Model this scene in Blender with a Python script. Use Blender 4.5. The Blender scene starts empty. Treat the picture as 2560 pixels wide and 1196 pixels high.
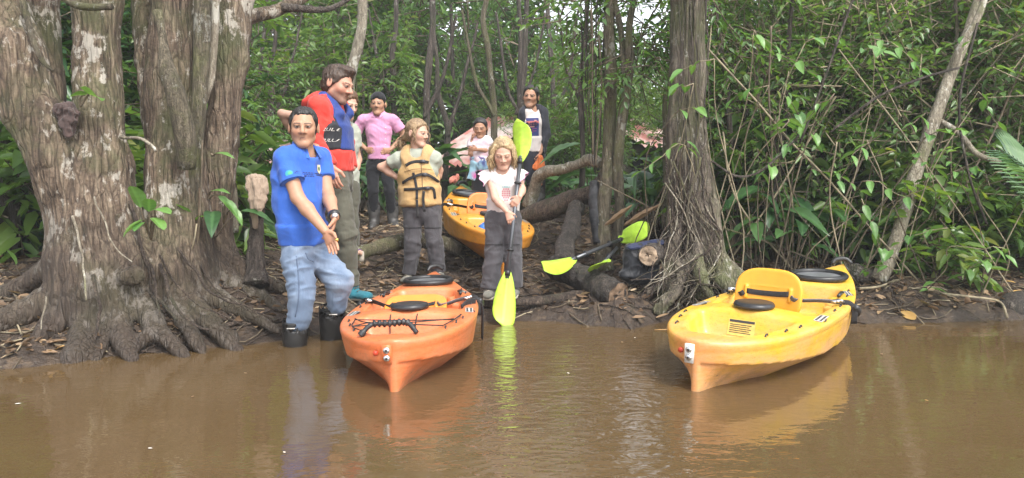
import bpy, math, random
import numpy as np
from mathutils import Vector, Matrix
from mathutils.bvhtree import BVHTree
random.seed(7)
RS = np.random.RandomState(11)
SC = bpy.context.scene
COL = SC.collection

# ------------------------------------------------------------------ camera
CAM_H, FPX, HOR = 0.975, 1862.0, 468.0
PITCH = math.atan((598.0 - HOR) / FPX)
cam_d = bpy.data.cameras.new('camera')
cam_d.sensor_width = 36.0
cam_d.lens = 36.0 * FPX / 2560.0
cam_d.clip_start = 0.05
cam_d.clip_end = 2000.0
cam = bpy.data.objects.new('camera', cam_d)
cam.location = (0, 0, CAM_H)
cam.rotation_euler = (math.pi / 2 - PITCH, 0, 0)
COL.objects.link(cam)
SC.camera = cam

# ------------------------------------------------------------------ sky, sun, exposure
SUN_EL, SUN_AZ = math.radians(52), math.radians(148)      # azimuth from +Y towards +X: behind the camera, to the right
world = bpy.data.worlds.new('World')
SC.world = world
world.use_nodes = True
wn = world.node_tree.nodes
wl = world.node_tree.links
bg = wn['Background']
sky = wn.new('ShaderNodeTexSky')
sky.sky_type = 'NISHITA'
sky.sun_disc = False
sky.sun_elevation = SUN_EL
sky.sun_rotation = SUN_AZ
sky.altitude = 200
sky.air_density = 1.0
sky.dust_density = 3.0
sky.ozone_density = 1.0
hs = wn.new('ShaderNodeHueSaturation')
hs.inputs['Saturation'].default_value = 0.22              # overcast white-grey sky
wl.new(sky.outputs[0], hs.inputs['Color'])
wl.new(hs.outputs[0], bg.inputs['Color'])
bg.inputs['Strength'].default_value = 0.15
sun_d = bpy.data.lights.new('sun', 'SUN')
sun_d.energy = 0.95
sun_d.angle = math.radians(14)
sun_d.color = (1.0, 0.95, 0.87)
sun = bpy.data.objects.new('sun', sun_d)
sdir = Vector((math.cos(SUN_EL) * math.sin(SUN_AZ), math.cos(SUN_EL) * math.cos(SUN_AZ), math.sin(SUN_EL)))
sun.rotation_euler = sdir.to_track_quat('Z', 'Y').to_euler()
sun.location = (6, -10, 20)
COL.objects.link(sun)
SC.view_settings.view_transform = 'Standard'
SC.view_settings.look = 'None'
SC.view_settings.gamma = 1.0
SC.view_settings.use_curve_mapping = False
SC.view_settings.exposure = 1.65
SC.render.engine = 'CYCLES'
SC.cycles.max_bounces = 7
SC.cycles.diffuse_bounces = 3
SC.cycles.glossy_bounces = 3
SC.cycles.transmission_bounces = 4
SC.cycles.transparent_max_bounces = 4
SC.cycles.use_denoising = True

# ------------------------------------------------------------------ helpers
def V(*a): return np.array(a, float)
def unit(a):
    a = np.asarray(a, float); return a / (np.linalg.norm(a) + 1e-12)
_cp, _sp = math.cos(PITCH), math.sin(PITCH)
def P(px, py, y):
    """the point of the place at distance y that the photograph shows at pixel px,py"""
    a = (px - 1280.0) / FPX; b = (598.0 - py) / FPX
    d = np.array([a, _cp + b * _sp, -_sp + b * _cp])
    t = y / d[1]
    return np.array([0, 0, CAM_H]) + d * t

def vhash(ix, iy, iz, seed):
    h = (ix.astype(np.uint32) * np.uint32(374761393) + iy.astype(np.uint32) * np.uint32(668265263)
         + iz.astype(np.uint32) * np.uint32(2246822519) + np.uint32(seed * 3266489917 & 0xffffffff))
    h = (h ^ (h >> np.uint32(13))) * np.uint32(1274126177)
    h = h ^ (h >> np.uint32(16))
    return (h & np.uint32(0xffff)).astype(np.float32) / 65535.0
def vnoise(p, seed=0):
    p = np.asarray(p, np.float32)
    i = np.floor(p).astype(np.int64); f = p - i
    f = f * f * (3 - 2 * f)
    x, y, z = i[..., 0], i[..., 1], i[..., 2]
    fx, fy, fz = f[..., 0], f[..., 1], f[..., 2]
    r = 0
    for dx in (0, 1):
        wx = fx if dx else 1 - fx
        for dy in (0, 1):
            wy = fy if dy else 1 - fy
            for dz in (0, 1):
                wz = fz if dz else 1 - fz
                r = r + wx * wy * wz * vhash(x + dx, y + dy, z + dz, seed)
    return r * 2 - 1
def fbm(p, oct=3, seed=0):
    p = np.asarray(p, np.float32); r = 0; a = 1.0; t = 0
    for o in range(oct):
        r = r + a * vnoise(p * (2 ** o) + 17.3 * o, seed + o); t += a; a *= 0.5
    return r / t

def mesh_np(name, verts, faces, mats=(), smooth=True, attrs=None, face_mat=None):
    """faces: (n,3) or (n,4) array, or a list of such arrays"""
    me = bpy.data.meshes.new(name)
    if not isinstance(faces, list): faces = [faces]
    faces = [np.asarray(f, np.int32) for f in faces if len(f)]
    verts = np.asarray(verts, np.float32)
    me.vertices.add(len(verts))
    me.vertices.foreach_set('co', verts.ravel())
    nl = sum(f.size for f in faces); nf = sum(len(f) for f in faces)
    me.loops.add(nl); me.polygons.add(nf)
    me.loops.foreach_set('vertex_index', np.concatenate([f.ravel() for f in faces]))
    starts = []; s = 0
    for f in faces:
        starts.append(s + np.arange(len(f)) * f.shape[1]); s += f.size
    me.polygons.foreach_set('loop_start', np.concatenate(starts).astype(np.int32))
    if smooth: me.polygons.foreach_set('use_smooth', np.ones(nf, bool))
    if face_mat is not None: me.polygons.foreach_set('material_index', np.asarray(face_mat, np.int32))
    me.update(calc_edges=True)
    me.validate()
    for m in (mats if isinstance(mats, (list, tuple)) else [mats]):
        me.materials.append(m)
    for k, a in (attrs or {}).items():
        a = np.asarray(a, np.float32)
        if a.ndim == 1:
            at = me.attributes.new(k, 'FLOAT', 'POINT'); at.data.foreach_set('value', a)
        else:
            if a.shape[1] == 3: a = np.concatenate([a, np.ones((len(a), 1), np.float32)], 1)
            at = me.attributes.new(k, 'FLOAT_COLOR', 'POINT'); at.data.foreach_set('color', a.ravel())
    return me
def link(name, me, parent=None, loc=None, rot=None, scale=None):
    o = bpy.data.objects.new(name, me); COL.objects.link(o)
    if parent is not None: o.parent = parent
    if loc is not None: o.location = loc
    if rot is not None: o.rotation_euler = rot
    if scale is not None: o.scale = scale if hasattr(scale, '__len__') else (scale,) * 3
    return o
def tag(o, label=None, cat=None, group=None, kind=None):
    if label: o['label'] = label
    if cat: o['category'] = cat
    if group: o['group'] = group
    if kind: o['kind'] = kind
    return o
def empty(name, loc=(0, 0, 0), rz=0.0):
    o = bpy.data.objects.new(name, None); COL.objects.link(o)
    o.location = loc; o.rotation_euler = (0, 0, rz); o.empty_display_size = 0.1
    return o
def rebase(me, org):
    me.transform(Matrix.Translation(-Vector(org)))
def kids(o): return [c for c in bpy.data.objects if c.parent == o]
KIDS = {}
def wmat(o):
    m = Matrix.LocRotScale(o.location, o.rotation_euler, o.scale)
    return m if o.parent is None else wmat(o.parent) @ m
def part(name, me, root, label=None):
    """a part whose mesh is in world coordinates, hung on a thing (or on a part of it)"""
    me.transform(wmat(root).inverted())
    o = link(name, me, root)
    if label: o['label'] = label
    KIDS.setdefault(root.name, []).append(o)
    return o
def part_local(name, me, root, **k):
    o = link(name, me, root, **k); KIDS.setdefault(root.name, []).append(o); return o
def copy_tree(o, loc=None, rot=None, scale=None, parent=None):
    c = o.copy(); COL.objects.link(c)
    if parent is not None: c.parent = parent
    if loc is not None: c.location = loc
    if rot is not None: c.rotation_euler = rot
    if scale is not None: c.scale = scale if hasattr(scale, '__len__') else (scale,) * 3
    for ch in KIDS.get(o.name, []):
        copy_tree(ch, parent=c)
    return c

# ------------------------------------------------------------------ tubes, sheets and other explicit shapes
def smooth_path(pts, n):
    """Catmull-Rom through pts, n samples; pts may carry extra columns (radius)"""
    p = np.asarray(pts, float)
    if len(p) == 2:
        t = np.linspace(0, 1, n)[:, None]; return p[0] * (1 - t) + p[1] * t
    q = np.vstack([2 * p[0] - p[1], p, 2 * p[-1] - p[-2]])
    seg = np.linspace(0, len(p) - 1 - 1e-9, n); i = seg.astype(int); t = (seg - i)[:, None]
    a, b, c, d = q[i], q[i + 1], q[i + 2], q[i + 3]
    return 0.5 * (2 * b + (c - a) * t + (2 * a - 5 * b + 4 * c - d) * t ** 2 + (3 * b - a - 3 * c + d) * t ** 3)
def tube_arrays(pts, rad, n=8, cap=True, flat=None, twist=0.0):
    """pts (m,3), rad scalar or (m,); flat=(w,h,up): an oblong section for straps"""
    p = np.asarray(pts, float); m = len(p)
    r = np.full(m, rad, float) if np.isscalar(rad) else np.asarray(rad, float)
    t = np.gradient(p, axis=0); t /= np.linalg.norm(t, axis=1)[:, None] + 1e-12
    up = np.array([0, 0, 1.0]) if abs(t[0][2]) < 0.9 else np.array([1.0, 0, 0])
    if flat is not None: up = np.asarray(flat[2], float)
    u = np.empty_like(p); v = np.empty_like(p); pu = unit(up - t[0] * np.dot(up, t[0]))
    for i in range(m):
        if flat is not None and len(flat) > 3: pu = up
        pu = unit(pu - t[i] * np.dot(pu, t[i])); u[i] = pu; v[i] = np.cross(t[i], pu)
    a = np.linspace(0, 2 * math.pi, n, endpoint=False)
    if flat is not None:
        ca = np.sign(np.cos(a + .3927)) * np.abs(np.cos(a + .3927)) ** .4 * flat[1]; sa = np.sign(np.sin(a + .3927)) * np.abs(np.sin(a + .3927)) ** .4 * flat[0]
        rr = np.ones(m)
    else: ca, sa, rr = np.cos(a), np.sin(a), r
    vs = p[:, None] + rr[:, None, None] * (u[:, None] * ca[None, :, None] + v[:, None] * sa[None, :, None])
    vs = vs.reshape(-1, 3)
    i = np.arange(m - 1)[:, None] * n; j = np.arange(n)[None]; jn = (j + 1) % n
    q = np.stack([i + j, i + jn, i + n + jn, i + n + j], -1).reshape(-1, 4)
    tri = np.zeros((0, 3), int)
    if cap:
        c0, c1 = len(vs), len(vs) + 1
        vs = np.vstack([vs, p[0], p[-1]])
        j = np.arange(n); jn = (j + 1) % n; o = (m - 1) * n
        tri = np.vstack([np.stack([np.full(n, c0), jn, j], -1), np.stack([np.full(n, c1), o + j, o + jn], -1)])
    return vs, q, tri
class MB:
    """collects pieces of one part and makes them ONE mesh"""
    def __init__(s): s.v = []; s.q = []; s.t = []; s.n = 0; s.qm = []; s.tm = []; s.a = []
    def add(s, v, q=None, t=None, m=0, a=0.0):
        v = np.asarray(v, float)
        s.v.append(v); s.a.append(np.full(len(v), a) if np.isscalar(a) else np.asarray(a))
        if q is not None and len(q): s.q.append(np.asarray(q) + s.n); s.qm.append(np.full(len(q), m))
        if t is not None and len(t): s.t.append(np.asarray(t) + s.n); s.tm.append(np.full(len(t), m))
        s.n += len(v); return s
    def tube(s, pts, rad, n=8, m=0, smooth=0, flat=None, a=0.0, cap=True):
        pts = np.asarray(pts, float)
        if smooth:
            if not np.isscalar(rad):
                rad = smooth_path(np.c_[np.asarray(rad, float), np.zeros((len(rad), 1))], smooth)[:, 0]
            pts = smooth_path(pts, smooth)
        v, q, t = tube_arrays(pts, rad, n, flat=flat, cap=cap); return s.add(v, q, t, m, a)
    def box(s, c, e, R=None, m=0, a=0.0):
        e = np.asarray(e, float)
        g = np.array([[x, y, z] for x in (-1, 1) for y in (-1, 1) for z in (-1, 1)], float) * e
        if R is not None: g = g @ np.asarray(R).T
        q = [[0, 1, 3, 2], [4, 6, 7, 5], [0, 4, 5, 1], [2, 3, 7, 6], [0, 2, 6, 4], [1, 5, 7, 3]]
        return s.add(g + np.asarray(c, float), q, None, m, a)
    def mesh(s, name, mats=(), smooth=True, attr=None):
        F = []; fm = []
        if s.q: F.append(np.concatenate(s.q)); fm.append(np.concatenate(s.qm))
        if s.t: F.append(np.concatenate(s.t)); fm.append(np.concatenate(s.tm))
        return mesh_np(name, np.concatenate(s.v), F, mats, smooth, {attr: np.concatenate(s.a)} if attr else None, np.concatenate(fm))

# ------------------------------------------------------------------ implicit shapes: blended limbs and shells meshed by surface nets
class Vol:
    def __init__(s, lo, hi, res):
        s.lo = np.asarray(lo, float); s.res = res
        s.n = np.maximum(np.ceil((np.asarray(hi, float) - s.lo) / res).astype(int) + 1, 4)
        s.ax = [(s.lo[i] + np.arange(s.n[i]) * res).astype(np.float32) for i in range(3)]
        s.F = np.full(s.n, 9.0, np.float32)
    def sub(s, lo, hi, pad):
        sl = []
        for i in range(3):
            a = int(max(0, math.floor((lo[i] - pad - s.lo[i]) / s.res))); b = int(min(s.n[i], math.ceil((hi[i] + pad - s.lo[i]) / s.res) + 1))
            if b <= a: return None, None
            sl.append(slice(a, b))
        return tuple(sl), (s.ax[0][sl[0]][:, None, None], s.ax[1][sl[1]][None, :, None], s.ax[2][sl[2]][None, None, :])
    def put(s, fn, lo, hi, k=0.02, mode='u'):
        sl, g = s.sub(lo, hi, k + 2.5 * s.res)
        if sl is None: return
        d = fn(*g).astype(np.float32); a = s.F[sl]
        if mode == 'u':
            h = np.clip(0.5 + 0.5 * (a - d) / k, 0, 1); s.F[sl] = a + (d - a) * h - k * h * (1 - h)
        else:
            d = -d; h = np.clip(0.5 - 0.5 * (a - d) / k, 0, 1); s.F[sl] = a + (d - a) * h + k * h * (1 - h)
    def cone(s, p0, p1, r0, r1=None, k=0.02, mode='u'):
        r1 = r0 if r1 is None else r1
        p0 = np.asarray(p0, float); p1 = np.asarray(p1, float); ba = p1 - p0; L2 = float(ba @ ba) + 1e-12
        def fn(x, y, z):
            x = x - p0[0]; y = y - p0[1]; z = z - p0[2]
            t = np.clip((x * ba[0] + y * ba[1] + z * ba[2]) / L2, 0, 1)
            return np.sqrt((x - t * ba[0]) ** 2 + (y - t * ba[1]) ** 2 + (z - t * ba[2]) ** 2) - (r0 + (r1 - r0) * t)
        R = max(r0, r1)
        s.put(fn, np.minimum(p0, p1) - R, np.maximum(p0, p1) + R, k, mode)
    def ecc(s, p0, p1, ab0, ab1, lat, k=0.03, mode='u', capk=1.0):
        """elliptical tapered segment: half-width a along lat, half-depth b across it"""
        p0 = np.asarray(p0, float); p1 = np.asarray(p1, float); ax = p1 - p0; L = np.linalg.norm(ax) + 1e-9; ax /= L
        l = unit(np.asarray(lat, float) - ax * np.dot(lat, ax)); f = np.cross(ax, l)
        m0, m1 = min(ab0) * capk, min(ab1) * capk
        def fn(x, y, z):
            x = x - p0[0]; y = y - p0[1]; z = z - p0[2]
            h = x * ax[0] + y * ax[1] + z * ax[2]
            t = np.clip(h / L, 0, 1); ex = np.where(h < 0, -h / m0, np.where(h > L, (h - L) / m1, 0))
            a = ab0[0] + (ab1[0] - ab0[0]) * t; b = ab0[1] + (ab1[1] - ab0[1]) * t
            q = np.sqrt(((x * l[0] + y * l[1] + z * l[2]) / a) ** 2 + ((x * f[0] + y * f[1] + z * f[2]) / b) ** 2 + ex ** 2)
            return (q - 1) * np.minimum(a, b)
        R = max(ab0 + ab1)
        s.put(fn, np.minimum(p0, p1) - R, np.maximum(p0, p1) + R, k, mode)
    def ell(s, c, r, R=None, k=0.02, mode='u'):
        c = np.asarray(c, float); r = np.asarray(r, float)
        R = np.eye(3) if R is None else np.asarray(R)          # columns: local axes
        def fn(x, y, z):
            x = x - c[0]; y = y - c[1]; z = z - c[2]
            q = 0; 
            for i in range(3): q = q + ((x * R[0, i] + y * R[1, i] + z * R[2, i]) / r[i]) ** 2
            return (np.sqrt(q) - 1) * r.min()
        s.put(fn, c - r.max(), c + r.max(), k, mode)
    def rbox(s, c, e, R=None, rr=0.01, k=0.02, mode='u'):
        c = np.asarray(c, float); e = np.asarray(e, float); R = np.eye(3) if R is None else np.asarray(R)
        def fn(x, y, z):
            x = x - c[0]; y = y - c[1]; z = z - c[2]
            q = [np.abs(x * R[0, i] + y * R[1, i] + z * R[2, i]) - e[i] + rr for i in range(3)]
            return np.sqrt(sum(np.maximum(w, 0) ** 2 for w in q)) + np.minimum(np.maximum(np.maximum(q[0], q[1]), q[2]), 0) - rr
        M = np.linalg.norm(e)
        s.put(fn, c - M, c + M, k, mode)
    def cut(s, p, n, k=0.006):
        """drop what lies on the side n points to"""
        n = unit(n); p = np.asarray(p, float)
        d = ((s.ax[0] - p[0])[:, None, None] * n[0] + (s.ax[1] - p[1])[None, :, None] * n[1] + (s.ax[2] - p[2])[None, None, :] * n[2]).astype(np.float32)
        a = s.F; h = np.clip(0.5 - 0.5 * (a - d) / k, 0, 1); s.F = a + (d - a) * h + k * h * (1 - h)
    def net(s):
        F = s.F.copy()
        F[0] = F[-1] = 9; F[:, 0] = F[:, -1] = 9; F[:, :, 0] = F[:, :, -1] = 9
        ins = F < 0
        nx, ny, nz = F.shape
        c = np.zeros((nx - 1, ny - 1, nz - 1), np.int8)
        for dx in (0, 1):
            for dy in (0, 1):
                for dz in (0, 1):
                    c += ins[dx:nx - 1 + dx, dy:ny - 1 + dy, dz:nz - 1 + dz]
        act = (c > 0) & (c < 8)
        I = np.argwhere(act)
        if not len(I): return np.zeros((0, 3)), np.zeros((0, 4), int)
        idx = np.full(act.shape, -1, np.int32); idx[act] = np.arange(len(I))
        cv = {}
        for dx in (0, 1):
            for dy in (0, 1):
                for dz in (0, 1):
                    cv[dx, dy, dz] = F[I[:, 0] + dx, I[:, 1] + dy, I[:, 2] + dz]
        acc = np.zeros((len(I), 3)); cnt = np.zeros(len(I))
        for axis in range(3):
            for b in (0, 1):
                for d in (0, 1):
                    o = [0, 0, 0]; oth = [i for i in range(3) if i != axis]; o[oth[0]] = b; o[oth[1]] = d
                    e = list(o); e[axis] = 1
                    f0, f1 = cv[tuple(o)], cv[tuple(e)]
                    m = (f0 < 0) != (f1 < 0)
                    t = np.where(m, f0 / np.where(m, f0 - f1, 1), 0)
                    pt = np.tile(np.array(o, float), (len(I), 1)); pt[:, axis] = t
                    acc += pt * m[:, None]; cnt += m
        vs = s.lo + (I + acc / cnt[:, None]) * s.res
        Q = []
        for axis in range(3):
            a, b = [i for i in range(3) if i != axis]
            s0 = [slice(1, n_ - 1) for n_ in F.shape]; s1 = list(s0)
            s0[axis] = slice(0, F.shape[axis] - 1); s1[axis] = slice(1, F.shape[axis])
            A, B = ins[tuple(s0)], ins[tuple(s1)]
            E = np.argwhere(A != B)
            if not len(E): continue
            fl = A[tuple(E.T)]
            base = E.copy(); base[:, a] += 1; base[:, b] += 1
            def at(da, db):
                q = base.copy(); q[:, a] += da; q[:, b] += db
                return idx[q[:, 0], q[:, 1], q[:, 2]]
            q = np.stack([at(-1, -1), at(0, -1), at(0, 0), at(-1, 0)], 1)
            if axis == 1: fl = ~fl
            q[~fl] = q[~fl][:, ::-1]
            Q.append(q)
        return vs, np.concatenate(Q)
def relax(v, q, it=2, lam=0.5):
    """a little smoothing of a quad mesh"""
    e = np.concatenate([q[:, [0, 1]], q[:, [1, 2]], q[:, [2, 3]], q[:, [3, 0]]])
    deg = np.bincount(e.ravel(), minlength=len(v)).astype(float)[:, None] + 1e-9
    for _ in range(it):
        s = np.stack([np.bincount(e[:, 0], v[e[:, 1], i], len(v)) + np.bincount(e[:, 1], v[e[:, 0], i], len(v)) for i in range(3)], 1)
        v = v + lam * (s / deg - v)
    return v
def vnormals(v, q):
    n = np.cross(v[q[:, 2]] - v[q[:, 0]], v[q[:, 3]] - v[q[:, 1]])
    r = np.stack([sum(np.bincount(q[:, j], n[:, i], len(v)) for j in range(4)) for i in range(3)], 1)
    return r / (np.linalg.norm(r, axis=1)[:, None] + 1e-12)
# ------------------------------------------------------------------ materials
class NT:
    def __init__(s, name):
        s.m = bpy.data.materials.new(name); s.m.use_nodes = True
        s.t = s.m.node_tree; s.n = s.t.nodes; s.b = s.n['Principled BSDF']
        s.out = s.n['Material Output']
    def new(s, typ, **kw):
        n = s.n.new('ShaderNode' + typ)
        for k, v in kw.items():
            if k.startswith('i_'):
                key = k[2:]
                key = int(key) if key.isdigit() else key.replace('_', ' ')
                s.set(n.inputs[key], v)
            else: setattr(n, k, v)
        return n
    def set(s, inp, v):
        if hasattr(v, 'links') or isinstance(v, bpy.types.NodeSocket): s.t.links.new(v, inp)
        elif isinstance(v, bpy.types.Node): s.t.links.new(v.outputs[0], inp)
        else: inp.default_value = v
    def bs(s, **kw):
        for k, v in kw.items():
            s.set(s.b.inputs[k.replace('_', ' ')], v)
    def coord(s, scale=(1, 1, 1), which='Object'):
        tc = s.new('TexCoord'); mp = s.new('Mapping'); s.t.links.new(tc.outputs[which], mp.inputs[0])
        mp.inputs['Scale'].default_value = scale; return mp.outputs[0]
    def noise(s, vec, scale=5, detail=3, rough=0.55, dist=0.0):
        n = s.new('TexNoise'); s.t.links.new(vec, n.inputs['Vector'])
        n.inputs['Scale'].default_value = scale; n.inputs['Detail'].default_value = detail
        n.inputs['Roughness'].default_value = rough; n.inputs['Distortion'].default_value = dist
        return n.outputs[0]
    def ramp(s, fac, stops, interp='LINEAR'):
        r = s.new('ValToRGB'); s.t.links.new(fac, r.inputs[0]); e = r.color_ramp.elements; r.color_ramp.interpolation = interp
        while len(e) < len(stops): e.new(0.5)
        for i, (p, c) in enumerate(stops):
            e[i].position = p; c = (c, c, c) if np.isscalar(c) else c; e[i].color = tuple(c) + (1,)
        return r.outputs[0]
    def mix(s, fac, a, b, typ='MIX'):
        m = s.new('MixRGB', blend_type=typ)
        for i, v in ((0, fac), (1, a), (2, b)):
            if isinstance(v, (tuple, list)) and len(v) == 3: v = tuple(v) + (1,)
            s.set(m.inputs[i], v)
        return m.outputs[0]
    def math(s, op, a, b=0.0):
        m = s.new('Math', operation=op); s.set(m.inputs[0], a); s.set(m.inputs[1], b); return m.outputs[0]
    def bump(s, h, strength=0.4, dist=0.02, normal=None):
        b = s.new('Bump'); s.t.links.new(h, b.inputs['Height']); b.inputs['Strength'].default_value = strength
        b.inputs['Distance'].default_value = dist
        if normal is not None: s.t.links.new(normal, b.inputs['Normal'])
        s.t.links.new(b.outputs[0], s.b.inputs['Normal']); return b.outputs[0]
    def attr(s, name, out='Fac'):
        a = s.new('Attribute'); a.attribute_name = name; return a.outputs[out]

def bark_mat(name, dark, mid, light, moss=None, lichen=None, moss_amt=0.5, lich_amt=0.6, sc=1.0, bump=1.0, stretch=0.15, wet=0.0, mudline=0.0):
    t = NT(name)
    v = t.coord((1, 1, stretch)); vi = t.coord()
    v2 = t.coord((1, 1, stretch * .55))
    n1 = t.noise(v2, 30 * sc, 6, 0.7, 0.8); n2 = t.noise(v, 7 * sc, 3, 0.6, 1.0); n3 = t.noise(vi, 2.2 * sc, 4, 0.6); n4 = t.noise(vi, 60 * sc, 4, 0.7)
    vo = t.new('TexVoronoi', feature='DISTANCE_TO_EDGE'); t.set(vo.inputs['Vector'], t.mix(0.07, v, t.new('TexNoise', i_Scale=9.0 * sc).outputs[1], 'ADD')); vo.inputs['Scale'].default_value = 30 * sc
    crack = t.ramp(vo.outputs[0], [(0.0, 0.0), (0.16, 1.0)])
    h = t.math('ADD', t.math('ADD', t.math('MULTIPLY', n1, 1.0), t.math('MULTIPLY', n4, 0.35)), t.math('ADD', t.math('MULTIPLY', n2, 0.5), t.math('MULTIPLY', crack, 0.35)))
    col = t.ramp(t.math('ADD', t.math('MULTIPLY', n1, 0.62), t.math('ADD', t.math('MULTIPLY', n2, 0.22), t.math('MULTIPLY', n4, 0.16))), [(0.38, dark), (0.49, mid), (0.60, light)])
    col = t.mix(t.math('MULTIPLY', t.math('SUBTRACT', 1.0, crack), 0.42), col, dark)
    if moss: col = t.mix(t.ramp(t.noise(vi, 1.7 * sc, 5, 0.68), [(0.60 - 0.16 * moss_amt, 0.0), (0.74 - 0.14 * moss_amt, 0.8)]), col, moss)
    if lichen:
        ln = t.math('ADD', t.math('MULTIPLY', t.noise(vi, 3.0 * sc, 3, 0.6), 0.45), t.math('MULTIPLY', t.noise(t.coord((1, 1, .6)), 17 * sc, 5, 0.7), 0.55))
        col = t.mix(t.ramp(ln, [(0.605 - 0.1 * lich_amt, 0.0), (0.645 - 0.1 * lich_amt, 0.85)]), col, lichen)
    col = t.mix(t.ramp(n3, [(0.3, 0.35), (0.6, 0.0)]), col, dark)
    ro = 0.85 - 0.4 * wet
    if mudline:                                                       # flood mud dried on the foot of the tree
        sx = t.new('SeparateXYZ'); t.set(sx.inputs[0], vi)
        mm = t.math('ADD', sx.outputs[2], t.math('MULTIPLY', t.math('SUBTRACT', n3, 0.5), 0.55))
        col = t.mix(t.ramp(mm, [(0.0, 0.9), (mudline * .4, 0.7), (mudline, 0.0)]), col, t.mix(n1, (0.020, 0.014, 0.011), (0.085, 0.060, 0.043)))
        ro = t.ramp(mm, [(0.0, 0.45), (0.25, 0.85)])
    t.bs(Base_Color=col, Roughness=ro)
    t.bump(h, 0.9 * bump, 0.03)
    return t.m
def leaf_mat(name, cols, trans=0.35, rough=0.34, var=0.35, back=None, vein=False):
    """cols: three leaf greens, picked per leaf by its own random value"""
    t = NT(name)
    r = t.attr('rnd'); oi = t.new('ObjectInfo').outputs['Random']
    f = t.math('FRACT', t.math('ADD', t.math('MULTIPLY', r, 1.0), t.math('MULTIPLY', oi, var)))
    c = t.ramp(f, [(0.0, cols[0]), (0.5, cols[1]), (0.93, cols[2]), (1.0, cols[3] if len(cols) > 3 else cols[2])])
    if vein:
        c = t.mix(t.ramp(t.attr('vein'), [(0.0, 0.0), (1.0, 0.55)]), c, tuple(min(1, x * 1.9 + 0.02) for x in cols[1]))
    t.bs(Base_Color=c, Roughness=rough)
    t.b.inputs['Specular IOR Level'].default_value = 0.7
    tr = t.new('BsdfTranslucent'); t.set(tr.inputs[0], t.mix(1.0, c, (1.25, 1.25, 0.55), 'MULTIPLY'))
    mx = t.new('MixShader'); mx.inputs[0].default_value = trans
    t.t.links.new(t.b.outputs[0], mx.inputs[1]); t.t.links.new(tr.outputs[0], mx.inputs[2]); t.t.links.new(mx.outputs[0], t.out.inputs[0])
    return t.m
def plain(name, col, rough=0.5, metal=0.0, noise=0.0, nscale=30, bump=0.0, spec=0.5):
    t = NT(name)
    if noise or bump:
        v = t.coord(); n = t.noise(v, nscale, 4)
        if noise: t.bs(Base_Color=t.mix(t.ramp(n, [(0.3, 0.0), (0.7, 1.0)]), tuple(c * (1 - noise) for c in col), tuple(min(1, c * (1 + noise)) for c in col)))
        else: t.bs(Base_Color=tuple(col) + (1,))
        if bump: t.bump(n, bump, 0.01)
    else: t.bs(Base_Color=tuple(col) + (1,))
    t.bs(Roughness=rough, Metallic=metal); t.b.inputs['Specular IOR Level'].default_value = spec
    return t.m
def cloth_mat(name, col, rough=0.85, weave=220, var=0.12, wear=None, bump=0.25, attr=False):
    t = NT(name); v = t.coord()
    n = t.noise(v, 9, 4, 0.6); w = t.noise(v, weave, 2)
    base = t.attr('Col', 'Color') if attr else tuple(col) + (1,)
    c = t.mix(t.ramp(n, [(0.3, 0.0), (0.7, 1.0)]), t.mix(1.0, base, (1 - var,) * 3, 'MULTIPLY'), t.mix(1.0, base, (1 + var,) * 3, 'MULTIPLY'))
    if wear: c = t.mix(t.ramp(t.noise(v, 4.5, 3, 0.5), [(0.48, 0.0), (0.68, 0.8)]), c, wear)
    t.bs(Base_Color=c, Roughness=rough); t.b.inputs['Sheen Weight'].default_value = 0.15
    t.b.inputs['Specular IOR Level'].default_value = 0.25
    cr = t.noise(t.coord((1, 1, .55)), 11, 3, 0.5, 1.6)
    cr = t.math('ABSOLUTE', t.math('SUBTRACT', cr, 0.5))
    h = t.math('SUBTRACT', t.math('MULTIPLY', w, 0.10), t.math('MULTIPLY', cr, 2.2))
    t.bump(h, bump * .8, 0.015)
    return t.m
def skin_mat(name):
    t = NT(name); v = t.coord()
    n = t.noise(v, 40, 4)
    c = t.mix(t.ramp(n, [(0.3, 0.0), (0.7, 1.0)]), t.mix(1.0, t.attr('Col', 'Color'), (0.9, 0.87, 0.86), 'MULTIPLY'), t.attr('Col', 'Color'))
    t.bs(Base_Color=c, Roughness=0.52)
    t.b.inputs['Subsurface Weight'].default_value = 0.0
    t.b.inputs['Specular IOR Level'].default_value = 0.4
    t.bump(t.noise(v, 160, 3), 0.12, 0.004)
    return t.m
def hair_mat(name, dark, light, rough=0.5):
    t = NT(name); v = t.coord((1, 1, 0.12))
    n = t.noise(v, 120, 3, 0.6, 0.4); n2 = t.noise(t.coord((1, 1, .4)), 22, 3)
    c = t.ramp(t.math('ADD', t.math('MULTIPLY', n, 0.6), t.math('MULTIPLY', n2, 0.4)), [(0.36, dark), (0.64, light)])
    t.bs(Base_Color=c, Roughness=rough); t.bump(n, 0.7, 0.01)
    return t.m
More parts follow.
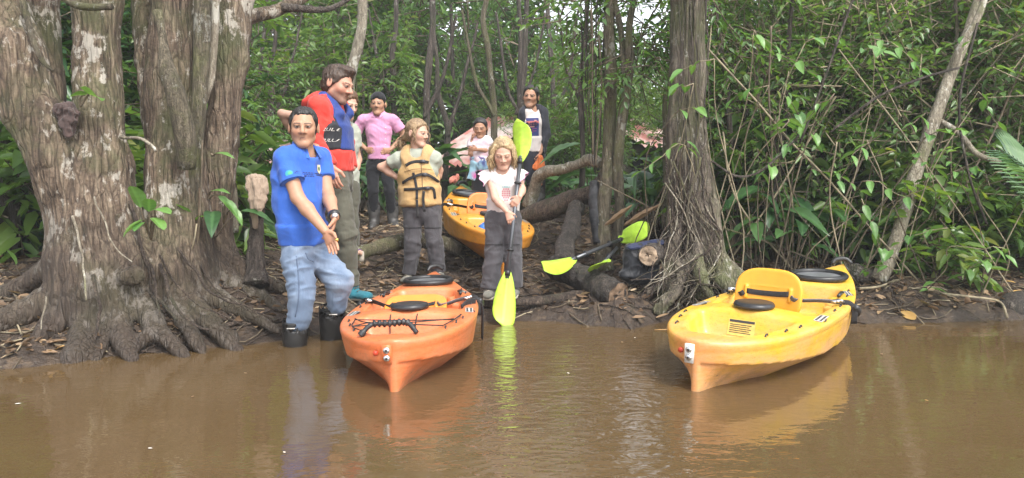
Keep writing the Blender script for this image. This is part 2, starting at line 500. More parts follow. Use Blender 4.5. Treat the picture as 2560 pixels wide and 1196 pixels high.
def plastic_mat(name, top, low, mark=(0.09, 0.05, 0.03), pink=None):
    """worn moulded kayak plastic: two blended pigments along its length, scratches and mud"""
    t = NT(name); v = t.coord()
    sx = t.new('SeparateXYZ'); t.set(sx.inputs[0], v)
    f = t.ramp(t.math('ADD', sx.outputs[0], t.math('MULTIPLY', t.noise(v, 3.2, 4, 0.6), 0.7)), [(0.34, 1.0), (0.72, 0.0)])
    c = t.mix(f, top, low)
    if pink:
        c = t.mix(t.math('MULTIPLY', t.ramp(t.noise(t.coord((1, 1, 2.2)), 3.2, 5, 0.7), [(0.40, 0.0), (0.58, 1.0)]), t.ramp(sx.outputs[2], [(0.0, 0.95), (0.26, 0.35)])), c, pink)
    c = t.mix(t.ramp(t.noise(t.coord((1, 3, 9)), 7, 5, 0.7), [(0.48, 0.0), (0.72, 0.42)]), c, tuple(x * 0.60 for x in top))
    spk = t.noise(v, 38, 3, 0.7); c = t.mix(t.ramp(spk, [(0.68, 0.0), (0.75, 0.8)]), c, mark)
    scr = t.noise(t.coord((1.6, 12, 30)), 4.5, 2, 0.5, 0.5); c = t.mix(t.ramp(scr, [(0.60, 0.0), (0.625, 0.65), (0.65, 0.0)]), c, tuple(x * .4 for x in top))
    mud = t.noise(v, 9, 6, 0.75); c = t.mix(t.math('MULTIPLY', t.ramp(mud, [(0.52, 0.0), (0.70, 0.6)]), t.ramp(sx.outputs[2], [(0.02, 1.0), (0.22, 0.25)])), c, (0.20, 0.12, 0.06))
    t.bs(Base_Color=c, Roughness=t.ramp(t.noise(v, 12, 3), [(0.3, 0.28), (0.7, 0.46)]))
    t.bump(t.math('ADD', t.noise(v, 6, 3), t.math('MULTIPLY', t.noise(v, 90, 2), 0.08)), 0.18, 0.02)
    return t.m

M = {}
M['bark_big'] = bark_mat('bark_big', (0.022, 0.015, 0.010), (0.150, 0.104, 0.070), (0.34, 0.265, 0.185), moss=(0.085, 0.095, 0.035), lichen=(0.50, 0.46, 0.39), moss_amt=0.85, lich_amt=0.62, bump=1.0, mudline=0.75)
M['bark_root'] = bark_mat('bark_root', (0.02, 0.014, 0.011), (0.085, 0.06, 0.045), (0.20, 0.15, 0.11), moss=(0.06, 0.07, 0.03), lichen=None, moss_amt=0.2, sc=1.6, stretch=0.6)
M['bark_dark'] = bark_mat('bark_dark', (0.022, 0.017, 0.014), (0.08, 0.062, 0.05), (0.17, 0.14, 0.115), moss=(0.05, 0.07, 0.025), lichen=(0.33, 0.31, 0.27), moss_amt=0.4, lich_amt=0.25)
M['bark_vine'] = bark_mat('bark_vine', (0.030, 0.024, 0.018), (0.125, 0.10, 0.075), (0.25, 0.21, 0.16), moss=(0.10, 0.115, 0.04), lichen=(0.38, 0.36, 0.31), moss_amt=0.75, lich_amt=0.25)
M['bark_mossy'] = bark_mat('bark_mossy', (0.04, 0.032, 0.02), (0.14, 0.115, 0.075), (0.26, 0.22, 0.155), moss=(0.14, 0.15, 0.05), lichen=(0.40, 0.39, 0.33), moss_amt=0.8, lich_amt=0.3, sc=1.5)
M['bark_pale'] = bark_mat('bark_pale', (0.09, 0.075, 0.055), (0.24, 0.205, 0.15), (0.42, 0.38, 0.30), moss=(0.14, 0.15, 0.06), lichen=(0.56, 0.54, 0.47), moss_amt=0.35, lich_amt=0.5, sc=1.4, bump=0.5, stretch=0.5)
M['wood_wet'] = bark_mat('wood_wet', (0.012, 0.010, 0.009), (0.045, 0.036, 0.03), (0.12, 0.095, 0.075), moss=(0.05, 0.05, 0.03), lichen=(0.2, 0.17, 0.14), moss_amt=0.1, lich_amt=0.2, wet=0.5, sc=1.5)
M['wood_cut'] = plain('wood_cut', (0.16, 0.105, 0.065), 0.8, noise=0.6, nscale=26, bump=0.8)
M['twig'] = plain('twig', (0.11, 0.085, 0.055), 0.8, noise=0.5, nscale=20)
M['twig_pale'] = plain('twig_pale', (0.24, 0.20, 0.13), 0.8, noise=0.5, nscale=14)
M['leaf_a'] = leaf_mat('leaf_a', [(0.045, 0.100, 0.030), (0.092, 0.190, 0.050), (0.155, 0.270, 0.060)], trans=.48)
M['leaf_b'] = leaf_mat('leaf_b', [(0.055, 0.120, 0.032), (0.110, 0.205, 0.05), (0.175, 0.285, 0.06), (0.25, 0.28, 0.06)], trans=.48)
M['leaf_c'] = leaf_mat('leaf_c', [(0.018, 0.055, 0.026), (0.038, 0.10, 0.040), (0.065, 0.15, 0.05)], rough=0.32)
M['leaf_pale'] = leaf_mat('leaf_pale', [(0.065, 0.135, 0.048), (0.130, 0.235, 0.075), (0.20, 0.32, 0.09), (0.31, 0.33, 0.09)], trans=0.48)
M['leaf_big'] = leaf_mat('leaf_big', [(0.02, 0.065, 0.022), (0.045, 0.115, 0.035), (0.075, 0.16, 0.045)], rough=0.33, var=0.8, vein=True)
M['leaf_bright'] = leaf_mat('leaf_bright', [(0.07, 0.17, 0.04), (0.10, 0.22, 0.05), (0.14, 0.27, 0.06)], rough=0.38, var=0.6, vein=True)
M['leaf_palm'] = leaf_mat('leaf_palm', [(0.05, 0.12, 0.055), (0.09, 0.18, 0.08), (0.13, 0.23, 0.09)], rough=0.4, var=0.6)
M['leaf_dead'] = leaf_mat('leaf_dead', [(0.07, 0.042, 0.022), (0.17, 0.10, 0.05), (0.30, 0.20, 0.11), (0.42, 0.32, 0.2)], trans=0.1, rough=0.7)
M['leaf_yellow'] = leaf_mat('leaf_yellow', [(0.42, 0.25, 0.07), (0.5, 0.31, 0.1), (0.38, 0.22, 0.10)], trans=0.15, rough=0.6)
M['skin'] = skin_mat('skin')
M['black_rubber'] = plain('black_rubber', (0.018, 0.018, 0.019), 0.42, noise=0.4, nscale=14, bump=0.15)
M['black_plastic'] = plain('black_plastic', (0.02, 0.02, 0.022), 0.38, noise=0.3, nscale=40)
M['black_web'] = plain('black_web', (0.016, 0.015, 0.016), 0.75, noise=0.4, nscale=80, bump=0.3)
M['grey_web'] = plain('grey_web', (0.10, 0.095, 0.10), 0.7, noise=0.3, nscale=80, bump=0.3)
M['steel'] = plain('steel', (0.62, 0.62, 0.63), 0.28, metal=1.0)
M['white'] = plain('white', (0.75, 0.73, 0.68), 0.6)
M['lime'] = plain('lime', (0.38, 0.60, 0.05), 0.4, noise=0.18, nscale=14, bump=0.08)
M['shaft'] = plain('shaft', (0.10, 0.105, 0.115), 0.3, metal=0.5)
# ------------------------------------------------------------------ ground and water
SHORE = np.array([(-60, -6), (-9, 2.0), (-5, 3.35), (-3.4, 3.75), (-2.73, 3.97), (-2.08, 4.40), (-1.46, 4.72), (-1.1, 5.10), (-0.25, 5.40), (0.3, 5.38), (0.8, 5.12), (1.1, 5.36),
                  (1.7, 5.42), (2.5, 5.30), (3.2, 5.36), (3.9, 5.48), (7, 5.7), (60, 2)])
def gz(x, y, fine=True):
    x = np.asarray(x, float); y = np.asarray(y, float)
    p = np.stack([x, y, 0 * x], -1)
    sh = np.interp(x, SHORE[:, 0], SHORE[:, 1]) + 0.07 * vnoise(p * 2.3, 5) + 0.03 * vnoise(p * 7, 6)
    s = y - sh
    sp = np.maximum(s, 0)
    z = np.where(s < 0, np.maximum(0.32 * s, -0.7), 0.11 * (1 - np.exp(-sp / 0.16)) + 0.10 * np.minimum(sp, 4.5) + 0.012 * np.maximum(sp - 4.5, 0))
    z = z + 0.27 * np.exp(-((x - 0.5) / 0.95) ** 2 - ((y - 8.3) / 1.0) ** 2) + 0.16 * np.exp(-((x + 2.3) / 0.7) ** 2 - ((y - 5.0) / 0.5) ** 2)
    z = z - 0.06 * np.exp(-((x + 0.7) / 0.5) ** 2 - ((y - 6.25) / 0.55) ** 2)
    if fine:
        w = np.clip((s + 0.15) / 0.5, 0, 1)
        z = z + w * (0.07 * vnoise(p * 1.1, 2) + 0.045 * vnoise(p * 3.1, 3) + 0.028 * (1 - np.abs(vnoise(p * np.array([6, 9, 1]), 4)) * 2) + 0.012 * vnoise(p * 21, 8))
    return z
def G(px, py, lift=0.0, d0=3.2, d1=40):
    """where the sight line through pixel px,py meets the ground"""
    for d in np.concatenate([np.arange(d0, 9, 0.02), np.arange(9, d1, 0.1)]):
        p = P(px, py, d)
        if p[2] <= float(gz(p[0], p[1], False)) + lift: return p
    return P(px, py, d1)
def onground(x, y, dz=0.0): return V(x, y, float(gz(x, y)) + dz)

def ground_mat():
    t = NT('mud'); v = t.coord()
    n = t.noise(v, 3.0, 5, 0.65); f = t.noise(v, 30, 4, 0.7)
    c = t.ramp(t.math('ADD', t.math('MULTIPLY', n, 0.5), t.math('MULTIPLY', f, 0.5)), [(0.3, (0.018, 0.012, 0.008)), (0.5, (0.055, 0.036, 0.024)), (0.68, (0.15, 0.105, 0.068))])
    fl = t.new('TexVoronoi', feature='F1'); t.set(fl.inputs['Vector'], v); fl.inputs['Scale'].default_value = 24
    lit = t.new('SeparateColor'); t.set(lit.inputs[0], fl.outputs['Color'])
    c = t.mix(t.math('MULTIPLY', t.ramp(lit.outputs[0], [(0.62, 0.0), (0.68, 0.75)]), t.ramp(n, [(0.4, 0.2), (0.6, 1.0)])), c, t.ramp(lit.outputs[1], [(0.1, (0.05, 0.032, 0.02)), (0.9, (0.25, 0.17, 0.10))]))
    sp = t.new('SeparateXYZ'); t.set(sp.inputs[0], v)
    wet = t.ramp(sp.outputs[2], [(0.02, 1.0), (0.16, 0.0)])
    c = t.mix(t.math('MULTIPLY', wet, 0.45), c, (0.02, 0.014, 0.010))
    t.bs(Base_Color=c, Roughness=t.ramp(sp.outputs[2], [(0.0, 0.38), (0.2, 0.88)]))
    t.bump(t.math('ADD', f, t.math('MULTIPLY', t.noise(v, 110, 2), 0.4)), 0.8, 0.03)
    return t.m
M['mud'] = ground_mat()
gx = np.concatenate([-np.geomspace(68, 5.2, 24), np.arange(-5, 6.01, 0.04), np.geomspace(6.3, 68, 24)])
gy = np.concatenate([[-10, -6, -3, 1.5, 2.6, 3.2], np.arange(3.5, 10.5, 0.035), np.geomspace(10.6, 78, 46)])
X, Y = np.meshgrid(gx, gy, indexing='ij')
Z = gz(X, Y)
ix = np.arange(len(gx) * len(gy)).reshape(len(gx), len(gy))
gq = np.stack([ix[:-1, :-1], ix[1:, :-1], ix[1:, 1:], ix[:-1, 1:]], -1).reshape(-1, 4)
ground = link('ground', mesh_np('ground', np.stack([X, Y, Z], -1).reshape(-1, 3), gq, M['mud']))
tag(ground, 'dark muddy river bank rising from the water under the trees', None, None, 'structure')

def water_mat():
    t = NT('river_water'); v = t.coord()
    n = t.noise(t.coord((0.55, 1.0, 1)), 2.2, 3, 0.5, 0.2)
    c = t.mix(t.ramp(t.noise(v, 0.7, 3), [(0.3, 0.0), (0.7, 1.0)]), (0.086, 0.054, 0.024), (0.108, 0.069, 0.032))
    spk = t.noise(v, 26, 2, 0.5); c = t.mix(t.ramp(spk, [(0.79, 0.0), (0.80, 0.5)]), c, (0.4, 0.36, 0.25))
    t.bs(Base_Color=c, Roughness=0.015, IOR=1.45)
    # ripples: long low swell, finer chop out in the middle and round the boats
    w1 = t.noise(t.coord((0.45, 1.15, 1)), 3.2, 2, 0.45, 0.3)
    w2 = t.noise(t.coord((0.7, 1.2, 1)), 11, 3, 0.55, 0.5)
    w3 = t.noise(t.coord((0.5, 1.0, 1)), 26, 2, 0.5, 0.2)
    sx = t.new('SeparateXYZ'); t.set(sx.inputs[0], v)
    mid = t.ramp(sx.outputs[0], [(0.0, 0.12), (0.42, 0.35), (0.56, 1.0), (0.72, 0.9), (0.92, 0.25)])
    mp = t.new('MapRange'); t.set(mp.inputs[0], sx.outputs[0]); mp.inputs[1].default_value = -2.5; mp.inputs[2].default_value = 2.5
    mid = t.ramp(mp.outputs[0], [(0.0, 0.15), (0.42, 0.22), (0.49, 1.0), (0.61, 1.0), (0.69, 0.22), (1.0, 0.15)])
    h = t.math('ADD', t.math('MULTIPLY', w1, 0.45), t.math('MULTIPLY', mid, t.math('ADD', t.math('MULTIPLY', w2, 1.35), t.math('MULTIPLY', w3, 0.45))))
    t.bump(h, 0.17, 0.045)
    return t.m
M['water'] = water_mat()
wx = np.linspace(-68, 68, 3); wy = np.array([-10, 0, 12.0])
X, Y = np.meshgrid(wx, wy, indexing='ij'); ix = np.arange(9).reshape(3, 3)
wq = np.stack([ix[:-1, :-1], ix[1:, :-1], ix[1:, 1:], ix[:-1, 1:]], -1).reshape(-1, 4)
water = link('water', mesh_np('water', np.stack([X, Y, 0 * X], -1).reshape(-1, 3), wq, M['water']))
tag(water, 'murky brown river water with soft reflections of the boats', None, None, 'structure')

# ------------------------------------------------------------------ the many-stemmed tree on the left
def pr(px, py, d, rpx): return np.append(P(px, py, d), rpx * d / FPX)
def stem(vol, pts, k=0.05):
    for a, b in zip(pts[:-1], pts[1:]): vol.cone(a[:3], b[:3], a[3], b[3], k)
def barked(v, q, amp=0.012, low=0.03, seed=0, st=2.0):
    v = relax(v, q, 1); n = vnormals(v, q)
    r = 1 - 2 * np.abs(vnoise(v * np.array([13, 13, st]) + vnoise(v * 3, 9)[:, None] * 0.6, seed + 1))
    r2 = 1 - 2 * np.abs(vnoise(v * np.array([26, 26, st * 2.2]), seed + 2))
    return v + n * (amp * r + amp * 0.5 * r2 + low * fbm(v * 3.2, 3, seed + 3))[:, None]
vol = Vol((-4.0, 3.85, -0.12), (-1.2, 6.05, 3.7), 0.018)
up = lambda p: np.append(p[:3] + (p[:3] - np.array([0, 0, 0])) * 0, p[3])
stem(vol, [np.append(P(-60, -320, 4.6), .21), pr(-32, 0, 4.55, 84), pr(25, 130, 4.52, 76), pr(82, 280, 4.5, 66), pr(140, 390, 4.52, 64), pr(185, 480, 4.6, 80)], 0.025)
stem(vol, [np.append(P(245, -320, 4.75), .15), pr(241, 0, 4.7, 52), pr(240, 150, 4.68, 53), pr(248, 300, 4.66, 56), pr(252, 420, 4.66, 72), pr(232, 530, 4.68, 105), pr(245, 640, 4.66, 112), pr(262, 740, 4.62, 112)], 0.025)
stem(vol, [np.append(P(455, -320, 5.1), .19), pr(434, -20, 5.05, 54), pr(426, 120, 5.02, 52), pr(425, 260, 4.98, 55), pr(437, 400, 4.95, 66), pr(440, 540, 4.92, 74), pr(440, 690, 4.9, 100)], 0.03)
stem(vol, [np.append(P(372, -320, 5.3), .10), pr(362, -20, 5.3, 30), pr(372, 150, 5.2, 28), pr(398, 300, 5.06, 34), pr(415, 420, 4.96, 50)], 0.03)
stem(vol, [np.append(P(625, -320, 5.4), .16), pr(592, -20, 5.35, 42), pr(574, 150, 5.3, 40), pr(558, 300, 5.25, 36), pr(541, 450, 5.22, 40), pr(530, 600, 5.2, 46), pr(540, 690, 5.15, 66)], 0.03)
stem(vol, [np.append(P(85, -320, 5.2), .14), pr(100, 0, 5.15, 42), pr(106, 150, 5.1, 38), pr(128, 300, 5.05, 36), pr(160, 430, 4.95, 40)], 0.02)
vol.cone(P(250, 690, 4.66), P(420, 700, 4.85), 0.27, 0.25, 0.12)           # the shared foot of the stems
vol.cone(P(215, 590, 4.66), P(300, 660, 4.7), 0.16, 0.2, 0.06)
for pts in ([(200, 700, 4.58, 52), (130, 750, 4.48, 36), (60, 785, 4.40, 30), (-10, 812, 4.32, 26), (-90, 850, 4.22, 18)],
            [(180, 760, 4.5, 42), (120, 832, 4.32, 22), (70, 866, 4.2, 17), (20, 893, 4.1, 13), (-20, 915, 4.03, 9)],
            [(225, 740, 4.55, 48), (212, 810, 4.38, 28), (200, 858, 4.25, 24), (192, 892, 4.16, 28), (180, 915, 4.1, 18)],
            [(262, 760, 4.52, 36), (262, 840, 4.34, 18), (246, 880, 4.22, 12), (236, 905, 4.14, 8)],
            [(290, 750, 4.52, 40), (300, 830, 4.36, 24), (316, 872, 4.24, 22), (332, 905, 4.13, 12)],
            [(345, 740, 4.56, 36), (385, 800, 4.46, 20), (380, 838, 4.40, 16), (345, 858, 4.34, 15), (330, 880, 4.28, 10)],
            [(430, 700, 4.78, 50), (480, 770, 4.66, 28), (530, 815, 4.58, 20), (570, 850, 4.50, 19), (595, 878, 4.42, 15)],
            [(455, 680, 4.85, 46), (540, 750, 4.78, 22), (620, 785, 4.74, 14), (700, 830, 4.65, 8)],
            [(420, 720, 4.72, 36), (455, 800, 4.52, 18), (490, 850, 4.40, 14), (505, 885, 4.32, 9)],
            [(520, 660, 5.05, 42), (580, 712, 5.0, 24), (650, 745, 4.97, 17), (730, 790, 4.88, 11)],
            [(540, 640, 5.15, 36), (620, 690, 5.12, 20), (700, 720, 5.1, 12), (760, 735, 5.1, 8)],
            [(330, 760, 4.6, 34), (410, 840, 4.38, 18), (450, 880, 4.28, 14), (470, 900, 4.22, 8)],
            [(160, 650, 4.72, 42), (95, 695, 4.8, 26), (20, 735, 4.85, 18), (-60, 756, 4.9, 14)]):
    stem(vol, [pr(*p) for p in pts], 0.035)
vol.ell(P(328, 690, 4.42), (0.075, 0.06, 0.06), None, 0.05); vol.ell(P(322, 700, 4.34), (0.03, 0.05, 0.035), None, 0.03, 's')
vol.ell(P(455, 190, 4.8), (0.04, 0.05, 0.07), None, 0.04, 's')              # knot holes
v, q = vol.net(); v = barked(v, q, 0.009, 0.022, 3, 3.2)
org = V(-2.55, 4.75, 0.1)
big = empty('many_stemmed_tree', org)
tag(big, 'massive old tree of several thick lichen-spotted stems with buttress roots spreading to the water', 'tree')
part('trunk', mesh_np('trunk', v, q, M['bark_big']), big)
def limb(root, name, pts, mat, n=10, seg=20, wob=0.0, seed=0):
    p = smooth_path(np.array([np.r_[a] for a in pts]), seg)
    if wob: p[:, :3] += wob * np.stack([vnoise(p[:, :3] * 4 + 7 * i, seed + i) for i in range(3)], 1)
    b = MB(); b.tube(p[:, :3], p[:, 3], n); return part(name, b.mesh(name, mat), root)
limb(big, 'branch', [pr(575, 70, 5.3, 20), pr(640, 38, 5.4, 17), pr(720, 12, 5.6, 14), pr(800, -30, 5.9, 11), pr(1000, -190, 6.6, 6)], M['bark_big'], wob=.03)
limb(big, 'branch', [pr(700, 14, 5.5, 11), pr(790, 22, 5.6, 8), pr(850, 8, 5.8, 6), pr(930, -60, 6.0, 4)], M['bark_dark'], wob=.03, seed=3)
limb(big, 'branch', [pr(140, -12, 4.5, 9), pr(210, 12, 4.42, 9), pr(288, 20, 4.36, 8)], M['bark_mossy'], 8, 12, wob=.02, seed=6)
limb(big, 'branch', [pr(50, -10, 4.4, 8), pr(80, 80, 4.38, 7), pr(110, 150, 4.4, 6), pr(138, 180, 4.42, 4)], M['bark_mossy'], 8, 14, wob=.03, seed=8)
limb(big, 'branch', [pr(300, 345, 4.6, 4), pr(350, 345, 4.5, 4), pr(380, 365, 4.45, 4), pr(388, 380, 4.42, 3)], M['bark_pale'], 6, 12, wob=.03, seed=9)
limb(big, 'stem', [pr(510, -60, 4.9, 21), pr(506, 100, 4.88, 20), pr(498, 250, 4.86, 18), pr(490, 400, 4.85, 17), pr(484, 520, 4.86, 18), pr(478, 620, 4.86, 16)], M['bark_mossy'], 12, 24, wob=.01, seed=12)
limb(big, 'stem', [pr(545, -60, 5.0, 12), pr(530, 100, 4.96, 10), pr(522, 200, 4.95, 9), pr(515, 260, 4.98, 8)], M['bark_pale'], 8, 14, wob=.03, seed=14)
limb(big, 'crack_root', [pr(395, 30, 4.7, 12), pr(410, 100, 4.66, 10), pr(420, 170, 4.62, 20), pr(440, 240, 4.6, 24), pr(455, 330, 4.62, 26), pr(462, 420, 4.66, 22)], M['bark_mossy'], 12, 24, wob=.02, seed=15)
# thin rootlets that run down the bark
def rootlet(root, pts, r, mat, seed, name='rootlet'):
    p = smooth_path(np.array(pts, float), 22)
    p += 0.02 * np.stack([vnoise(p * 9 + 5 * i, seed + i) for i in range(3)], 1)
    b = MB(); b.tube(p, np.linspace(r, r * .6, 22), 5); return part(name, b.mesh(name, mat), root)
for i, pts in enumerate(([(238, 490, 4.42), (262, 560, 4.36), (290, 625, 4.34), (325, 650, 4.3)], [(185, 540, 4.4), (200, 610, 4.36), (207, 680, 4.3), (212, 750, 4.22)], [(322, 500, 4.6), (362, 660, 4.55), (400, 760, 4.45), (440, 800, 4.4)],
                         [(395, 640, 4.62), (470, 740, 4.55), (540, 780, 4.5), (640, 830, 4.5)], [(440, 620, 4.65), (520, 720, 4.62), (600, 765, 4.6), (690, 800, 4.6)], [(400, 660, 4.6), (430, 740, 4.45), (470, 800, 4.4), (520, 830, 4.35)],
                         [(480, 640, 4.75), (560, 740, 4.7), (650, 790, 4.66)], [(365, 640, 4.6), (392, 720, 4.45), (398, 800, 4.36)], [(230, 690, 4.3), (250, 770, 4.22), (240, 850, 4.15)], [(110, 740, 4.3), (104, 790, 4.22), (100, 820, 4.2)])):
    rootlet(big, [P(*a) for a in pts], 0.006 + 0.003 * (i % 3), M['bark_pale' if i in (0, 1, 9) else 'bark_root'], 20 + i)

# ------------------------------------------------------------------ logs, stumps and single trees on the bank
def tubething(name, label, cat, pts, mat, n=14, seg=40, wob=0.02, seed=0, bark=0.006, cutmat=None, cut_end=-1, group=None):
    p = smooth_path(np.array(pts), seg)
    p[:, :3] += wob * np.stack([vnoise(p[:, :3] * 3.3 + 7 * i, seed + i) for i in range(3)], 1)
    vv, qq, tt = tube_arrays(p[:, :3], p[:, 3] * (1 + 0.10 * vnoise(p[:, :3] * 6, seed)), n)
    if bark:
        k = seg * n; c = np.repeat(p[:, :3], n, 0); d = vv[:k] - c; d /= np.linalg.norm(d, axis=1)[:, None] + 1e-9
        vv[:k] += d * (bark * (1 - 2 * np.abs(vnoise(vv[:k] * 14, seed + 5))) + bark * vnoise(vv[:k] * 30, seed + 6))[:, None]
    o = empty(name, p[0, :3]); tag(o, label, cat, group)
    part('trunk' if cat == 'tree' else 'bark', mesh_np(name, vv, [qq, tt], mat), o)
    if cutmat is not None:
        e = cut_end; ax = unit(p[e, :3] - p[e - 1 if e == -1 else 1, :3]); r = p[e, 3] * 0.94
        b = MB(); u = unit(np.cross(ax, (0, 0, 1))); w = np.cross(ax, u)
        rs = [1.0, .8, .55, .3, .08]; ring = []
        for j, s_ in enumerate(rs):
            a = np.linspace(0, 2 * math.pi, 24, endpoint=False)
            rr = r * s_ * (1 + 0.06 * vnoise(np.stack([np.cos(a) * 2, np.sin(a) * 2, a * 0 + seed], 1), seed))
            ring.append(p[e, :3] + ax * (0.006 + 0.012 * vnoise(np.stack([a, a * 0 + j, a * 0], 1) * 1.7, seed + 3)[:, None]) + np.outer(np.cos(a) * rr, u) + np.outer(np.sin(a) * rr, w))
        qv = np.concatenate(ring); jj = np.arange(24); F = []
        for j in range(4): F.append(np.stack([j * 24 + jj, j * 24 + (jj + 1) % 24, (j + 1) * 24 + (jj + 1) % 24, (j + 1) * 24 + jj], 1))
        part('cut_face', mesh_np('cut_face', qv, np.concatenate(F)[:, ::-1] if e == 0 else np.concatenate(F), cutmat), o)
    return o
tubething('fallen_log', 'thick dark log lying on the bank with a rotten hollow end towards the river', 'log',
          [pr(1385, 668, 6.05, 30), pr(1430, 684, 5.85, 31), pr(1490, 708, 5.62, 32), pr(1545, 736, 5.42, 34)], M['wood_wet'], 22, 44, 0.02, 3, bark=.012, cutmat=M['wood_cut'])
tubething('slanted_log', 'dark limb slanting down from the stub onto the rotten-ended log', 'log',
          [pr(1452, 512, 6.7, 17), pr(1432, 552, 6.5, 20), pr(1412, 600, 6.25, 22), pr(1402, 662, 5.98, 27)], M['wood_wet'], 18, 36, 0.03, 4, bark=.010)
tubething('arched_branch', 'pale crooked branch arching up from the mound in front of the smiling woman', 'branch',
          [pr(1322, 515, 7.5, 17), pr(1338, 470, 7.4, 15), pr(1352, 438, 7.3, 15), pr(1400, 424, 7.1, 12), pr(1450, 408, 6.95, 12), pr(1478, 398, 6.85, 15), pr(1505, 412, 6.7, 11)], M['bark_pale'], 14, 44, 0.008, 5)
tubething('leaning_log', 'long dark log slanting up from the mound to the slim twin trees', 'log',
          [pr(1285, 560, 7.3, 22), pr(1350, 528, 7.1, 25), pr(1420, 505, 6.9, 24), pr(1470, 488, 6.75, 21), pr(1500, 455, 6.65, 17), pr(1515, 430, 6.6, 12)], M['bark_root'], 16, 44, 0.02, 7)
tubething('charred_stump', 'charred black stub standing beside the slim twin trees', 'stump',
          [pr(1484, 455, 6.55, 10), pr(1488, 500, 6.5, 17), pr(1495, 560, 6.45, 19), pr(1498, 612, 6.4, 16)], plain('charred', (0.03, 0.03, 0.033), 0.8, noise=.8, nscale=18, bump=1.0), 12, 24, 0.01, 9)
tubething('mossy_root', 'mossy root looping over the bank behind the child in the tan life vest', 'root',
          [pr(820, 690, 5.9, 12), pr(870, 652, 6.1, 15), pr(930, 622, 6.35, 17), pr(1010, 604, 6.6, 20), pr(1080, 606, 6.7, 20), pr(1150, 625, 6.75, 18)], M['bark_mossy'], 14, 40, 0.02, 11)
tubething('mud_root', 'dark root lying along the mud behind the orange kayak', 'root',
          [pr(690, 770, 5.15, 14), pr(780, 762, 5.3, 14), pr(860, 770, 5.4, 12), pr(930, 770, 5.45, 9)], M['bark_root'], 12, 30, 0.02, 13)
tubething('thin_root', 'long thin dark root lying on the mud below the girl with the paddle', 'root',
          [pr(1190, 760, 5.5, 7), pr(1290, 756, 5.52, 10), pr(1380, 748, 5.55, 11), pr(1450, 742, 5.6, 12), pr(1530, 750, 5.6, 9)], M['bark_root'], 12, 30, 0.02, 15)
tubething('sawn_log', 'sawn log end resting on the dark bag beside the vine-rooted tree', 'log',
          [pr(1622, 640, 5.55, 26), pr(1650, 630, 5.8, 27), pr(1700, 610, 6.1, 27)], M['bark_dark'], 18, 20, 0.004, 17, cutmat=plain('wood_sawn', (0.30, 0.22, 0.15), 0.8, noise=.5, nscale=30, bump=.6), cut_end=0)
tubething('bank_log', 'dark mossy log on the bank just beyond the bow of the yellow kayak', 'log',
          [pr(2060, 690, 6.3, 16), pr(2130, 680, 6.2, 22), pr(2185, 700, 6.1, 24)], M['bark_dark'], 14, 20, 0.02, 19)
tubething('wet_stone_log', 'rounded dark wet stump end at the waterline on the far right', 'stump',
          [pr(2500, 775, 5.65, 20), pr(2530, 772, 5.62, 36), pr(2580, 770, 5.7, 40), pr(2680, 765, 5.9, 36)], M['wood_wet'], 18, 20, 0.02, 21)

# the tree wrapped in aerial roots
vol = Vol((1.0, 5.35, -0.05), (2.4, 6.7, 3.6), 0.016)
stem(vol, [np.append(P(1718, -300, 6.0), .13), pr(1714, -20, 5.98, 36), pr(1711, 180, 5.95, 35), pr(1709, 330, 5.93, 38), pr(1712, 460, 5.9, 44), pr(1722, 560, 5.88, 48), pr(1733, 640, 5.85, 50), pr(1740, 720, 5.82, 58)], 0.05)
stem(vol, [np.append(P(1778, -300, 6.15), .04), pr(1758, 0, 6.0, 8), pr(1754, 200, 5.96, 9), pr(1755, 400, 5.88, 16), pr(1768, 520, 5.85, 26), pr(1785, 620, 5.8, 26)], 0.04)
for pts in ([(1725, 640, 5.7, 18), (1690, 720, 5.5, 15), (1650, 775, 5.35, 13), (1600, 805, 5.22, 10), (1560, 830, 5.1, 7)], [(1780, 640, 5.75, 34), (1840, 710, 5.7, 30), (1880, 770, 5.65, 22)],
            [(1745, 620, 5.65, 16), (1752, 690, 5.55, 15), (1775, 740, 5.5, 10)], [(1690, 560, 5.75, 20), (1676, 660, 5.65, 18), (1670, 730, 5.6, 18)], [(1800, 700, 5.6, 20), (1860, 760, 5.5, 12), (1900, 790, 5.45, 8)],
            [(1640, 720, 5.6, 8), (1590, 750, 5.5, 9), (1560, 790, 5.4, 6)]):
    stem(vol, [pr(*p) for p in pts], 0.04)
v, q = vol.net(); v = barked(v, q, 0.009, 0.016, 30)
vt = empty('vine_rooted_tree', (1.38, 5.85, 0.2))
tag(vt, 'straight trunk wrapped in a tangle of thin aerial roots beside the yellow kayak', 'tree')
part('trunk', mesh_np('trunk', v, q, M['bark_vine']), vt)
rr = np.random.RandomState(5)
for i in range(84):
    a = (1690 + rr.uniform(-30, 80), rr.uniform(380, 560)); b = (1700 + rr.uniform(-60, 120), rr.uniform(600, 690)); c = (1720 + rr.normal(0, 75), rr.uniform(700, 790))
    d = 5.78 + rr.uniform(-.08, .08)
    rootlet(vt, [P(a[0], a[1], d), P((a[0] + b[0]) / 2 + rr.uniform(-25, 25), (a[1] + b[1]) / 2, d - .06), P(b[0], b[1], d - .12), P(c[0], c[1], d - .25 - rr.uniform(0, .1))], rr.choice([.004, .006, .009]), M[['bark_root', 'bark_mossy', 'bark_pale', 'bark_root'][i % 4]], 40 + i, 'aerial_root')
for i in range(10):
    x0 = 1690 + i * 9
    rootlet(vt, [P(x0 + rr.uniform(-8, 8), -30, 5.86), P(x0 + rr.uniform(-14, 14), 150, 5.8), P(x0 + rr.uniform(-16, 16), 330, 5.78), P(x0 + rr.uniform(-20, 20), 500, 5.76)], rr.choice([.004, .007, .011]), M[['bark_dark', 'bark_mossy'][i % 2]], 120 + i, 'aerial_root')

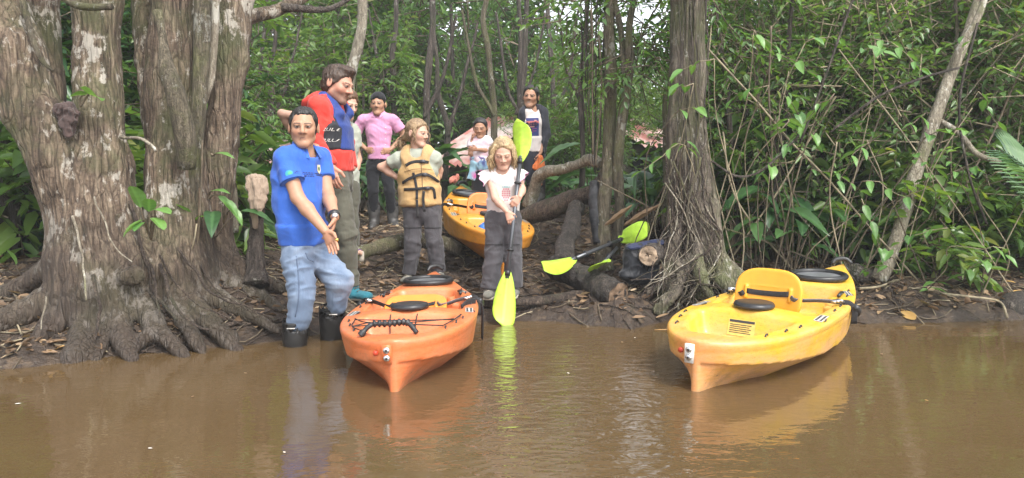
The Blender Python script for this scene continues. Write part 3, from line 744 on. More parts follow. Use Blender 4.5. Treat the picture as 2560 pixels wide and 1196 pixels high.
def forktree(name, label, paths, mat, seed=0, n=10, group=None, cat='tree'):
    o = empty(name, P(*paths[0][0][:3])); tag(o, label, cat, group)
    for i, pts in enumerate(paths):
        p = smooth_path(np.array([pr(*a) for a in pts]), 36)
        p[:, :3] += 0.035 * np.stack([vnoise(p[:, :3] * 2.6 + 7 * j, seed + j + i) for j in range(3)], 1)
        vv, qq, tt = tube_arrays(p[:, :3], p[:, 3] * (1 + 0.12 * vnoise(p[:, :3] * 7, seed)), n)
        part('trunk' if i == 0 else 'limb', mesh_np('trunk', vv, [qq, tt], mat), o)
    return o
t1 = forktree('slim_tree', 'slim mossy tree with a stripped orange streak, left of a forked companion', [[(1512, 680, 6.4, 24), (1514, 560, 6.45, 17), (1522, 400, 6.5, 17), (1530, 200, 6.5, 15), (1528, 60, 6.5, 13), (1530, -160, 6.6, 12)]], M['bark_mossy'], 61)
t2 = forktree('slim_tree', 'slim grey-green forked tree standing close beside the orange-streaked one', [[(1540, 640, 6.5, 13), (1543, 480, 6.45, 13), (1550, 330, 6.4, 13), (1568, 200, 6.4, 11), (1580, 60, 6.4, 9), (1588, -160, 6.4, 8)], [(1566, 215, 6.4, 8), (1556, 90, 6.45, 8), (1540, 10, 6.5, 7), (1530, -100, 6.5, 6)]], M['bark_mossy'], 65)
forktree('leaning_tree', 'pale smooth-barked tree leaning to the right over the leafy bank', [[(2190, 705, 6.0, 20), (2222, 620, 6.05, 17), (2262, 520, 6.1, 17), (2300, 410, 6.15, 16), (2340, 290, 6.2, 15), (2395, 150, 6.3, 13), (2440, 20, 6.4, 11), (2500, -150, 6.5, 9)],
         [(2375, 200, 6.25, 9), (2400, 120, 6.2, 8), (2440, 40, 6.2, 8), (2470, -60, 6.2, 7)], [(2345, 300, 6.2, 6), (2395, 330, 6.1, 6), (2440, 380, 6.0, 7), (2500, 400, 6.0, 6)]], M['bark_pale'], 69)
forktree('pale_tree', 'pale lichen-blotched tree standing directly behind the man in red', [[(872, 585, 9.4, 16), (874, 470, 9.4, 15), (868, 340, 9.4, 15), (876, 200, 9.4, 15), (896, 90, 9.4, 14), (900, 0, 9.4, 13), (905, -200, 9.4, 12)]], M['bark_pale'], 73)
forktree('forked_sapling', 'thin forked sapling in front of the corrugated roof left of the small girl', [[(1105, 560, 10.5, 8), (1112, 430, 10.5, 8), (1118, 340, 10.5, 7), (1100, 250, 10.5, 6), (1090, 130, 10.5, 5), (1075, -60, 10.5, 4)], [(1118, 340, 10.5, 6), (1140, 280, 10.5, 5), (1165, 190, 10.5, 4), (1190, 60, 10.5, 3)]], M['bark_dark'], 77)
forktree('thin_tree', 'thin pale stem rising behind the post with the hanging towel', [[(588, 580, 6.6, 9), (584, 450, 6.6, 8), (582, 340, 6.6, 8), (576, 200, 6.6, 7), (570, -60, 6.6, 6)]], M['bark_pale'], 81)
BG = [(1060, 480, 9.8, 10, 13, 'bark_dark'), (1237, 480, 9.6, 9, -14, 'bark_mossy'), (1292, 470, 10.2, 7, 3, 'bark_dark'), (1300, 460, 11.0, 8, 8, 'bark_dark'), (1395, 480, 12, 7, -20, 'bark_dark'), (1455, 500, 8.6, 7, 8, 'bark_dark'), (1662, 520, 7.6, 7, 14, 'bark_mossy'), (985, 480, 12, 8, 4, 'bark_dark'),
      (690, 480, 11, 7, -10, 'bark_dark'), (650, 500, 12, 6, 9, 'bark_dark'), (1850, 600, 7.2, 8, -50, 'bark_dark'), (1930, 610, 7.0, 8, 40, 'bark_dark'), (2060, 600, 7.4, 7, -24, 'bark_pale'), (2330, 650, 6.6, 6, 45, 'bark_mossy'), (2420, 640, 7.0, 7, 60, 'bark_pale'), (2135, 560, 8.4, 7, 30, 'bark_dark'), (2510, 640, 6.8, 6, -40, 'bark_pale'), (20, 600, 6.5, 26, 20, 'bark_dark'), (1780, 560, 8.8, 9, 25, 'bark_dark')]
for i, (x, y, d, r, lean, m) in enumerate(BG):
    y = 468 + (CAM_H - float(gz((x - 1280) / FPX * d, d))) * FPX / d + 4
    forktree('thin_tree', 'thin dark-stemmed tree rising through the undergrowth', [[(x, y, d, r * 1.25), (x + lean * .2, y - 150, d, r), (x + lean * .5 + rr.uniform(-8, 8), y - 310, d, r * .9), (x + lean + rr.uniform(-10, 10), y - 500, d, r * .75), (x + lean * 1.4, y - 760, d, r * .6)],
             [(x + lean * .4, y - 260, d, r * .6), (x + lean * .4 + 40 * (-1) ** i, y - 360, d, r * .5), (x + lean + 70 * (-1) ** i, y - 520, d, r * .35)]], M[m], 90 + 5 * i, 8, group='thin trees in the undergrowth')

# post with a towel
tubething('wooden_post', 'short bark-covered stump post holding up a hanging beige towel', 'stump',
          [pr(640, 712, 5.0, 34), pr(640, 670, 5.05, 22), pr(641, 600, 5.08, 18), pr(644, 540, 5.1, 16), pr(652, 470, 5.1, 12)], M['bark_dark'], 14, 30, 0.006, 23)
# ------------------------------------------------------------------ leaves
def leaf_quads(base, d, nrm, L, W, fold=0.18, droop=0.15):
    """vectorised leaves: 6 corners, two quads each, folded along the midrib"""
    n = len(base); d = d / (np.linalg.norm(d, axis=1)[:, None] + 1e-9)
    s = np.cross(d, nrm); s /= np.linalg.norm(s, axis=1)[:, None] + 1e-9; u = np.cross(s, d)
    L = L[:, None]; W = W[:, None]
    def at(a, w, h): return base + d * L * a + s * W * w + u * (W * h) - np.array([0, 0, 1.0]) * (L * droop * a * a)
    v = np.stack([at(0, 0, 0), at(.28, -.5, fold), at(.66, -.40, fold), at(1, 0, 0), at(.66, .40, fold), at(.28, .5, fold)], 1).reshape(-1, 3)
    o = np.arange(n)[:, None] * 6
    q = np.concatenate([o + np.array([0, 3, 2, 1]), o + np.array([0, 5, 4, 3])])
    return v, q
def crown_mesh(name, seed, rad, n_tw, lpt, L, W, mats, tw_len=0.45, up=0.25, spread=1.0, shell=0.5, droop=0.2, hang=0.0):
    r = np.random.RandomState(seed)
    rad = np.asarray(rad, float)
    dirs = r.normal(size=(n_tw, 3)); dirs /= np.linalg.norm(dirs, axis=1)[:, None]
    # clumped: twigs gather round a number of sub-centres, leaving gaps
    nc = max(6, n_tw // 14)
    cc = r.normal(size=(nc, 3)); cc /= np.linalg.norm(cc, axis=1)[:, None]; cc *= (r.uniform(0.15, 1, nc) ** shell)[:, None]
    base = cc[r.randint(0, nc, n_tw)] + r.normal(size=(n_tw, 3)) * 0.17
    base *= rad
    out = base / rad; out /= np.linalg.norm(out, axis=1)[:, None] + 1e-9
    td = out * 0.6 + r.normal(size=(n_tw, 3)) * 0.55 * spread + np.array([0, 0, up - hang])
    td /= np.linalg.norm(td, axis=1)[:, None]
    tl = tw_len * r.uniform(0.6, 1.3, n_tw)
    t = (np.arange(lpt) + 0.6) / lpt
    P0 = base[:, None] + td[:, None] * (tl[:, None] * t)[..., None] - np.array([0, 0, 1.0]) * (droop * tl[:, None] * t ** 2)[..., None]
    side = np.cross(td, np.array([0, 0, 1.0]) + 0.3 * r.normal(size=(n_tw, 3))); side /= np.linalg.norm(side, axis=1)[:, None] + 1e-9
    sg = np.where(np.arange(lpt) % 2 == 0, 1.0, -1.0)[None, :, None]
    ld = td[:, None] * 0.55 + side[:, None] * sg * 0.85 + r.normal(size=(n_tw, lpt, 3)) * 0.28 - np.array([0, 0, 0.25 + hang])
    nr = np.cross(side, td)[:, None] * 0.7 + np.array([0, 0, 0.55]) + r.normal(size=(n_tw, lpt, 3)) * 0.35
    m = n_tw * lpt
    Ls = L * r.uniform(0.65, 1.25, m); Ws = W * r.uniform(0.7, 1.2, m)
    v, q = leaf_quads(P0.reshape(m, 3), ld.reshape(m, 3), nr.reshape(m, 3), Ls, Ws, droop=0.25)
    rn = np.repeat((np.repeat(r.uniform(0, 1, n_tw), lpt) * 0.45 + r.uniform(0, 1, m) * 0.55), 6)
    # twigs: three-sided slivers
    a = np.array([0, 2.094, 4.189]); b2 = np.cross(td, side)
    ring = (side[:, None] * np.cos(a)[None, :, None] + b2[:, None] * np.sin(a)[None, :, None]) * (0.004 + 0.006 * tw_len)
    e0 = base[:, None] - td[:, None] * tl[:, None, None] * 0.35 + ring * 1.5
    e1 = P0[:, -1][:, None] + ring * 0.4
    tv = np.concatenate([e0, e1], 1).reshape(-1, 3); o = np.arange(n_tw)[:, None] * 6
    tq = np.concatenate([o + np.array([i, (i + 1) % 3, 3 + (i + 1) % 3, 3 + i]) for i in range(3)]) + len(v)
    fm = np.concatenate([np.zeros(len(q)), np.ones(len(tq))])
    return mesh_np(name, np.concatenate([v, tv]), np.concatenate([q, tq]), mats, False, {'rnd': np.concatenate([rn, np.zeros(len(tv))])}, fm)
def trunk_mesh(name, seed, h, r0, mat, limbs=5):
    r = np.random.RandomState(seed); b = MB()
    p = smooth_path(np.array([[0, 0, -0.2, r0 * 1.5], [0, 0, h * .15, r0], [r.uniform(-.1, .1) * h * .3, r.uniform(-.1, .1) * h * .3, h * .5, r0 * .8], [r.uniform(-.15, .15) * h * .4, r.uniform(-.15, .15) * h * .4, h, r0 * .3]]), 14)
    b.tube(p[:, :3], p[:, 3], 7)
    for i in range(limbs):
        k = r.randint(4, 12); a = r.uniform(0, 6.28); l = h * r.uniform(.14, .28)
        s = p[k, :3]; e = s + np.array([math.cos(a) * l, math.sin(a) * l, l * r.uniform(.4, 1.1)])
        b.tube([s, (s + e) / 2 + r.normal(size=3) * .05, e], [p[k, 3] * .6, p[k, 3] * .45, p[k, 3] * .2], 5, smooth=7)
    return b.mesh(name, mat)
# prototypes: fine, medium, broad leaved crowns
CR = {}
CR['fine'] = [crown_mesh('crown', 100 + i, (1.35, 1.35, 2.0), 520, 11, .115, .044, [M['leaf_a'], M['twig']], .5) for i in range(2)]
CR['mid'] = [crown_mesh('crown', 110 + i, (1.3, 1.3, 1.95), 330, 10, .155, .06, [M['leaf_b'], M['twig']], .55) for i in range(2)]
CR['dark'] = [crown_mesh('crown', 120 + i, (1.3, 1.3, 1.9), 300, 10, .165, .068, [M['leaf_c'], M['twig']], .5, droop=.4) for i in range(2)]
CR['broad'] = [crown_mesh('crown', 130 + i, (1.1, 1.1, 1.5), 120, 7, .26, .12, [M['leaf_a'], M['twig']], .6) for i in range(2)]
CR['pale'] = [crown_mesh('crown', 140 + i, (1.2, 1.0, 1.7), 330, 9, .092, .046, [M['leaf_pale'], M['twig_pale']], .55, spread=1.5) for i in range(2)]
CR['low'] = [crown_mesh('crown', 150 + i, (.75, .6, .45), 150, 8, .15, .06, [M['leaf_b'], M['twig']], .32, up=.5) for i in range(2)]
PROTO = {}
def tree_proto(kind, i, label, group, cat='tree', trunk_h=4.5, r0=.05, cz=2.5, bm='bark_dark'):
    o = empty('understorey_tree' if cat == 'tree' else 'shrub', (0, -30, -5)); tag(o, label, cat, group)
    part_local('trunk', trunk_mesh('trunk', 200 + i * 7 + len(PROTO), trunk_h, r0, M[bm]), o)
    c = part_local('crown', CR[kind][i], o, loc=(0, 0, cz))
    return o
FOREST = [('fine', 'small-leaved understorey tree in the green wall behind the people', 'small-leaved trees behind the people'),
          ('mid', 'medium-leaved bright green tree in the green wall behind the people', 'medium-leaved trees behind the people'),
          ('dark', 'dark glossy-leaved tree in the green wall behind the people', 'dark glossy trees behind the people'),
          ('broad', 'broad-leaved tree in the green wall behind the people', 'broad-leaved trees behind the people'),
          ('pale', 'pale green twiggy shrub tree crowding the right bank', 'pale twiggy trees on the right bank'),
          ('low', 'low leafy bush growing on the bank', 'low bushes on the bank')]
used = {}
def plant_tree(kind, x, y, s=1.0, rz=None, sz=1.0, dz=0.0, rs=RS):
    i = rs.randint(0, 2); key = (kind, i); px_ = 1280 + FPX * x / y
    if any(9.3 < y < hd and abs(px_ - hx) < hw + 1.05 * s * FPX / y for hx, hd, hw in ((1135, 14.2, 50), (665, 14.5, 30), (1645, 15, 25))): return None     # keep the huts in sight
    rz = rs.uniform(0, 6.28) if rz is None else rz
    loc = (x, y, float(gz(x, y, False)) - 0.05 + dz); rot = (rs.uniform(-.06, .06), rs.uniform(-.06, .06), rz); sc = (s, s, s * sz)
    if key not in PROTO:
        f = [f for f in FOREST if f[0] == kind][0]
        if kind == 'low': o = tree_proto(kind, i, f[1], f[2], 'bush', .5, .012, .45)
        else: o = tree_proto(kind, i, f[1], f[2], 'tree', 3.9, .028 if kind != 'pale' else .02, 2.0 if kind != 'pale' else 1.7, 'bark_dark' if kind != 'pale' else 'bark_pale')
        PROTO[key] = o; o.location = loc; o.rotation_euler = rot; o.scale = sc
    else: o = copy_tree(PROTO[key], loc, rot, sc)
    return o
def xat(px, d): return (px - 1280) / FPX * d
# rows of trees from just behind the people back into the wood
rf = np.random.RandomState(21)
def kindpick(p): return ['fine', 'mid', 'dark', 'broad'][rf.choice(4, p=p)]
for d, n, p, smin, smax in ((11.2, 6, (.45, .2, .25, .1), .85, 1.1), (13.5, 7, (.4, .35, .15, .1), 1.1, 1.4), (16.5, 8, (.3, .5, .1, .1), 1.3, 1.8), (21.5, 8, (.3, .5, .1, .1), 1.6, 2.2), (28.0, 8, (.3, .5, .1, .1), 2.2, 3.0)):
    for k in range(n):
        px = -250 + (k + rf.uniform(.15, .85)) / n * 3060
        if d < 15 and (590 < px < 770 or 1050 < px < 1250): continue
        s_ = rf.uniform(smin, smax)
        if abs(px - 1550) < 60 + 1.35 * s_ * FPX / d: continue            # the gap where the sky shows
        dd = d * rf.uniform(.93, 1.08)
        plant_tree(kindpick(p), xat(px, dd), dd, s_, sz=rf.uniform(.9, 1.15), rs=rf)
for (px, d, s) in ((1270, 15, .8), (1340, 17, .9), (1400, 14.5, .75), (1450, 18, .95), (1500, 15.5, .75), (1545, 19, .9), (1600, 17, .7), (1640, 20, .9), (1690, 16, .8), (1180, 18, 1.1), (1090, 17.5, 1.2), (1310, 22, 1.35), (1460, 24, 1.3), (1580, 25, 1.2), (1360, 12.6, .55), (1470, 11.2, .5), (1570, 11.0, .5), (1640, 10.4, .5), (790, 13, .95), (900, 12.4, .9), (1010, 13.2, .95), (1290, 12.8, .85), (1400, 13.5, .7), (960, 16, 1.3), (820, 17, 1.4), (700, 12.2, .8)):
    plant_tree(['mid', 'fine', 'mid'][int(px) % 3], xat(px, d), d, s, rs=rf)
# the thicket on the right, nearer the water
for (px, d, s, kd) in ((1900, 7.7, .7, 'fine'), (1920, 9.2, .85, 'dark'), (1930, 7.6, .85, 'pale'), (2030, 8.0, 1.0, 'pale'), (2120, 7.2, .8, 'pale'), (2200, 8.2, 1.0, 'pale'), (2270, 7.4, .95, 'pale'), (2370, 7.0, .85, 'pale'), (2440, 8.0, 1.05, 'pale'), (2500, 7.2, .95, 'pale'), (2600, 7.0, 1.0, 'pale'), (2720, 7.5, 1.0, 'pale'),
                       (1990, 10.5, 1.2, 'mid'), (2170, 11.0, 1.2, 'fine'), (2340, 10.4, 1.2, 'mid'), (2520, 11, 1.3, 'fine'), (2700, 10.0, 1.2, 'fine'), (2460, 6.6, .4, 'broad')):
    plant_tree(kd, xat(px, d), d, s, rs=rf)
# behind the big tree
for (px, d, s, kd) in ((-80, 7.2, .8, 'mid'), (30, 7.6, .9, 'fine'), (160, 8.0, .9, 'mid'), (300, 8.2, .9, 'dark'), (500, 8.6, .7, 'fine'), (430, 9.0, 1.0, 'mid'), (-200, 6.5, .9, 'dark')):
    plant_tree(kd, xat(px, d), d, s, rs=rf)
# light crowns of the twin trees and of the vine-rooted tree, across the pale sky
lace = crown_mesh('crown', 180, (1.0, .8, .75), 95, 9, .10, .042, [M['leaf_a'], M['twig']], .45, droop=.4)
for root, spots in ((t2, [(P(1600, 60, 6.6), .75), (P(1500, -40, 6.9), .8)]), (t1, [(P(1470, 60, 7.4), .8)]), (vt, [(P(1650, 40, 6.9), .6), (P(1790, -20, 6.6), .8)])):
    for i, (l, s_) in enumerate(spots): part_local('crown', lace, root, loc=tuple(np.array(l) - np.array(root.location)), rot=(0, 0, i * 1.9 + s_ * 7), scale=(s_,) * 3)
# low bushes
for k in range(34):
    px = rf.uniform(-150, 1900) if k < 28 else rf.uniform(1900, 2700); d = rf.uniform(10.2, 12.5) if px < 1750 else rf.uniform(6.3, 9)
    if px < 560: d = rf.uniform(6.3, 9)
    if 1100 < px < 1420 and d < 9.4: d += 1.2
    if 1050 < px < 1250 or 1480 < px < 1800: continue
    if 1750 < px < 1960: d += 1.2
    plant_tree('low', xat(px, d), d, rf.uniform(.8, 1.5), rs=rf)
# far wood closing the view
def far_wood():
    r = np.random.RandomState(77); n = 9000
    px = r.uniform(-900, 3500, n); d = r.uniform(34, 56, n)
    x = (px - 1280) / FPX * d
    top = 5.0 + 8 * fbm(np.stack([x * .12, d * .1, 0 * x], 1), 3, 3) - 12.0 * np.exp(-((px - 1540) / 210) ** 2) - 2.5 * np.exp(-((px - 1900) / 120) ** 2)
    z = 0.5 + r.uniform(0, 1, n) * np.maximum(top, 1.5)
    base = np.stack([x, d, z], 1); dr = r.normal(size=(n, 3)); nr = r.normal(size=(n, 3)) + np.array([0, -.3, .6])
    v, q = leaf_quads(base, dr, nr, r.uniform(.5, 1.0, n), r.uniform(.25, .45, n))
    return mesh_np('far_wood', v, q, M['leaf_b'], False, {'rnd': np.repeat(r.uniform(0, 1, n), 6)})
tag(link('far_wood', far_wood()), 'distant mass of forest foliage closing the view between the trees', None, None, 'stuff')

# ------------------------------------------------------------------ kayaks: sit-on-top hulls, stern towards the camera
def itp(x, xs, ys): return np.interp(x, xs, ys)
KL = 2.75
def kW(u):
    u = np.asarray(u, float); t = np.clip(u / 1.1, 0, 1); s = np.clip((KL - u) / 1.65, 0, 1)
    a = 0.395 * np.power(np.maximum(1 - np.power(1 - t, 3.0), 0), 0.6); b = 0.395 * (1 - np.power(1 - s, 1.75))
    return np.where(u < 1.1, a, b)
_zt = ([0, .25, .6, 1.4, 2.0, 2.4, 2.75], [.243, .245, .250, .252, .262, .282, .312])
_zc = ([0, .4, .9, 1.5, 2.2, 2.6, 2.75], [.140, .105, .055, .040, .09, .18, .26])
_pp = ([0, .08, .25, .5, 1.0, 1.8, 2.5, 2.75], [2.8, 2.6, 1.5, .78, .5, .5, 1.0, 1.4])
_zb = ([0, .05, 1.0, 2.0, 2.5, 2.75], [-.10, -.10, -.06, -.055, .02, .16])
def smax(a, b, k):
    h = np.clip(0.5 - 0.5 * (b - a) / k, 0, 1); return b + (a - b) * h + k * h * (1 - h)
def hull_mesh():
    r = 0.0085
    vol = Vol((-.03, -.43, -.13), (2.79, .43, .42), r)
    x = vol.ax[0][:, None, None]; y = vol.ax[1][None, :, None]; z = vol.ax[2][None, None, :]
    W = kW(x); W2 = kW(np.maximum(x - .012, 0)); zt = itp(x, *_zt); zc = itp(x, *_zc); zb = itp(x, *_zb); p = itp(x, *_pp)
    ay = np.abs(y)
    s = np.clip((z - zc) / (zt - zc), 0, 1)
    wup = W * (0.90 + 0.10 * s)
    t = np.clip((z - zb) / (zc - zb), 1e-4, 1)
    wk = np.minimum(0.022, np.where(x < .04, .022, .022))
    wlo = wk + np.maximum(W2 * 0.885 - wk, 0) * np.power(t, p)
    w = np.where(z > zc, wup, wlo)
    side = ay - w
    hump = 0.028 * np.exp(-((x - .78) / .17) ** 2) * np.clip(1 - (ay / .34) ** 2, 0, 1) + 0.02 * np.exp(-((x - 2.05) / .35) ** 2) * np.clip(1 - (ay / .25) ** 2, 0, 1)
    top = z - (zt + hump + 0.010 * np.cos(np.clip(ay / np.maximum(W, .05), 0, 1) * 1.57))
    d = smax(side, top, .028)
    d = smax(d, zb - z, .012)
    d = smax(d, -x + .0 * z, .02); d = smax(d, x - KL, .02)
    dz = zt - z
    def well(u0, u1, inset, floor, k=.035, sl=.28, sle=.35):
        e = smax(ay - (W - inset) + dz * sl, np.maximum(u0 - x, x - u1) + dz * sle, .06)
        return smax(e, floor - z, k)
    d = smax(d, -well(.17, .68, .115, .12), .022)
    d = smax(d, -well(.90, 1.84, .10, .085), .022)
    # foot rests moulded into the side walls, and the drain recess in the stern
    for i in range(4):
        u0 = 1.42 + .1 * i
        rib = smax(np.abs(x - u0) - .018, np.maximum(ay - (W - .05), (W - .17) - ay), .015)
        d = np.minimum(d, np.maximum(smax(rib, z - (zt - .03), .02), 0.05 - z))
    hole = np.sqrt((y - .085) ** 2 + (z - .185) ** 2 + (x * .5) ** 2) - .016
    d = smax(d, -np.where(x < .09, hole, 1), .006)
    seam = np.abs(z - (zt - .035)) - .004                       # moulding line just under the rim
    d = d + np.where(np.abs(side) < .02, np.clip(1 - np.abs(z - (zt - .05)) / .006, 0, 1) * .0035, 0)
    vol.F[:] = d
    v, q = vol.net(); v = relax(v, q, 1, .5)
    return v, q
HV, HQ = hull_mesh()
HBVH = BVHTree.FromPolygons([tuple(a) for a in HV], [tuple(int(i) for i in a) for a in HQ])
def deck(u, v, lift=0.004):
    h = HBVH.ray_cast(Vector((u, v, 1.0)), Vector((0, 0, -1)))
    return V(u, v, (h[0].z if h[0] is not None else .25) + lift)
def decal(name, tri_v, faces, org, uu, vv, bvh, mat, root, off=0.0025, reach=0.35, local=True):
    """a flat print laid onto a surface: 2D points thrown onto it along the print's normal"""
    uu = unit(uu); vv = unit(vv - uu * np.dot(vv, uu)); n = np.cross(uu, vv); out = []
    for a in tri_v:
        s = np.asarray(org) + uu * a[0] + vv * a[1]
        h = bvh.ray_cast(Vector(s + n * reach), Vector(-n), reach * 2)
        out.append(np.array(h[0]) + n * off if h[0] is not None else None)
    good = [o for o in out if o is not None]
    if not good: return None
    mean = np.mean(good, 0)
    keep = [f for f in faces if all(out[i] is not None for i in f)]
    out = [mean if o is None else o for o in out]
    t = [f for f in keep if len(f) == 3]; q = [f for f in keep if len(f) == 4]
    F = [np.array(f) for f in (q, t) if len(f)]
    if not F: return None
    me = mesh_np(name, np.array(out), F, mat, False)
    return part_local(name, me, root) if local else part(name, me, root)
def grid2d(w, h, nx, ny):
    xs = np.linspace(-w / 2, w / 2, nx + 1); ys = np.linspace(-h / 2, h / 2, ny + 1)
    v = [(x, y) for x in xs for y in ys]
    f = [(i * (ny + 1) + j, (i + 1) * (ny + 1) + j, (i + 1) * (ny + 1) + j + 1, i * (ny + 1) + j + 1) for i in range(nx) for j in range(ny)]
    return v, f
def disc2d(r, n=10, cx=0, cy=0, ry=None):
    ry = r if ry is None else ry
    v = [(cx, cy)] + [(cx + r * math.cos(6.2832 * i / n), cy + ry * math.sin(6.2832 * i / n)) for i in range(n)]
    return v, [(0, 1 + i, 1 + (i + 1) % n) for i in range(n)]
def merge2d(items):
    v, f = [], []
    for a, b in items: f += [tuple(i + len(v) for i in t) for t in b]; v += list(a)
    return v, f
def poly2d(pts): 
    c = np.mean(pts, 0); v = [tuple(c)] + [tuple(p) for p in pts]; n = len(pts)
    return v, [(0, 1 + i, 1 + (i + 1) % n) for i in range(n)]

M['print_dark'] = plain('print_dark', (0.03, 0.03, 0.032), 0.6)
M['print_grey'] = plain('print_grey', (0.48, 0.46, 0.42), 0.55, noise=.25, nscale=60)
M['hatch_grey'] = plain('hatch_grey', (0.16, 0.165, 0.175), 0.3, noise=.3, nscale=12)
M['sticker_cream'] = plain('sticker_cream', (0.62, 0.47, 0.12), 0.6, noise=.15, nscale=40)
M['drain_red'] = plain('drain_red', (0.45, 0.05, 0.02), 0.5)
def seat_mesh(mat):
    def ops(v):
        v.rbox((0, 0, .155), (.016, .235, .175), None, .014, .01)
    vol = Vol((-.05, -.28, -.04), (.06, .28, .37), .0065)
    x = vol.ax[0][:, None, None]; y = vol.ax[1][None, :, None]; z = vol.ax[2][None, None, :]
    bend = 0.35 * y ** 2
    xx = x + bend - .02
    oy, oz = np.abs(y), z - .16
    out = np.power(np.power(oy / .238, 3.2) + np.power(np.abs(oz) / .175, np.where(oz > 0, 2.4, 4.0)), .35) - 1
    out = out * .16
    d = smax(out, np.abs(xx) - .016, .018)
    rec = smax(out + .028, -(xx + .006), .012)                    # recessed panel in the back face
    d = smax(d, -smax(rec, xx - .0 - .2, .01), .008)
    for s_ in (-1, 1):                                            # strap guides
        g = smax(smax(np.abs(y - s_ * .155) - .013, np.abs(z - .155) - .05, .01), np.abs(xx + .012) - .018, .01); d = np.minimum(d, g)
    d = np.minimum(d, smax(smax(oy - .165, np.abs(z - .205) - .006, .006), np.abs(xx + .008) - .010, .006))
    vol.F[:] = np.where(d > 1, 1, d)
    v, q = vol.net(); return mesh_np('seat_back', relax(v, q, 1), q, mat)
def kayak(label, loc, yaw, pitch, roll, mats, seat_tilt, bungee, hull_me, seat_me, sticker=None):
    o = empty('kayak', loc); o.rotation_euler = Matrix.Rotation(yaw, 3, 'Z').to_euler()
    R = Matrix.Rotation(yaw, 3, 'Z') @ Matrix.Rotation(-pitch, 3, 'Y') @ Matrix.Rotation(roll, 3, 'X')
    o.rotation_euler = R.to_euler()
    tag(o, label, 'kayak', 'kayaks on the bank')
    h = part_local('hull', hull_me, o)
    if h.data.materials and h.data.materials[0] != mats[0]:
        h.material_slots[0].link = 'OBJECT'; h.material_slots[0].material = mats[0]
    su = 0.99; T = Matrix.Rotation(seat_tilt, 3, 'Y'); base = V(su, 0, .205)
    SS = .82
    def sp(x, y, z): return base + np.array(T @ (Vector((x, y, z)) * SS))
    s = part_local('seat_back', seat_me, o, loc=tuple(base), rot=T.to_euler(), scale=SS)
    s.material_slots[0].link = 'OBJECT'; s.material_slots[0].material = mats[1]
    b = MB(); b.tube([sp(-.012, -.15, .165), sp(.0, -.07, .158), sp(.002, .07, .155), sp(-.012, .15, .16)], 1, 8, smooth=12, flat=(.004, .016, T @ Vector((0, 0, 1)))); part_local('seat_strap', b.mesh('seat_strap', M['black_web']), o)
    for sg in (-1, 1):
        e = deck(1.34, sg * .335, .012); b = MB()
        b.tube([sp(-.02, sg * .165, .15), sp(-.01, sg * .20, .13), (np.array(sp(0, sg * .22, .11)) + e) / 2 + V(0, 0, .015), e], 1, 8, smooth=14, flat=(.004, .014, (0, 0.3, 1)))
        part_local('side_strap', b.mesh('side_strap', M['grey_web'] if sg < 0 else M['black_web']), o)
        b = MB(); m_ = (np.array(sp(0, sg * .22, .11)) * .22 + e * .78) + V(0, 0, .01)
        for k in range(3): b.box(m_ + V(.03 * k - .03, -sg * .012 * -k, .004), (.006, .022, .006), Matrix.Rotation(sg * .5, 3, 'Z'))
        part_local('buckle', b.mesh('buckle', M['steel'], False), o)
        b = MB(); pts = [e, deck(1.37, sg * .36, .01), V(1.38, sg * (float(kW(1.38)) + .012), .225), V(1.39, sg * (float(kW(1.39)) + .012), .14)]
        b.tube(pts, 1, 8, smooth=12, flat=(.005, .018, (0, 0, 1))); part_local('rim_strap', b.mesh('rim_strap', M['black_web']), o)
        b = MB(); b.tube([V(1.375, sg * (float(kW(1.38)) + .016), .245), V(1.42, sg * (float(kW(1.4)) + .02), .215), V(1.45, sg * (float(kW(1.45)) + .02), .185)], [.018, .026, .018], 10, smooth=8)
        part_local('toggle', b.mesh('toggle', M['black_rubber']), o)
    # the round hump hatch and the big bow hatch
    c = deck(.785, .0, .0)
    b = MB(); a = np.linspace(0, 6.2832, 25)
    b.tube([c + V(0, 0, .0), c + V(0, 0, .012), c + V(0, 0, .026), c + V(0, 0, .030)], [.108, .112, .104, .088], 28)
    lid = part_local('small_hatch', b.mesh('small_hatch', M['black_plastic']), o)
    c = deck(2.06, 0, 0) + V(0, 0, .004); ring = np.stack([c[0] + .172 * np.cos(a), .172 * np.sin(a), c[2] + .010 + .03 * (.172 * np.cos(a))], 1)
    b = MB(); b.tube(ring, .020, 10, cap=False); hr = part_local('hatch_ring', b.mesh('hatch_ring', M['black_rubber']), o)
    b = MB(); v2, f2 = disc2d(.165, 28); b.add([(c[0] + x_, y_, c[2] + .006 + .03 * x_ + .010 * (1 - (x_ * x_ + y_ * y_) / .027)) for x_, y_ in v2], None, f2)
    cv = link('hatch_cover', b.mesh('hatch_cover', M['hatch_grey']), hr); KIDS.setdefault(hr.name, []).append(cv)
    # handle at the bow tip
    b = MB(); b.tube([(2.60, .05, .325), (2.63, .03, .355), (2.66, -.03, .36), (2.66, -.075, .33)], [.014, .02, .02, .014], 8, smooth=14); part_local('bow_handle', b.mesh('bow_handle', M['black_rubber']), o)
    # two bolts on their plate beside the drain plug
    b = MB(); b.box((-.001, .028, .183), (.008, .022, .046)); bp = part_local('bolt_plate', b.mesh('bolt_plate', M['white'] if sticker else mats[0], False), o)
    for zz in (.165, .203):
        b = MB(); b.tube([(-.006, .028, zz), (-.014, .028, zz), (-.018, .028, zz)], [.0165, .0155, .010], 14); bo = link('bolt', b.mesh('bolt', M['steel']), bp); KIDS.setdefault(bp.name, []).append(bo)
        b = MB(); b.tube([(-.0175, .028, zz), (-.0195, .028, zz)], .006, 8); ba = link('bolt', b.mesh('bolt', M['print_dark']), bp); KIDS.setdefault(bp.name, []).append(ba)
    b = MB(); b.tube([(.028, .085, .185), (.016, .085, .185)], [.014, .012], 12); part_local('drain_plug', b.mesh('drain_plug', M['drain_red']), o)
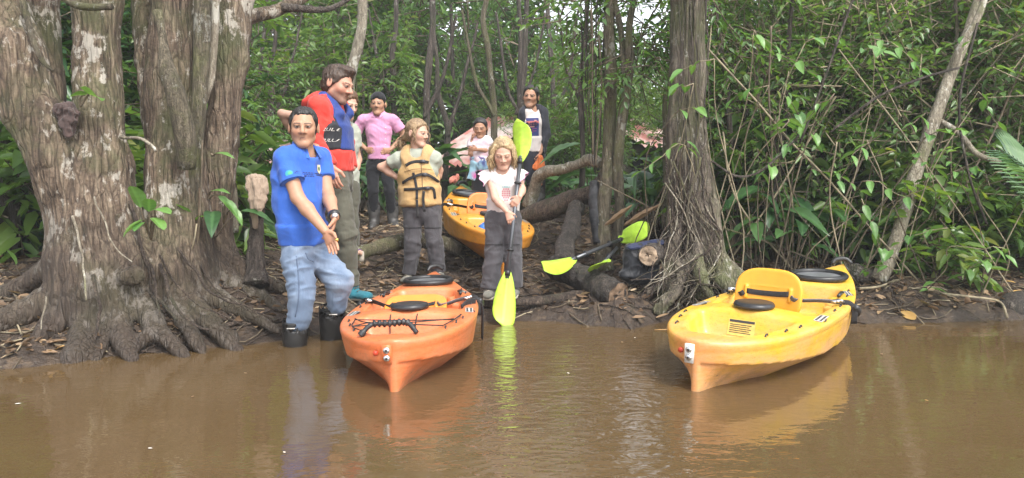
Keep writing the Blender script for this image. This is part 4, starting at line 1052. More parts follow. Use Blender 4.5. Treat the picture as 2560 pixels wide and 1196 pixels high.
    # printed badges on the rim
    for (u, sg, k) in ((.86, -1, 1.0), (.86, 1, 1.0), (1.72, -1, .8), (1.72, 1, .8)):
        y = sg * (float(kW(u)) - .052); c = deck(u, y, 0)
        v2, f2 = grid2d(.17 * k, .045 * k, 8, 3); ux = V(1, -sg * (.04 if u < 1.1 else .42), 0); uy = V(0, 1, 0)
        decal('badge', v2, f2, c, ux, uy, HBVH, M['print_grey'], o)
        its = [poly2d([(-.085 * k + .0, -sg * -.0 + -.03 * k), (.02 * k, -.022 * k), (-.04 * k, -.055 * k)])]
        rq = np.random.RandomState(int(u * 100))
        for row in (-.010, .012):
            xx = -.07 * k
            while xx < .06 * k:
                wl = rq.uniform(.008, .016) * k; its.append(([(xx, row * k - .006 * k), (xx + wl, row * k - .006 * k), (xx + wl, row * k + .005 * k), (xx, row * k + .005 * k)], [(0, 1, 2, 3)])); xx += wl + .007 * k
        v2, f2 = merge2d(its); decal('badge_mark', v2, f2, c, ux, uy, HBVH, M['print_dark'], o, off=.004)
    for (u, w_) in ((.30, .06), (.45, .06), (.58, .055), (1.12, .05), (1.28, .05), (1.62, .05), (1.8, .05)):
        for sg in (-1, 1):
            c = deck(u, sg * (float(kW(u)) - w_), .003); b = MB(); b.tube([c + V(-.02, 0, -.004), c + V(-.007, 0, .006), c + V(.007, 0, .006), c + V(.02, 0, -.004)], .0045, 6); part_local('pad_eye', b.mesh('pad_eye', M['black_plastic']), o)
    for sg in (-1, 1):                                            # side grips in the cockpit wall
        b = MB(); c = deck(1.60, sg * (float(kW(1.6)) - .085), .0); b.tube([c + V(-.07, 0, .012), c + V(-.03, 0, .02), c + V(.03, 0, .02), c + V(.07, sg * -.02, .012)], .010, 8); part_local('grip', b.mesh('grip', M['black_plastic']), o)
    if bungee:
        def cord(name, pts, r=.0032):
            b = MB(); b.tube(np.array(pts), r, 6, smooth=6 * len(pts)); part_local(name, b.mesh(name, M['black_web']), o)
        L1, L2, L3 = deck(.55, .275, .012), deck(.36, .255, .012), deck(.20, .17, .012); R1, R2, R3 = deck(.62, -.30, .012), deck(.47, -.27, .012), deck(.30, -.22, .012)
        cord('bungee', [L1, (L1 + R2) / 2 + V(0, 0, -.004), R2]); cord('bungee', [L2, (L2 + R2) / 2, R2 + V(0, 0, .004)]); cord('bungee', [L1, L2, L3]); cord('bungee', [L2, (L1 + L3) / 2 + V(0, -.05, .01), L3])
        cord('bungee', [L1 + V(0, 0, .006), (L2 + V(.02, -.09, .014)), R3]); cord('bungee', [R3, R2, R1]); cord('bungee', [R2, (R1 + R2) / 2 + V(0, -.02, .01), R1])
        cord('hatch_cord', [deck(.78, .085, .012), deck(.68, .10, .008), deck(.60, .095, .006), V(.46, .085, .15)], .0035); cord('hatch_cord', [deck(.78, -.08, .012), deck(.68, -.05, .008), deck(.62, -.03, .006), V(.42, -.01, .15)], .0035)
        b = MB(); hp = smooth_path(np.array([deck(.13, .175, .008), deck(.155, .12, .05), deck(.17, .03, .062), deck(.155, -.055, .055), deck(.12, -.105, .01)]), 61)
        k = np.arange(61); rr_ = np.where((k > 14) & (k < 48), .0155 + .004 * np.sign(np.sin(k * 1.57)), .013); rr_[:6] = .018; rr_[-6:] = .012
        b.tube(hp, rr_, 10); part_local('stern_handle', b.mesh('stern_handle', M['black_rubber']), o)
        b = MB(); b.tube([V(1.15, -.385, .262), V(1.16, -.41, .24), V(1.17, -.412, .15), V(1.19, -.405, .02)], 1, 8, smooth=12, flat=(.005, .02, (1, 0, 0))); part_local('loose_strap', b.mesh('loose_strap', M['black_web']), o)
        b = MB(); b.tube([deck(1.02, -.29, .012), deck(1.10, -.33, .012), deck(1.15, -.37, .012)], 1, 8, smooth=10, flat=(.005, .022, (0, 0, 1))); part_local('loose_strap', b.mesh('loose_strap', M['black_web']), o)
    if sticker:
        v2, f2 = grid2d(.15, .09, 5, 3)
        e = -1
        c = V(.62, .02, .2)
        decal('warning_label', v2, f2, c, V(0, -1, 0), V(0.35, 0, 1), HBVH, M['sticker_cream'], o, reach=.12)
        its = [([(-.07, .028), (.07, .028), (.07, .042), (-.07, .042)], [(0, 1, 2, 3)])] + [([(-.065, y_ - .0022), (.055 - .01 * (i_ % 2), y_ - .0022), (.055 - .01 * (i_ % 2), y_ + .0022), (-.065, y_ + .0022)], [(0, 1, 2, 3)]) for i_, y_ in enumerate((.016, .005, -.006, -.017, -.028))]
        v2, f2 = merge2d(its); decal('label_text', v2, f2, c, V(0, -1, 0), V(0.35, 0, 1), HBVH, M['print_dark'], o, off=.004, reach=.12)
    return o
M['kayak_orange'] = plastic_mat('kayak_orange', (0.62, 0.17, 0.052), (0.60, 0.145, 0.042), pink=(0.63, 0.24, 0.12))
M['kayak_yellow'] = plastic_mat('kayak_yellow', (0.69, 0.41, 0.03), (0.66, 0.27, 0.085), pink=(0.68, 0.37, 0.20))
M['kayak_amber'] = plastic_mat('kayak_amber', (0.62, 0.27, 0.025), (0.58, 0.22, 0.03))
M['seat_orange'] = plain('seat_orange', (0.70, 0.235, 0.035), 0.4, noise=.08, nscale=8, bump=.06)
M['seat_amber'] = plain('seat_amber', (0.70, 0.34, 0.025), 0.4, noise=.08, nscale=8, bump=.06)
M['seat_red'] = plain('seat_red', (0.66, 0.18, 0.02), 0.42, noise=.1, nscale=8, bump=.06)
hull_me = mesh_np('hull', HV, HQ, M['kayak_orange'])
seat_me = seat_mesh(M['seat_orange'])
R_ = math.radians
k1 = kayak('orange kayak drawn up with black bungee cords and ribbed handle at its near end', (-0.562, 3.49, 0.0), R_(90 + 1.6), R_(-0.9), R_(-1.5), (M['kayak_orange'], M['seat_orange']), R_(66), True, hull_me, seat_me)
k2 = kayak('yellow kayak on the right, turned sideways with its seat back upright', (0.87, 3.50, 0.0), R_(90 - 37.4), R_(1.6), R_(1.5), (M['kayak_yellow'], M['seat_amber']), R_(10), False, hull_me, seat_me, True)
k3 = kayak('amber kayak hauled highest up the bank behind the girl with the paddle', tuple(P(1262, 655, 6.15) + V(0, 0, -.03)), R_(90 + 12.5), R_(7.6), R_(6), (M['kayak_amber'], M['seat_red']), R_(22), False, hull_me, seat_me)

# ------------------------------------------------------------------ paddles
def blade_mesh(mat, L=.46, W=.088, curve=.05):
    n, m = 20, 11; vs = []
    for side in (1, -1):
        for i in range(n):
            t = i / (n - 1); 
            w = W * (math.sin(min(1, t * 1.15 + .10) ** .75 * math.pi / 2) ** 1.0) * (1 if t < .72 else math.sqrt(max(0.02, 1 - ((t - .72) / .30) ** 2.4)))
            for j in range(m):
                s = -1 + 2 * j / (m - 1)
                asym = 1.0 if s > 0 else .92
                th = .0035 * (1 - s * s) + .010 * math.exp(-(s / .16) ** 2) * (1 - .8 * t) + .0012
                vs.append((w * s * asym, side * th + curve * (t * t) * 1.0 - .02 * (s * s) * math.sin(t * 3.1), L * t + (.03 * s * t)))
    q = []
    for i in range(n - 1):
        for j in range(m - 1):
            a = i * m + j; q.append((a, a + 1, a + m + 1, a + m)); b = n * m + a; q.append((b, b + m, b + m + 1, b + 1))
    for i in range(n - 1):
        for j in (0, m - 1):
            a = i * m + j; b = n * m + a; q.append((a, a + m, b + m, b) if j == 0 else (a, b, b + m, a + m))
    for j in range(m - 1):
        for i in (0, n - 1):
            a = i * m + j; b = n * m + a; q.append((a, b, b + 1, a + 1) if i == 0 else (a, a + 1, b + 1, b))
    return mesh_np('blade', np.array(vs), np.array(q), mat)
BLADE = blade_mesh(M['lime'])
def paddle(label, a, b, face, group='lime kayak paddles', Lb=.46, roll2=0.0, Lc=None):
    """a,b: outer tips of the two blades; face: the way the first blade's flat looks"""
    a = np.asarray(a, float); b = np.asarray(b, float); ax = unit(b - a); L = np.linalg.norm(b - a)
    o = empty('paddle', a); tag(o, label, 'paddle', group)
    f = unit(np.asarray(face, float) - ax * np.dot(face, ax)); s = np.cross(f, -ax)
    Lc = Lc or Lb
    def put(org, axis, f_, Lb):
        s_ = np.cross(f_, axis); Mx = Matrix((tuple(s_) + (0,), tuple(f_) + (0,), tuple(axis) + (0,), (0, 0, 0, 1))).transposed()
        Mx.translation = Vector(org - a); e = part_local('blade', BLADE, o); e.matrix_local = Mx @ Matrix.Diagonal((1, 1, Lb / .46, 1)); return e
    put(a + ax * Lb, -ax, f, Lb)
    f2 = np.array(Matrix.Rotation(roll2, 3, Vector(ax)) @ Vector(f)); put(b - ax * Lc, ax, f2, Lc)
    bb = MB(); bb.tube([ax * (Lb - .05), ax * (L / 2 - .0), ax * (L - Lc + .05)], .0150, 12); part_local('shaft', bb.mesh('shaft', M['shaft']), o)
    for t in (Lb - .01, L - Lc + .01):
        bb = MB(); bb.tube([ax * (t - .02), ax * (t + .02)], [.02, .021], 12); part_local('collar', bb.mesh('collar', M['black_rubber']), o)
    for t in (Lb + .16, L - Lc - .16):
        bb = MB(); bb.tube([ax * (t - .012), ax * t, ax * (t + .012)], [.017, .03, .017], 14); part_local('drip_ring', bb.mesh('drip_ring', M['black_rubber']), o)
    return o
pA, pB = P(1254, 818, 5.24), P(1311, 308, 5.64)
paddle('lime paddle held upright by the girl, its lower blade dipping into the water', pA, pB, (0.1, -1, 0.1), roll2=R_(-38), Lb=.40, Lc=.31)
paddle('lime paddle lying on the fallen log, its tip farther left', P(1352, 682, 5.50), P(1612, 574, 6.75), (0.0, -.75, .7), roll2=R_(30))
paddle('lime paddle lying on the fallen log, its crumpled tip nearer the twin trees', P(1490, 680, 5.46), P(1568, 590, 7.1), (-.6, -.55, .6), roll2=R_(20))
# ------------------------------------------------------------------ people
class BB(Vol):
    def __init__(s): s.lo_, s.hi_ = np.full(3, 1e9), np.full(3, -1e9)
    def put(s, fn, lo, hi, k=0.02, mode='u'):
        if mode == 'u': s.lo_ = np.minimum(s.lo_, lo); s.hi_ = np.maximum(s.hi_, hi)
    def cut(s, *a, **k): pass
def solid(ops, res, it=1):
    b = BB(); ops(b); v = Vol(b.lo_ - 3 * res - .012, b.hi_ + 3 * res + .012, res); ops(v)
    vs, q = v.net()
    return relax(vs, q, it), q
def folds(v, q, amp, f=(9, 9, 13), seed=0, amp2=0.0):
    n = vnormals(v, q); p = v * np.array(f)
    w = np.stack([vnoise(v * 5 + 3.1 * i, seed + 11 + i) for i in range(3)], 1) * 1.1
    r = 1 - 2 * np.abs(vnoise(p + w, seed)); r2 = 1 - 2 * np.abs(vnoise(p * 2.1 + w * 1.3, seed + 1)); r3 = vnoise(p * .45, seed + 2)
    r = np.sign(r) * np.abs(r) ** 1.4
    return v + n * (amp * (r + .6 * r2 + .5 * r3) - amp * .4)[:, None]
def lerp(a, b, t): return np.asarray(a) * (1 - t) + np.asarray(b) * t
SK = {'tan': (0.42, 0.235, 0.15), 'fair': (0.56, 0.345, 0.255), 'brown': (0.42, 0.235, 0.15), 'ruddy': (0.50, 0.27, 0.19)}
class Fig:
    """one person: joints J in world coordinates, s = body scale (1 for an adult of 1.7 m)"""
    def __init__(f, label, y0, s, foot, skin, build=1.0):
        f.y0, f.s, f.skin, f.b = y0, s, V(*SK[skin]), build
        f.root = empty('person', foot); tag(f.root, label, 'person')
        f.J = {}; f.body = []
    def j(f, **kw):
        for k, a in kw.items(): f.J[k] = P(a[0], a[1], f.y0 + (a[2] if len(a) > 2 else 0))
        return f
    def ready(f, spine, fh, uh=(0, 0, 1)):
        """spine: stations (px,py,dy,a,b) from shoulders to hips; fh: the way the face looks"""
        J = f.J; f.lat = unit(J['shL'] - J['shR'])
        f.sp = [(P(a[0], a[1], f.y0 + a[2]), a[3], a[4]) for a in spine]
        f.fwd = unit(np.cross((0, 0, 1), J['shL'] - J['shR'])) * -1.0
        f.fwd = unit(np.cross(J['shL'] - J['shR'], (0, 0, 1)))
        fh = unit(fh); r = unit(np.cross(np.asarray(uh, float), fh)); u = np.cross(fh, r)
        f.H = np.stack([r, fh, u], 1)          # columns: his left, forward, up
        return f
    def hp(f, x, y, z): return f.J['head'] + f.H @ (V(x, y, z) * f.hs)
    def torso(f, v, g=0.0, k=.04, end=1.0, upto=None):
        sp = f.sp if upto is None else f.sp[:upto]
        for i in range(len(sp) - 1):
            a, b = sp[i], sp[i + 1]
            v.ecc(a[0], b[0], (a[1] + g, a[2] + g), (b[1] + g, b[2] + g), f.lat, k, capk=end if i == len(sp) - 2 else 1.0)
    def shoulders(f, v, g=0.0):
        s = f.s * f.b; J = f.J
        for sd in 'RL': v.cone(lerp(J['neck'], J['sh' + sd], .25) - V(0, 0, .02 * s), J['sh' + sd], .055 * s + g, .058 * s + g, .05)
    def arm(f, v, sd, g=0.0, t1=2.0, k=.02):
        s = f.s * f.b; J = f.J; a, b, c = J['sh' + sd], J['el' + sd], J['wr' + sd]
        v.cone(a, b, .053 * s + g, .040 * s + g, .03)
        if t1 > 1: v.cone(b, lerp(b, c, .35), .040 * s + g, .041 * s + g, k); v.cone(lerp(b, c, .35), c, .041 * s + g, .027 * s + g, k)
    def leg(f, v, sd, g=0.0, k=.03, foot=True):
        s = f.s * f.b; J = f.J; h, n, a = J['hip' + sd], J['kn' + sd], J['an' + sd]
        v.cone(h, n, .088 * s + g, .056 * s + g, .05); v.cone(n, lerp(n, a, .35), .055 * s + g, .056 * s + g, k); v.cone(lerp(n, a, .35), a, .056 * s + g, .036 * s + g, k)
        if foot and 'toe' + sd in J: v.cone(a - V(0, 0, .03 * s), J['toe' + sd], .036 * s, .026 * s, k)
    def head_ops(f, v, jaw=1.0, nose=1.0, brow=1.0, child=0.0):
        h = f.hs; p = f.hp; R = f.H
        def el(c, r, k, m='u'): v.ell(p(*c), V(*r) * h, R, k * h, m)
        el((0, -.018, .035), (.076, .097, .084), .02)
        el((0, .022, -.022), (.063 + .006 * child, .072, .082), .03)
        for sx in (-1, 1):
            v.cone(p(sx * .048, .005, -.062), p(sx * .018, .066, -.098), .021 * h * jaw, .018 * h, .03 * h)
            el((sx * .042, .054, -.022), (.020, .021, .020), .03)
            el((sx * .031, .103, .006), (.019, .0165, .013), .014, 's')
            v.ell(p(sx * .031, .0815, .005), V(.0145, .0135, .0115) * h, R, .003 * h)
            v.cone(p(sx * .012, .088, .022), p(sx * .048, .074, .022), .0095 * h * brow, .008 * h * brow, .012 * h)
            el((sx * .086, -.012, -.004), (.012, .020, .032), .008); el((sx * .095, -.006, -.002), (.006, .012, .022), .006, 's')
            el((sx * .015, .094, -.031), (.009, .011, .008), .008)
        el((0, .068, -.100), (.021, .018, .017), .025)
        v.cone(p(0, .088, .012), p(0, .107 + .006 * nose, -.026), .008 * h, .0120 * h * nose, .012 * h)
        v.cone(p(-.014, .080, -.057), p(.014, .080, -.057), .0065 * h, .0065 * h, .010 * h)
        v.cone(p(-.012, .080, -.067), p(.012, .080, -.067), .0075 * h, .0075 * h, .008 * h)
        el((0, .100, -.0615), (.026, .012, .0022), .004, 's')
    def head_col(f, v, brows=(.05, .035, .025), lips=(.33, .13, .10), stubble=0.0, iris=(.025, .014, .008), smile=False, closed=False):
        q = (v - f.J['head']) @ f.H / f.hs
        x, y, z = np.abs(q[:, 0]), q[:, 1], q[:, 2]
        c = np.tile(f.skin, (len(v), 1))
        def put(m, col): m = np.clip(m, 0, 1)[:, None]; c[:] = c * (1 - m) + np.asarray(col) * m
        put(.30 * np.exp(-((x - .042) / .02) ** 2 - ((z + .03) / .02) ** 2) * (y > .03), f.skin * V(1.15, .72, .68))
        if stubble: put(stubble * np.clip((-.03 - z) / .02, 0, 1) * np.clip((.0 + y) / .03, 0, 1) * (z > -.15), V(.09, .06, .045))
        lid = ((x - .031) / .0148) ** 2 + ((z - .0035) / .0066) ** 2
        put(.6 * ((lid < 2.4) & (y > .07)), f.skin * .5)
        if not closed:
            put((lid < .9) & (y > .07), (.27, .24, .22)); put(((x - .030) ** 2 + (z - .0045) ** 2 < .0075 ** 2) & (y > .07), iris)
        put((lid < 2.0) & (z > .0085) & (y > .06), f.skin * .25)
        put((x > .011) & (x < .051) & (np.abs(z - .0245 + (x - .032) ** 2 * 6) < .0042) & (y > .05), .25 * f.skin + .75 * V(*brows))
        put(.55 * (((x / .018) ** 2 + ((z + .0625 + x * x * 10) / .0075) ** 2 < 1) & (y > .05)), lips)
        put(.8 * (np.abs(z + .0608 + x * x * 16) < .0018) * (x < .017) * (y > .05), f.skin * .3)
        if smile: put(((x / .017) ** 2 + ((z + .062) / .0042) ** 2 < 1) & (y > .05), (.55, .52, .48))
        put((x < .012) & (x > .005) & (np.abs(z + .037) < .003) & (y > .09), f.skin * .5)
        return c
    def hand(f, v, sd, d, palm, thumb, curl=.35, s=None, sp=1.0, curls=None):
        """d: along the forearm, palm: the way the palm looks, thumb: the side the thumb is on"""
        s = s or f.s; w = f.J['wr' + sd]; d = unit(d); t = unit(np.asarray(thumb, float) - d * np.dot(thumb, d)); n = np.cross(d, t); n = n if np.dot(n, palm) > 0 else -n
        v.ecc(w, w + d * .075 * s, (.026 * s, .017 * s), (.040 * s, .014 * s), t, .012, capk=.8)
        for i, (o, l) in enumerate(((.030, .070), (.0105, .080), (-.009, .074), (-.028, .058))):
            b = w + d * (.080 - .004 * abs(i - 1)) * s + t * o * s; a = 0; dd = d + t * (o * 1.2) * sp; cu = curls[i] if curls else curl
            for k_, (fr, r0, r1) in enumerate(((.45, .0098, .009), (.30, .009, .0083), (.25, .0083, .0068))):
                a += cu * (.8 if k_ == 0 else 1.1); q = unit(unit(dd) * math.cos(a) + n * math.sin(a)); e = b + q * l * fr * s
                v.cone(b, e, r0 * s, r1 * s, .003); b = e
        b = w + d * .022 * s + t * .026 * s; q = unit(d * .75 + t * .75 + n * .35); e = b + q * .042 * s; v.cone(b, e, .0135 * s, .0105 * s, .008)
        q = unit(d * .95 + t * .25 + n * .45); v.cone(e, e + q * .034 * s, .0105 * s, .0082 * s, .003)
    def make_body(f, hands=(), res=.008, hres=.004, head_kw={}, col_kw={}, legs='RL'):
        s = f.s * f.b; J = f.J
        def ops(v):
            f.torso(v, -.022 * s); f.shoulders(v, -.012)
            v.cone(J['neck'], f.hp(0, -.022, -.05), .056 * f.hs * f.b, .052 * f.hs * f.b, .03)
            for sd in 'RL': f.arm(v, sd)
            for sd in legs: f.leg(v, sd, -.022 * s)
        def hops(v): f.head_ops(v, **head_kw)
        parts = [solid(ops, res)]
        cols = [np.tile(f.skin, (len(parts[0][0]), 1))]
        hv = solid(hops, hres, 1); parts.append(hv); cols.append(f.head_col(hv[0], **col_kw))
        for h in hands:
            hv = solid(lambda v: f.hand(v, *h[0], **h[1]), hres); parts.append(hv)
            cols.append(np.tile(f.skin * V(1.02, .95, .93), (len(hv[0]), 1)))
        n = 0; vs, qs = [], []
        for v, q in parts: vs.append(v); qs.append(q + n); n += len(v)
        part('body', mesh_np('body', np.concatenate(vs), np.concatenate(qs), M['skin'], attrs={'Col': np.concatenate(cols)}), f.root)
    def garment(f, name, ops, mat, res=.008, amp=.004, freq=(9, 9, 13), seed=0, parent=None, it=1, colfn=None, label=None):
        v, q = solid(ops, res, it)
        if amp: v = folds(v, q, amp, freq, seed)
        at = {'Col': colfn(v)} if colfn else None
        o = part(name, mesh_np(name, v, q, mat, attrs=at), parent or f.root, label)
        o_bvh = BVHTree.FromPolygons([tuple(a) for a in v], [tuple(int(i) for i in a) for a in q])
        return o, o_bvh
    def hair_cap(f, v, th=.010, front=.078, fz=.062, slope=.95, low=-.075, drop=0.0):
        h = f.hs
        v.ell(f.hp(0, -.018, .037), V(.077 + th, .098 + th, .085 + th) * h, f.H, .01)
        v.ell(f.hp(0, -.045, -.02), V(.066 + th * .6, .062 + th, .07) * h, f.H, .02)
        n = f.H @ unit(V(0, slope, -1.0)); v.cut(f.hp(0, front, fz), n, .012 * h)
        v.cut(f.hp(0, 0, low), f.H @ V(0, 0, -1.0), .01)
def text_tris(s, size, shear=0.0):
    c = bpy.data.curves.new('lettering', 'FONT'); c.body = s; c.size = size; c.align_x = 'CENTER'; c.align_y = 'CENTER'; c.shear = shear; c.resolution_u = 2
    o = bpy.data.objects.new('lettering', c); COL.objects.link(o)
    dg = bpy.context.evaluated_depsgraph_get(); me = bpy.data.meshes.new_from_object(o.evaluated_get(dg))
    v = [(p.co.x, p.co.y) for p in me.vertices]; fa = [tuple(p.vertices) for p in me.polygons]
    bpy.data.objects.remove(o); bpy.data.curves.remove(c); bpy.data.meshes.remove(me)
    tri = []
    for p in fa: tri += [(p[0], p[i], p[i + 1]) for i in range(1, len(p) - 1)]
    return v, tri
def boot(f, sd, top, r, mat, name='boot', toe_len=.13, seed=0, flat=True):
    """rubber boot: a wide shaft open at the top, heel and rounded toe"""
    J = f.J; a, t = J['an' + sd], J['toe' + sd]; s = f.s
    def ops(v):
        v.ecc(top, a, (r, r * .95), (r * .78, r * .78), f.lat, .02, capk=.1)
        v.cone(a, t, r * .72, r * .5, .03); v.cone(a - V(0, 0, .02 * s), lerp(a, t, -.15) - V(0, 0, .05 * s), r * .7, r * .55, .03)
        v.cut(np.minimum(a, t) - V(0, 0, .05 * s), V(0, 0, -1), .008)
        ax = unit(top - a); v.cone(top + ax * .05, top - ax * .035, r * .90, r * .88, .004, 's')
    o, _ = f.garment(name, ops, mat, .008, .004, (12, 12, 9), seed); return o
def shoe(f, sd, mat, sole, s=None, seed=0):
    J = f.J; a, t = J['an' + sd], J['toe' + sd]; s = s or f.s; d = unit(V(t[0] - a[0], t[1] - a[1], 0)); lat = np.cross(d, V(0, 0, 1)); z0 = t[2] - .028 * s
    def ops(v):
        v.ecc(a + V(0, 0, .02 * s), V(a[0], a[1], z0 + .03 * s), (.044 * s, .046 * s), (.042 * s, .05 * s), lat, .02)
        v.ecc(V(a[0], a[1], z0 + .035 * s) - d * .03 * s, V(t[0], t[1], z0 + .03 * s), (.040 * s, .034 * s), (.040 * s, .026 * s), lat, .03)
        v.cut(V(a[0], a[1], z0), V(0, 0, -1), .005)
    o, _ = f.garment('shoe', ops, mat, .007, .003, (30, 30, 30), seed)
    def so(v):
        v.ecc(V(a[0], a[1], z0 + .006 * s) - d * .035 * s, V(t[0], t[1], z0 + .006 * s), (.044 * s, .013 * s), (.045 * s, .013 * s), lat, .01)
    part_o, _ = f.garment('sole', so, sole, .006, 0, parent=o)
    b = MB()
    for i in range(4):
        c = lerp(a + V(0, 0, 0.02 * s), t + V(0, 0, .006), .22 + .16 * i); c[2] = z0 + (.088 - .014 * i) * s
        b.tube([c - lat * .024 * s - V(0, 0, .004), c + V(0, 0, .004), c + lat * .024 * s - V(0, 0, .004)], .0035 * s, 5)
    part('laces', b.mesh('laces', sole), o)
    return o
def locks(f, name, mat, roots, n, seed, r=.008, length=(.10, .2), wave=.012, spread=.02, grav=1.0, parent=None, freq=2.4):
    """strands of hair: tapered wavy tubes from points on the scalp"""
    rg = np.random.RandomState(seed); b = MB()
    for i in range(n):
        a, b_, c = roots(rg)
        L = rg.uniform(*length); t = np.linspace(0, 1, 9)[:, None]
        p = (1 - t) ** 2 * a + 2 * t * (1 - t) * b_ + t * t * c
        ph = rg.uniform(0, 6.28); w = wave * t * np.stack([np.sin(freq * 6.28 * t[:, 0] + ph), np.cos(freq * 5.1 * t[:, 0] + ph), 0 * t[:, 0]], 1)
        p = p + w + rg.normal(size=3) * spread * t
        b.tube(p, r * np.array([.7, 1, 1, 1, .95, .85, .7, .5, .15]) * rg.uniform(.6, 1.2), 5)
    return part(name, b.mesh(name, mat), parent or f.root)

M['jeans'] = cloth_mat('jeans', (0.135, 0.185, 0.27), wear=(0.27, 0.33, 0.42), bump=.35)
M['polo_blue'] = cloth_mat('polo_blue', (0.035, 0.115, 0.46), bump=.3)
M['red_cloth'] = cloth_mat('red_cloth', (0.56, 0.045, 0.032), bump=.25)
M['vest_blue'] = cloth_mat('vest_blue', (0.03, 0.06, 0.27), rough=.6)
M['vest_black'] = cloth_mat('vest_black', (0.017, 0.018, 0.022), rough=.6, bump=.35)
M['olive'] = cloth_mat('olive', (0.085, 0.083, 0.062), bump=.4)
M['grey_pants'] = cloth_mat('grey_pants', (0.068, 0.064, 0.07), bump=.45)
M['pink'] = cloth_mat('pink', (0.58, 0.27, 0.43), bump=.35, weave=90)
M['black_jeans'] = cloth_mat('black_jeans', (0.012, 0.012, 0.015), bump=.4)
M['tan_vest'] = cloth_mat('tan_vest', (0.52, 0.335, 0.145), wear=(0.36, 0.235, 0.12), bump=.4)
M['denim_seam'] = plain('denim_seam', (.095, .13, .20), .8)
M['vest_seam_'] = plain('vest_stitch', (.30, .19, .085), .8)
M['sage'] = cloth_mat('sage', (0.34, 0.36, 0.30))
M['white_tee'] = cloth_mat('white_tee', (0.62, 0.56, 0.54))
M['tie_dye'] = cloth_mat('tie_dye', (0.6, 0.5, 0.6), attr=True)
M['charcoal'] = cloth_mat('charcoal', (0.035, 0.036, 0.047), bump=.35)
M['orange_cloth'] = cloth_mat('orange_cloth', (0.62, 0.17, 0.05), bump=.4)
M['beige_cloth'] = cloth_mat('beige_cloth', (0.30, 0.225, 0.165), wear=(0.17, 0.12, 0.085), bump=.9)
M['mauve_cloth'] = cloth_mat('mauve_cloth', (0.065, 0.044, 0.040), wear=(0.12, .08, .072), bump=1.0)
M['bag_black'] = cloth_mat('bag_black', (0.010, 0.011, 0.014), rough=.5, bump=.3)
M['bag_navy'] = cloth_mat('bag_navy', (0.016, 0.022, 0.06), rough=.6, bump=.3)
M['bag_blue'] = plain('bag_blue', (0.03, 0.14, 0.42), .35, noise=.2, nscale=10, bump=.1)
M['teal_shoe'] = cloth_mat('teal_shoe', (0.02, 0.13, 0.17))
M['grey_shoe'] = cloth_mat('grey_shoe', (0.16, 0.155, 0.13))
M['sole'] = plain('sole', (0.42, 0.38, 0.31), .7, noise=.3, nscale=30)
M['sole_dark'] = plain('sole_dark', (0.07, 0.06, 0.05), .7)
M['hair_black'] = hair_mat('hair_black', (0.006, 0.005, 0.005), (0.030, 0.024, 0.022), .38)
M['hair_brown'] = hair_mat('hair_brown', (0.022, 0.013, 0.009), (0.085, 0.052, 0.034))
M['hair_auburn'] = hair_mat('hair_auburn', (0.06, 0.03, 0.016), (0.20, 0.11, 0.06))
M['hair_blond'] = hair_mat('hair_blond', (0.20, 0.125, 0.06), (0.58, 0.43, 0.24))
M['hair_dkblond'] = hair_mat('hair_dkblond', (0.11, 0.066, 0.034), (0.42, 0.29, 0.16))
M['boot_grey'] = plain('boot_grey', (0.055, 0.052, 0.050), .5, noise=.5, nscale=18, bump=.2)
M['boot_wet'] = plain('boot_wet', (0.020, 0.020, 0.020), .38, noise=.7, nscale=9, bump=.2)
M['watch'] = plain('watch', (0.02, 0.02, 0.02), .3)

# ---- the man in the blue polo shirt, standing in the shallows
f = Fig('man in blue polo shirt and jeans standing in rubber boots in the shallow water', 4.60, 1.0, tuple(P(770, 880, 4.62)[:2]) + (-.16,), 'tan', 1.0)
f.hs = 1.0
f.j(head=(759, 320, -.04), neck=(760, 378, .0), shR=(712, 398, -.12), shL=(802, 394, .12), elR=(744, 494, -.19), wrR=(813, 578, -.27), elL=(818, 482, .04), wrL=(837, 543, -.16),
    hipR=(742, 640, -.07), hipL=(788, 636, .07), knR=(755, 735, -.10), anR=(739, 890, -.05), toeR=(775, 915, -.16), knL=(850, 700, .0), anL=(828, 868, .15), toeL=(866, 890, .06))
f.ready([(757, 404, 0, .140, .078), (746, 445, 0, .152, .104), (748, 500, -.01, .150, .116), (753, 560, -.02, .142, .116), (755, 607, -.01, .134, .108)], (.20, -.97, -.05))
J = f.J
f.make_body([(('R', J['wrR'] - J['elR'] + V(0, 0, -.12), V(.3, -.5, -.3), V(.7, -.3, .5)), dict(curl=.16)),
             (('L', V(-.05, -.10, -.30), V(-.75, .45, 0), V(.3, -.9, .0)), dict(curl=.34))], .009, .0036,
            dict(jaw=1.0, nose=1.15, brow=1.25), dict(brows=(.03, .022, .018), stubble=.10, lips=(.30, .14, .11)))
def ops(v):
    f.hair_cap(v, .009, front=.072, fz=.086, slope=1.35, low=-.055)
    for sx in (-1, 1): v.ell(f.hp(sx * .056, .075, .075), V(.026, .036, .034) * f.hs, f.H, .01, 's')
f.garment('hair', ops, M['hair_black'], .005, .0025, (40, 40, 20), 3)
def ops(v):
    f.torso(v, .014, .04, end=.12); f.shoulders(v, .004)
    for sd, t in (('R', .60), ('L', .58)):
        e = lerp(J['sh' + sd], J['el' + sd], t); v.ecc(J['sh' + sd], e, (.061, .061), (.068, .066), f.lat, .012, capk=.12)
    v.cone(J['neck'] - V(0, 0, .03), J['neck'] + V(0, 0, .03), .074, .064, .02)
    c = J['neck'] + f.fwd * .045; v.cone(c + V(0, 0, .09), c + V(0, 0, .0), .066, .058, .008, 's'); v.cone(c + f.fwd * .05, c + f.fwd * .085 - V(0, 0, .10), .034, .008, .008, 's')
    sl = P(741, 612, 4.42); v.cone(sl + V(0, 0, .02), sl - V(0, 0, .05), .004, .022, .004, 's')
shirt, sb = f.garment('shirt', ops, M['polo_blue'], .0072, .0065, (6, 6, 3.6), 5)
b = MB()
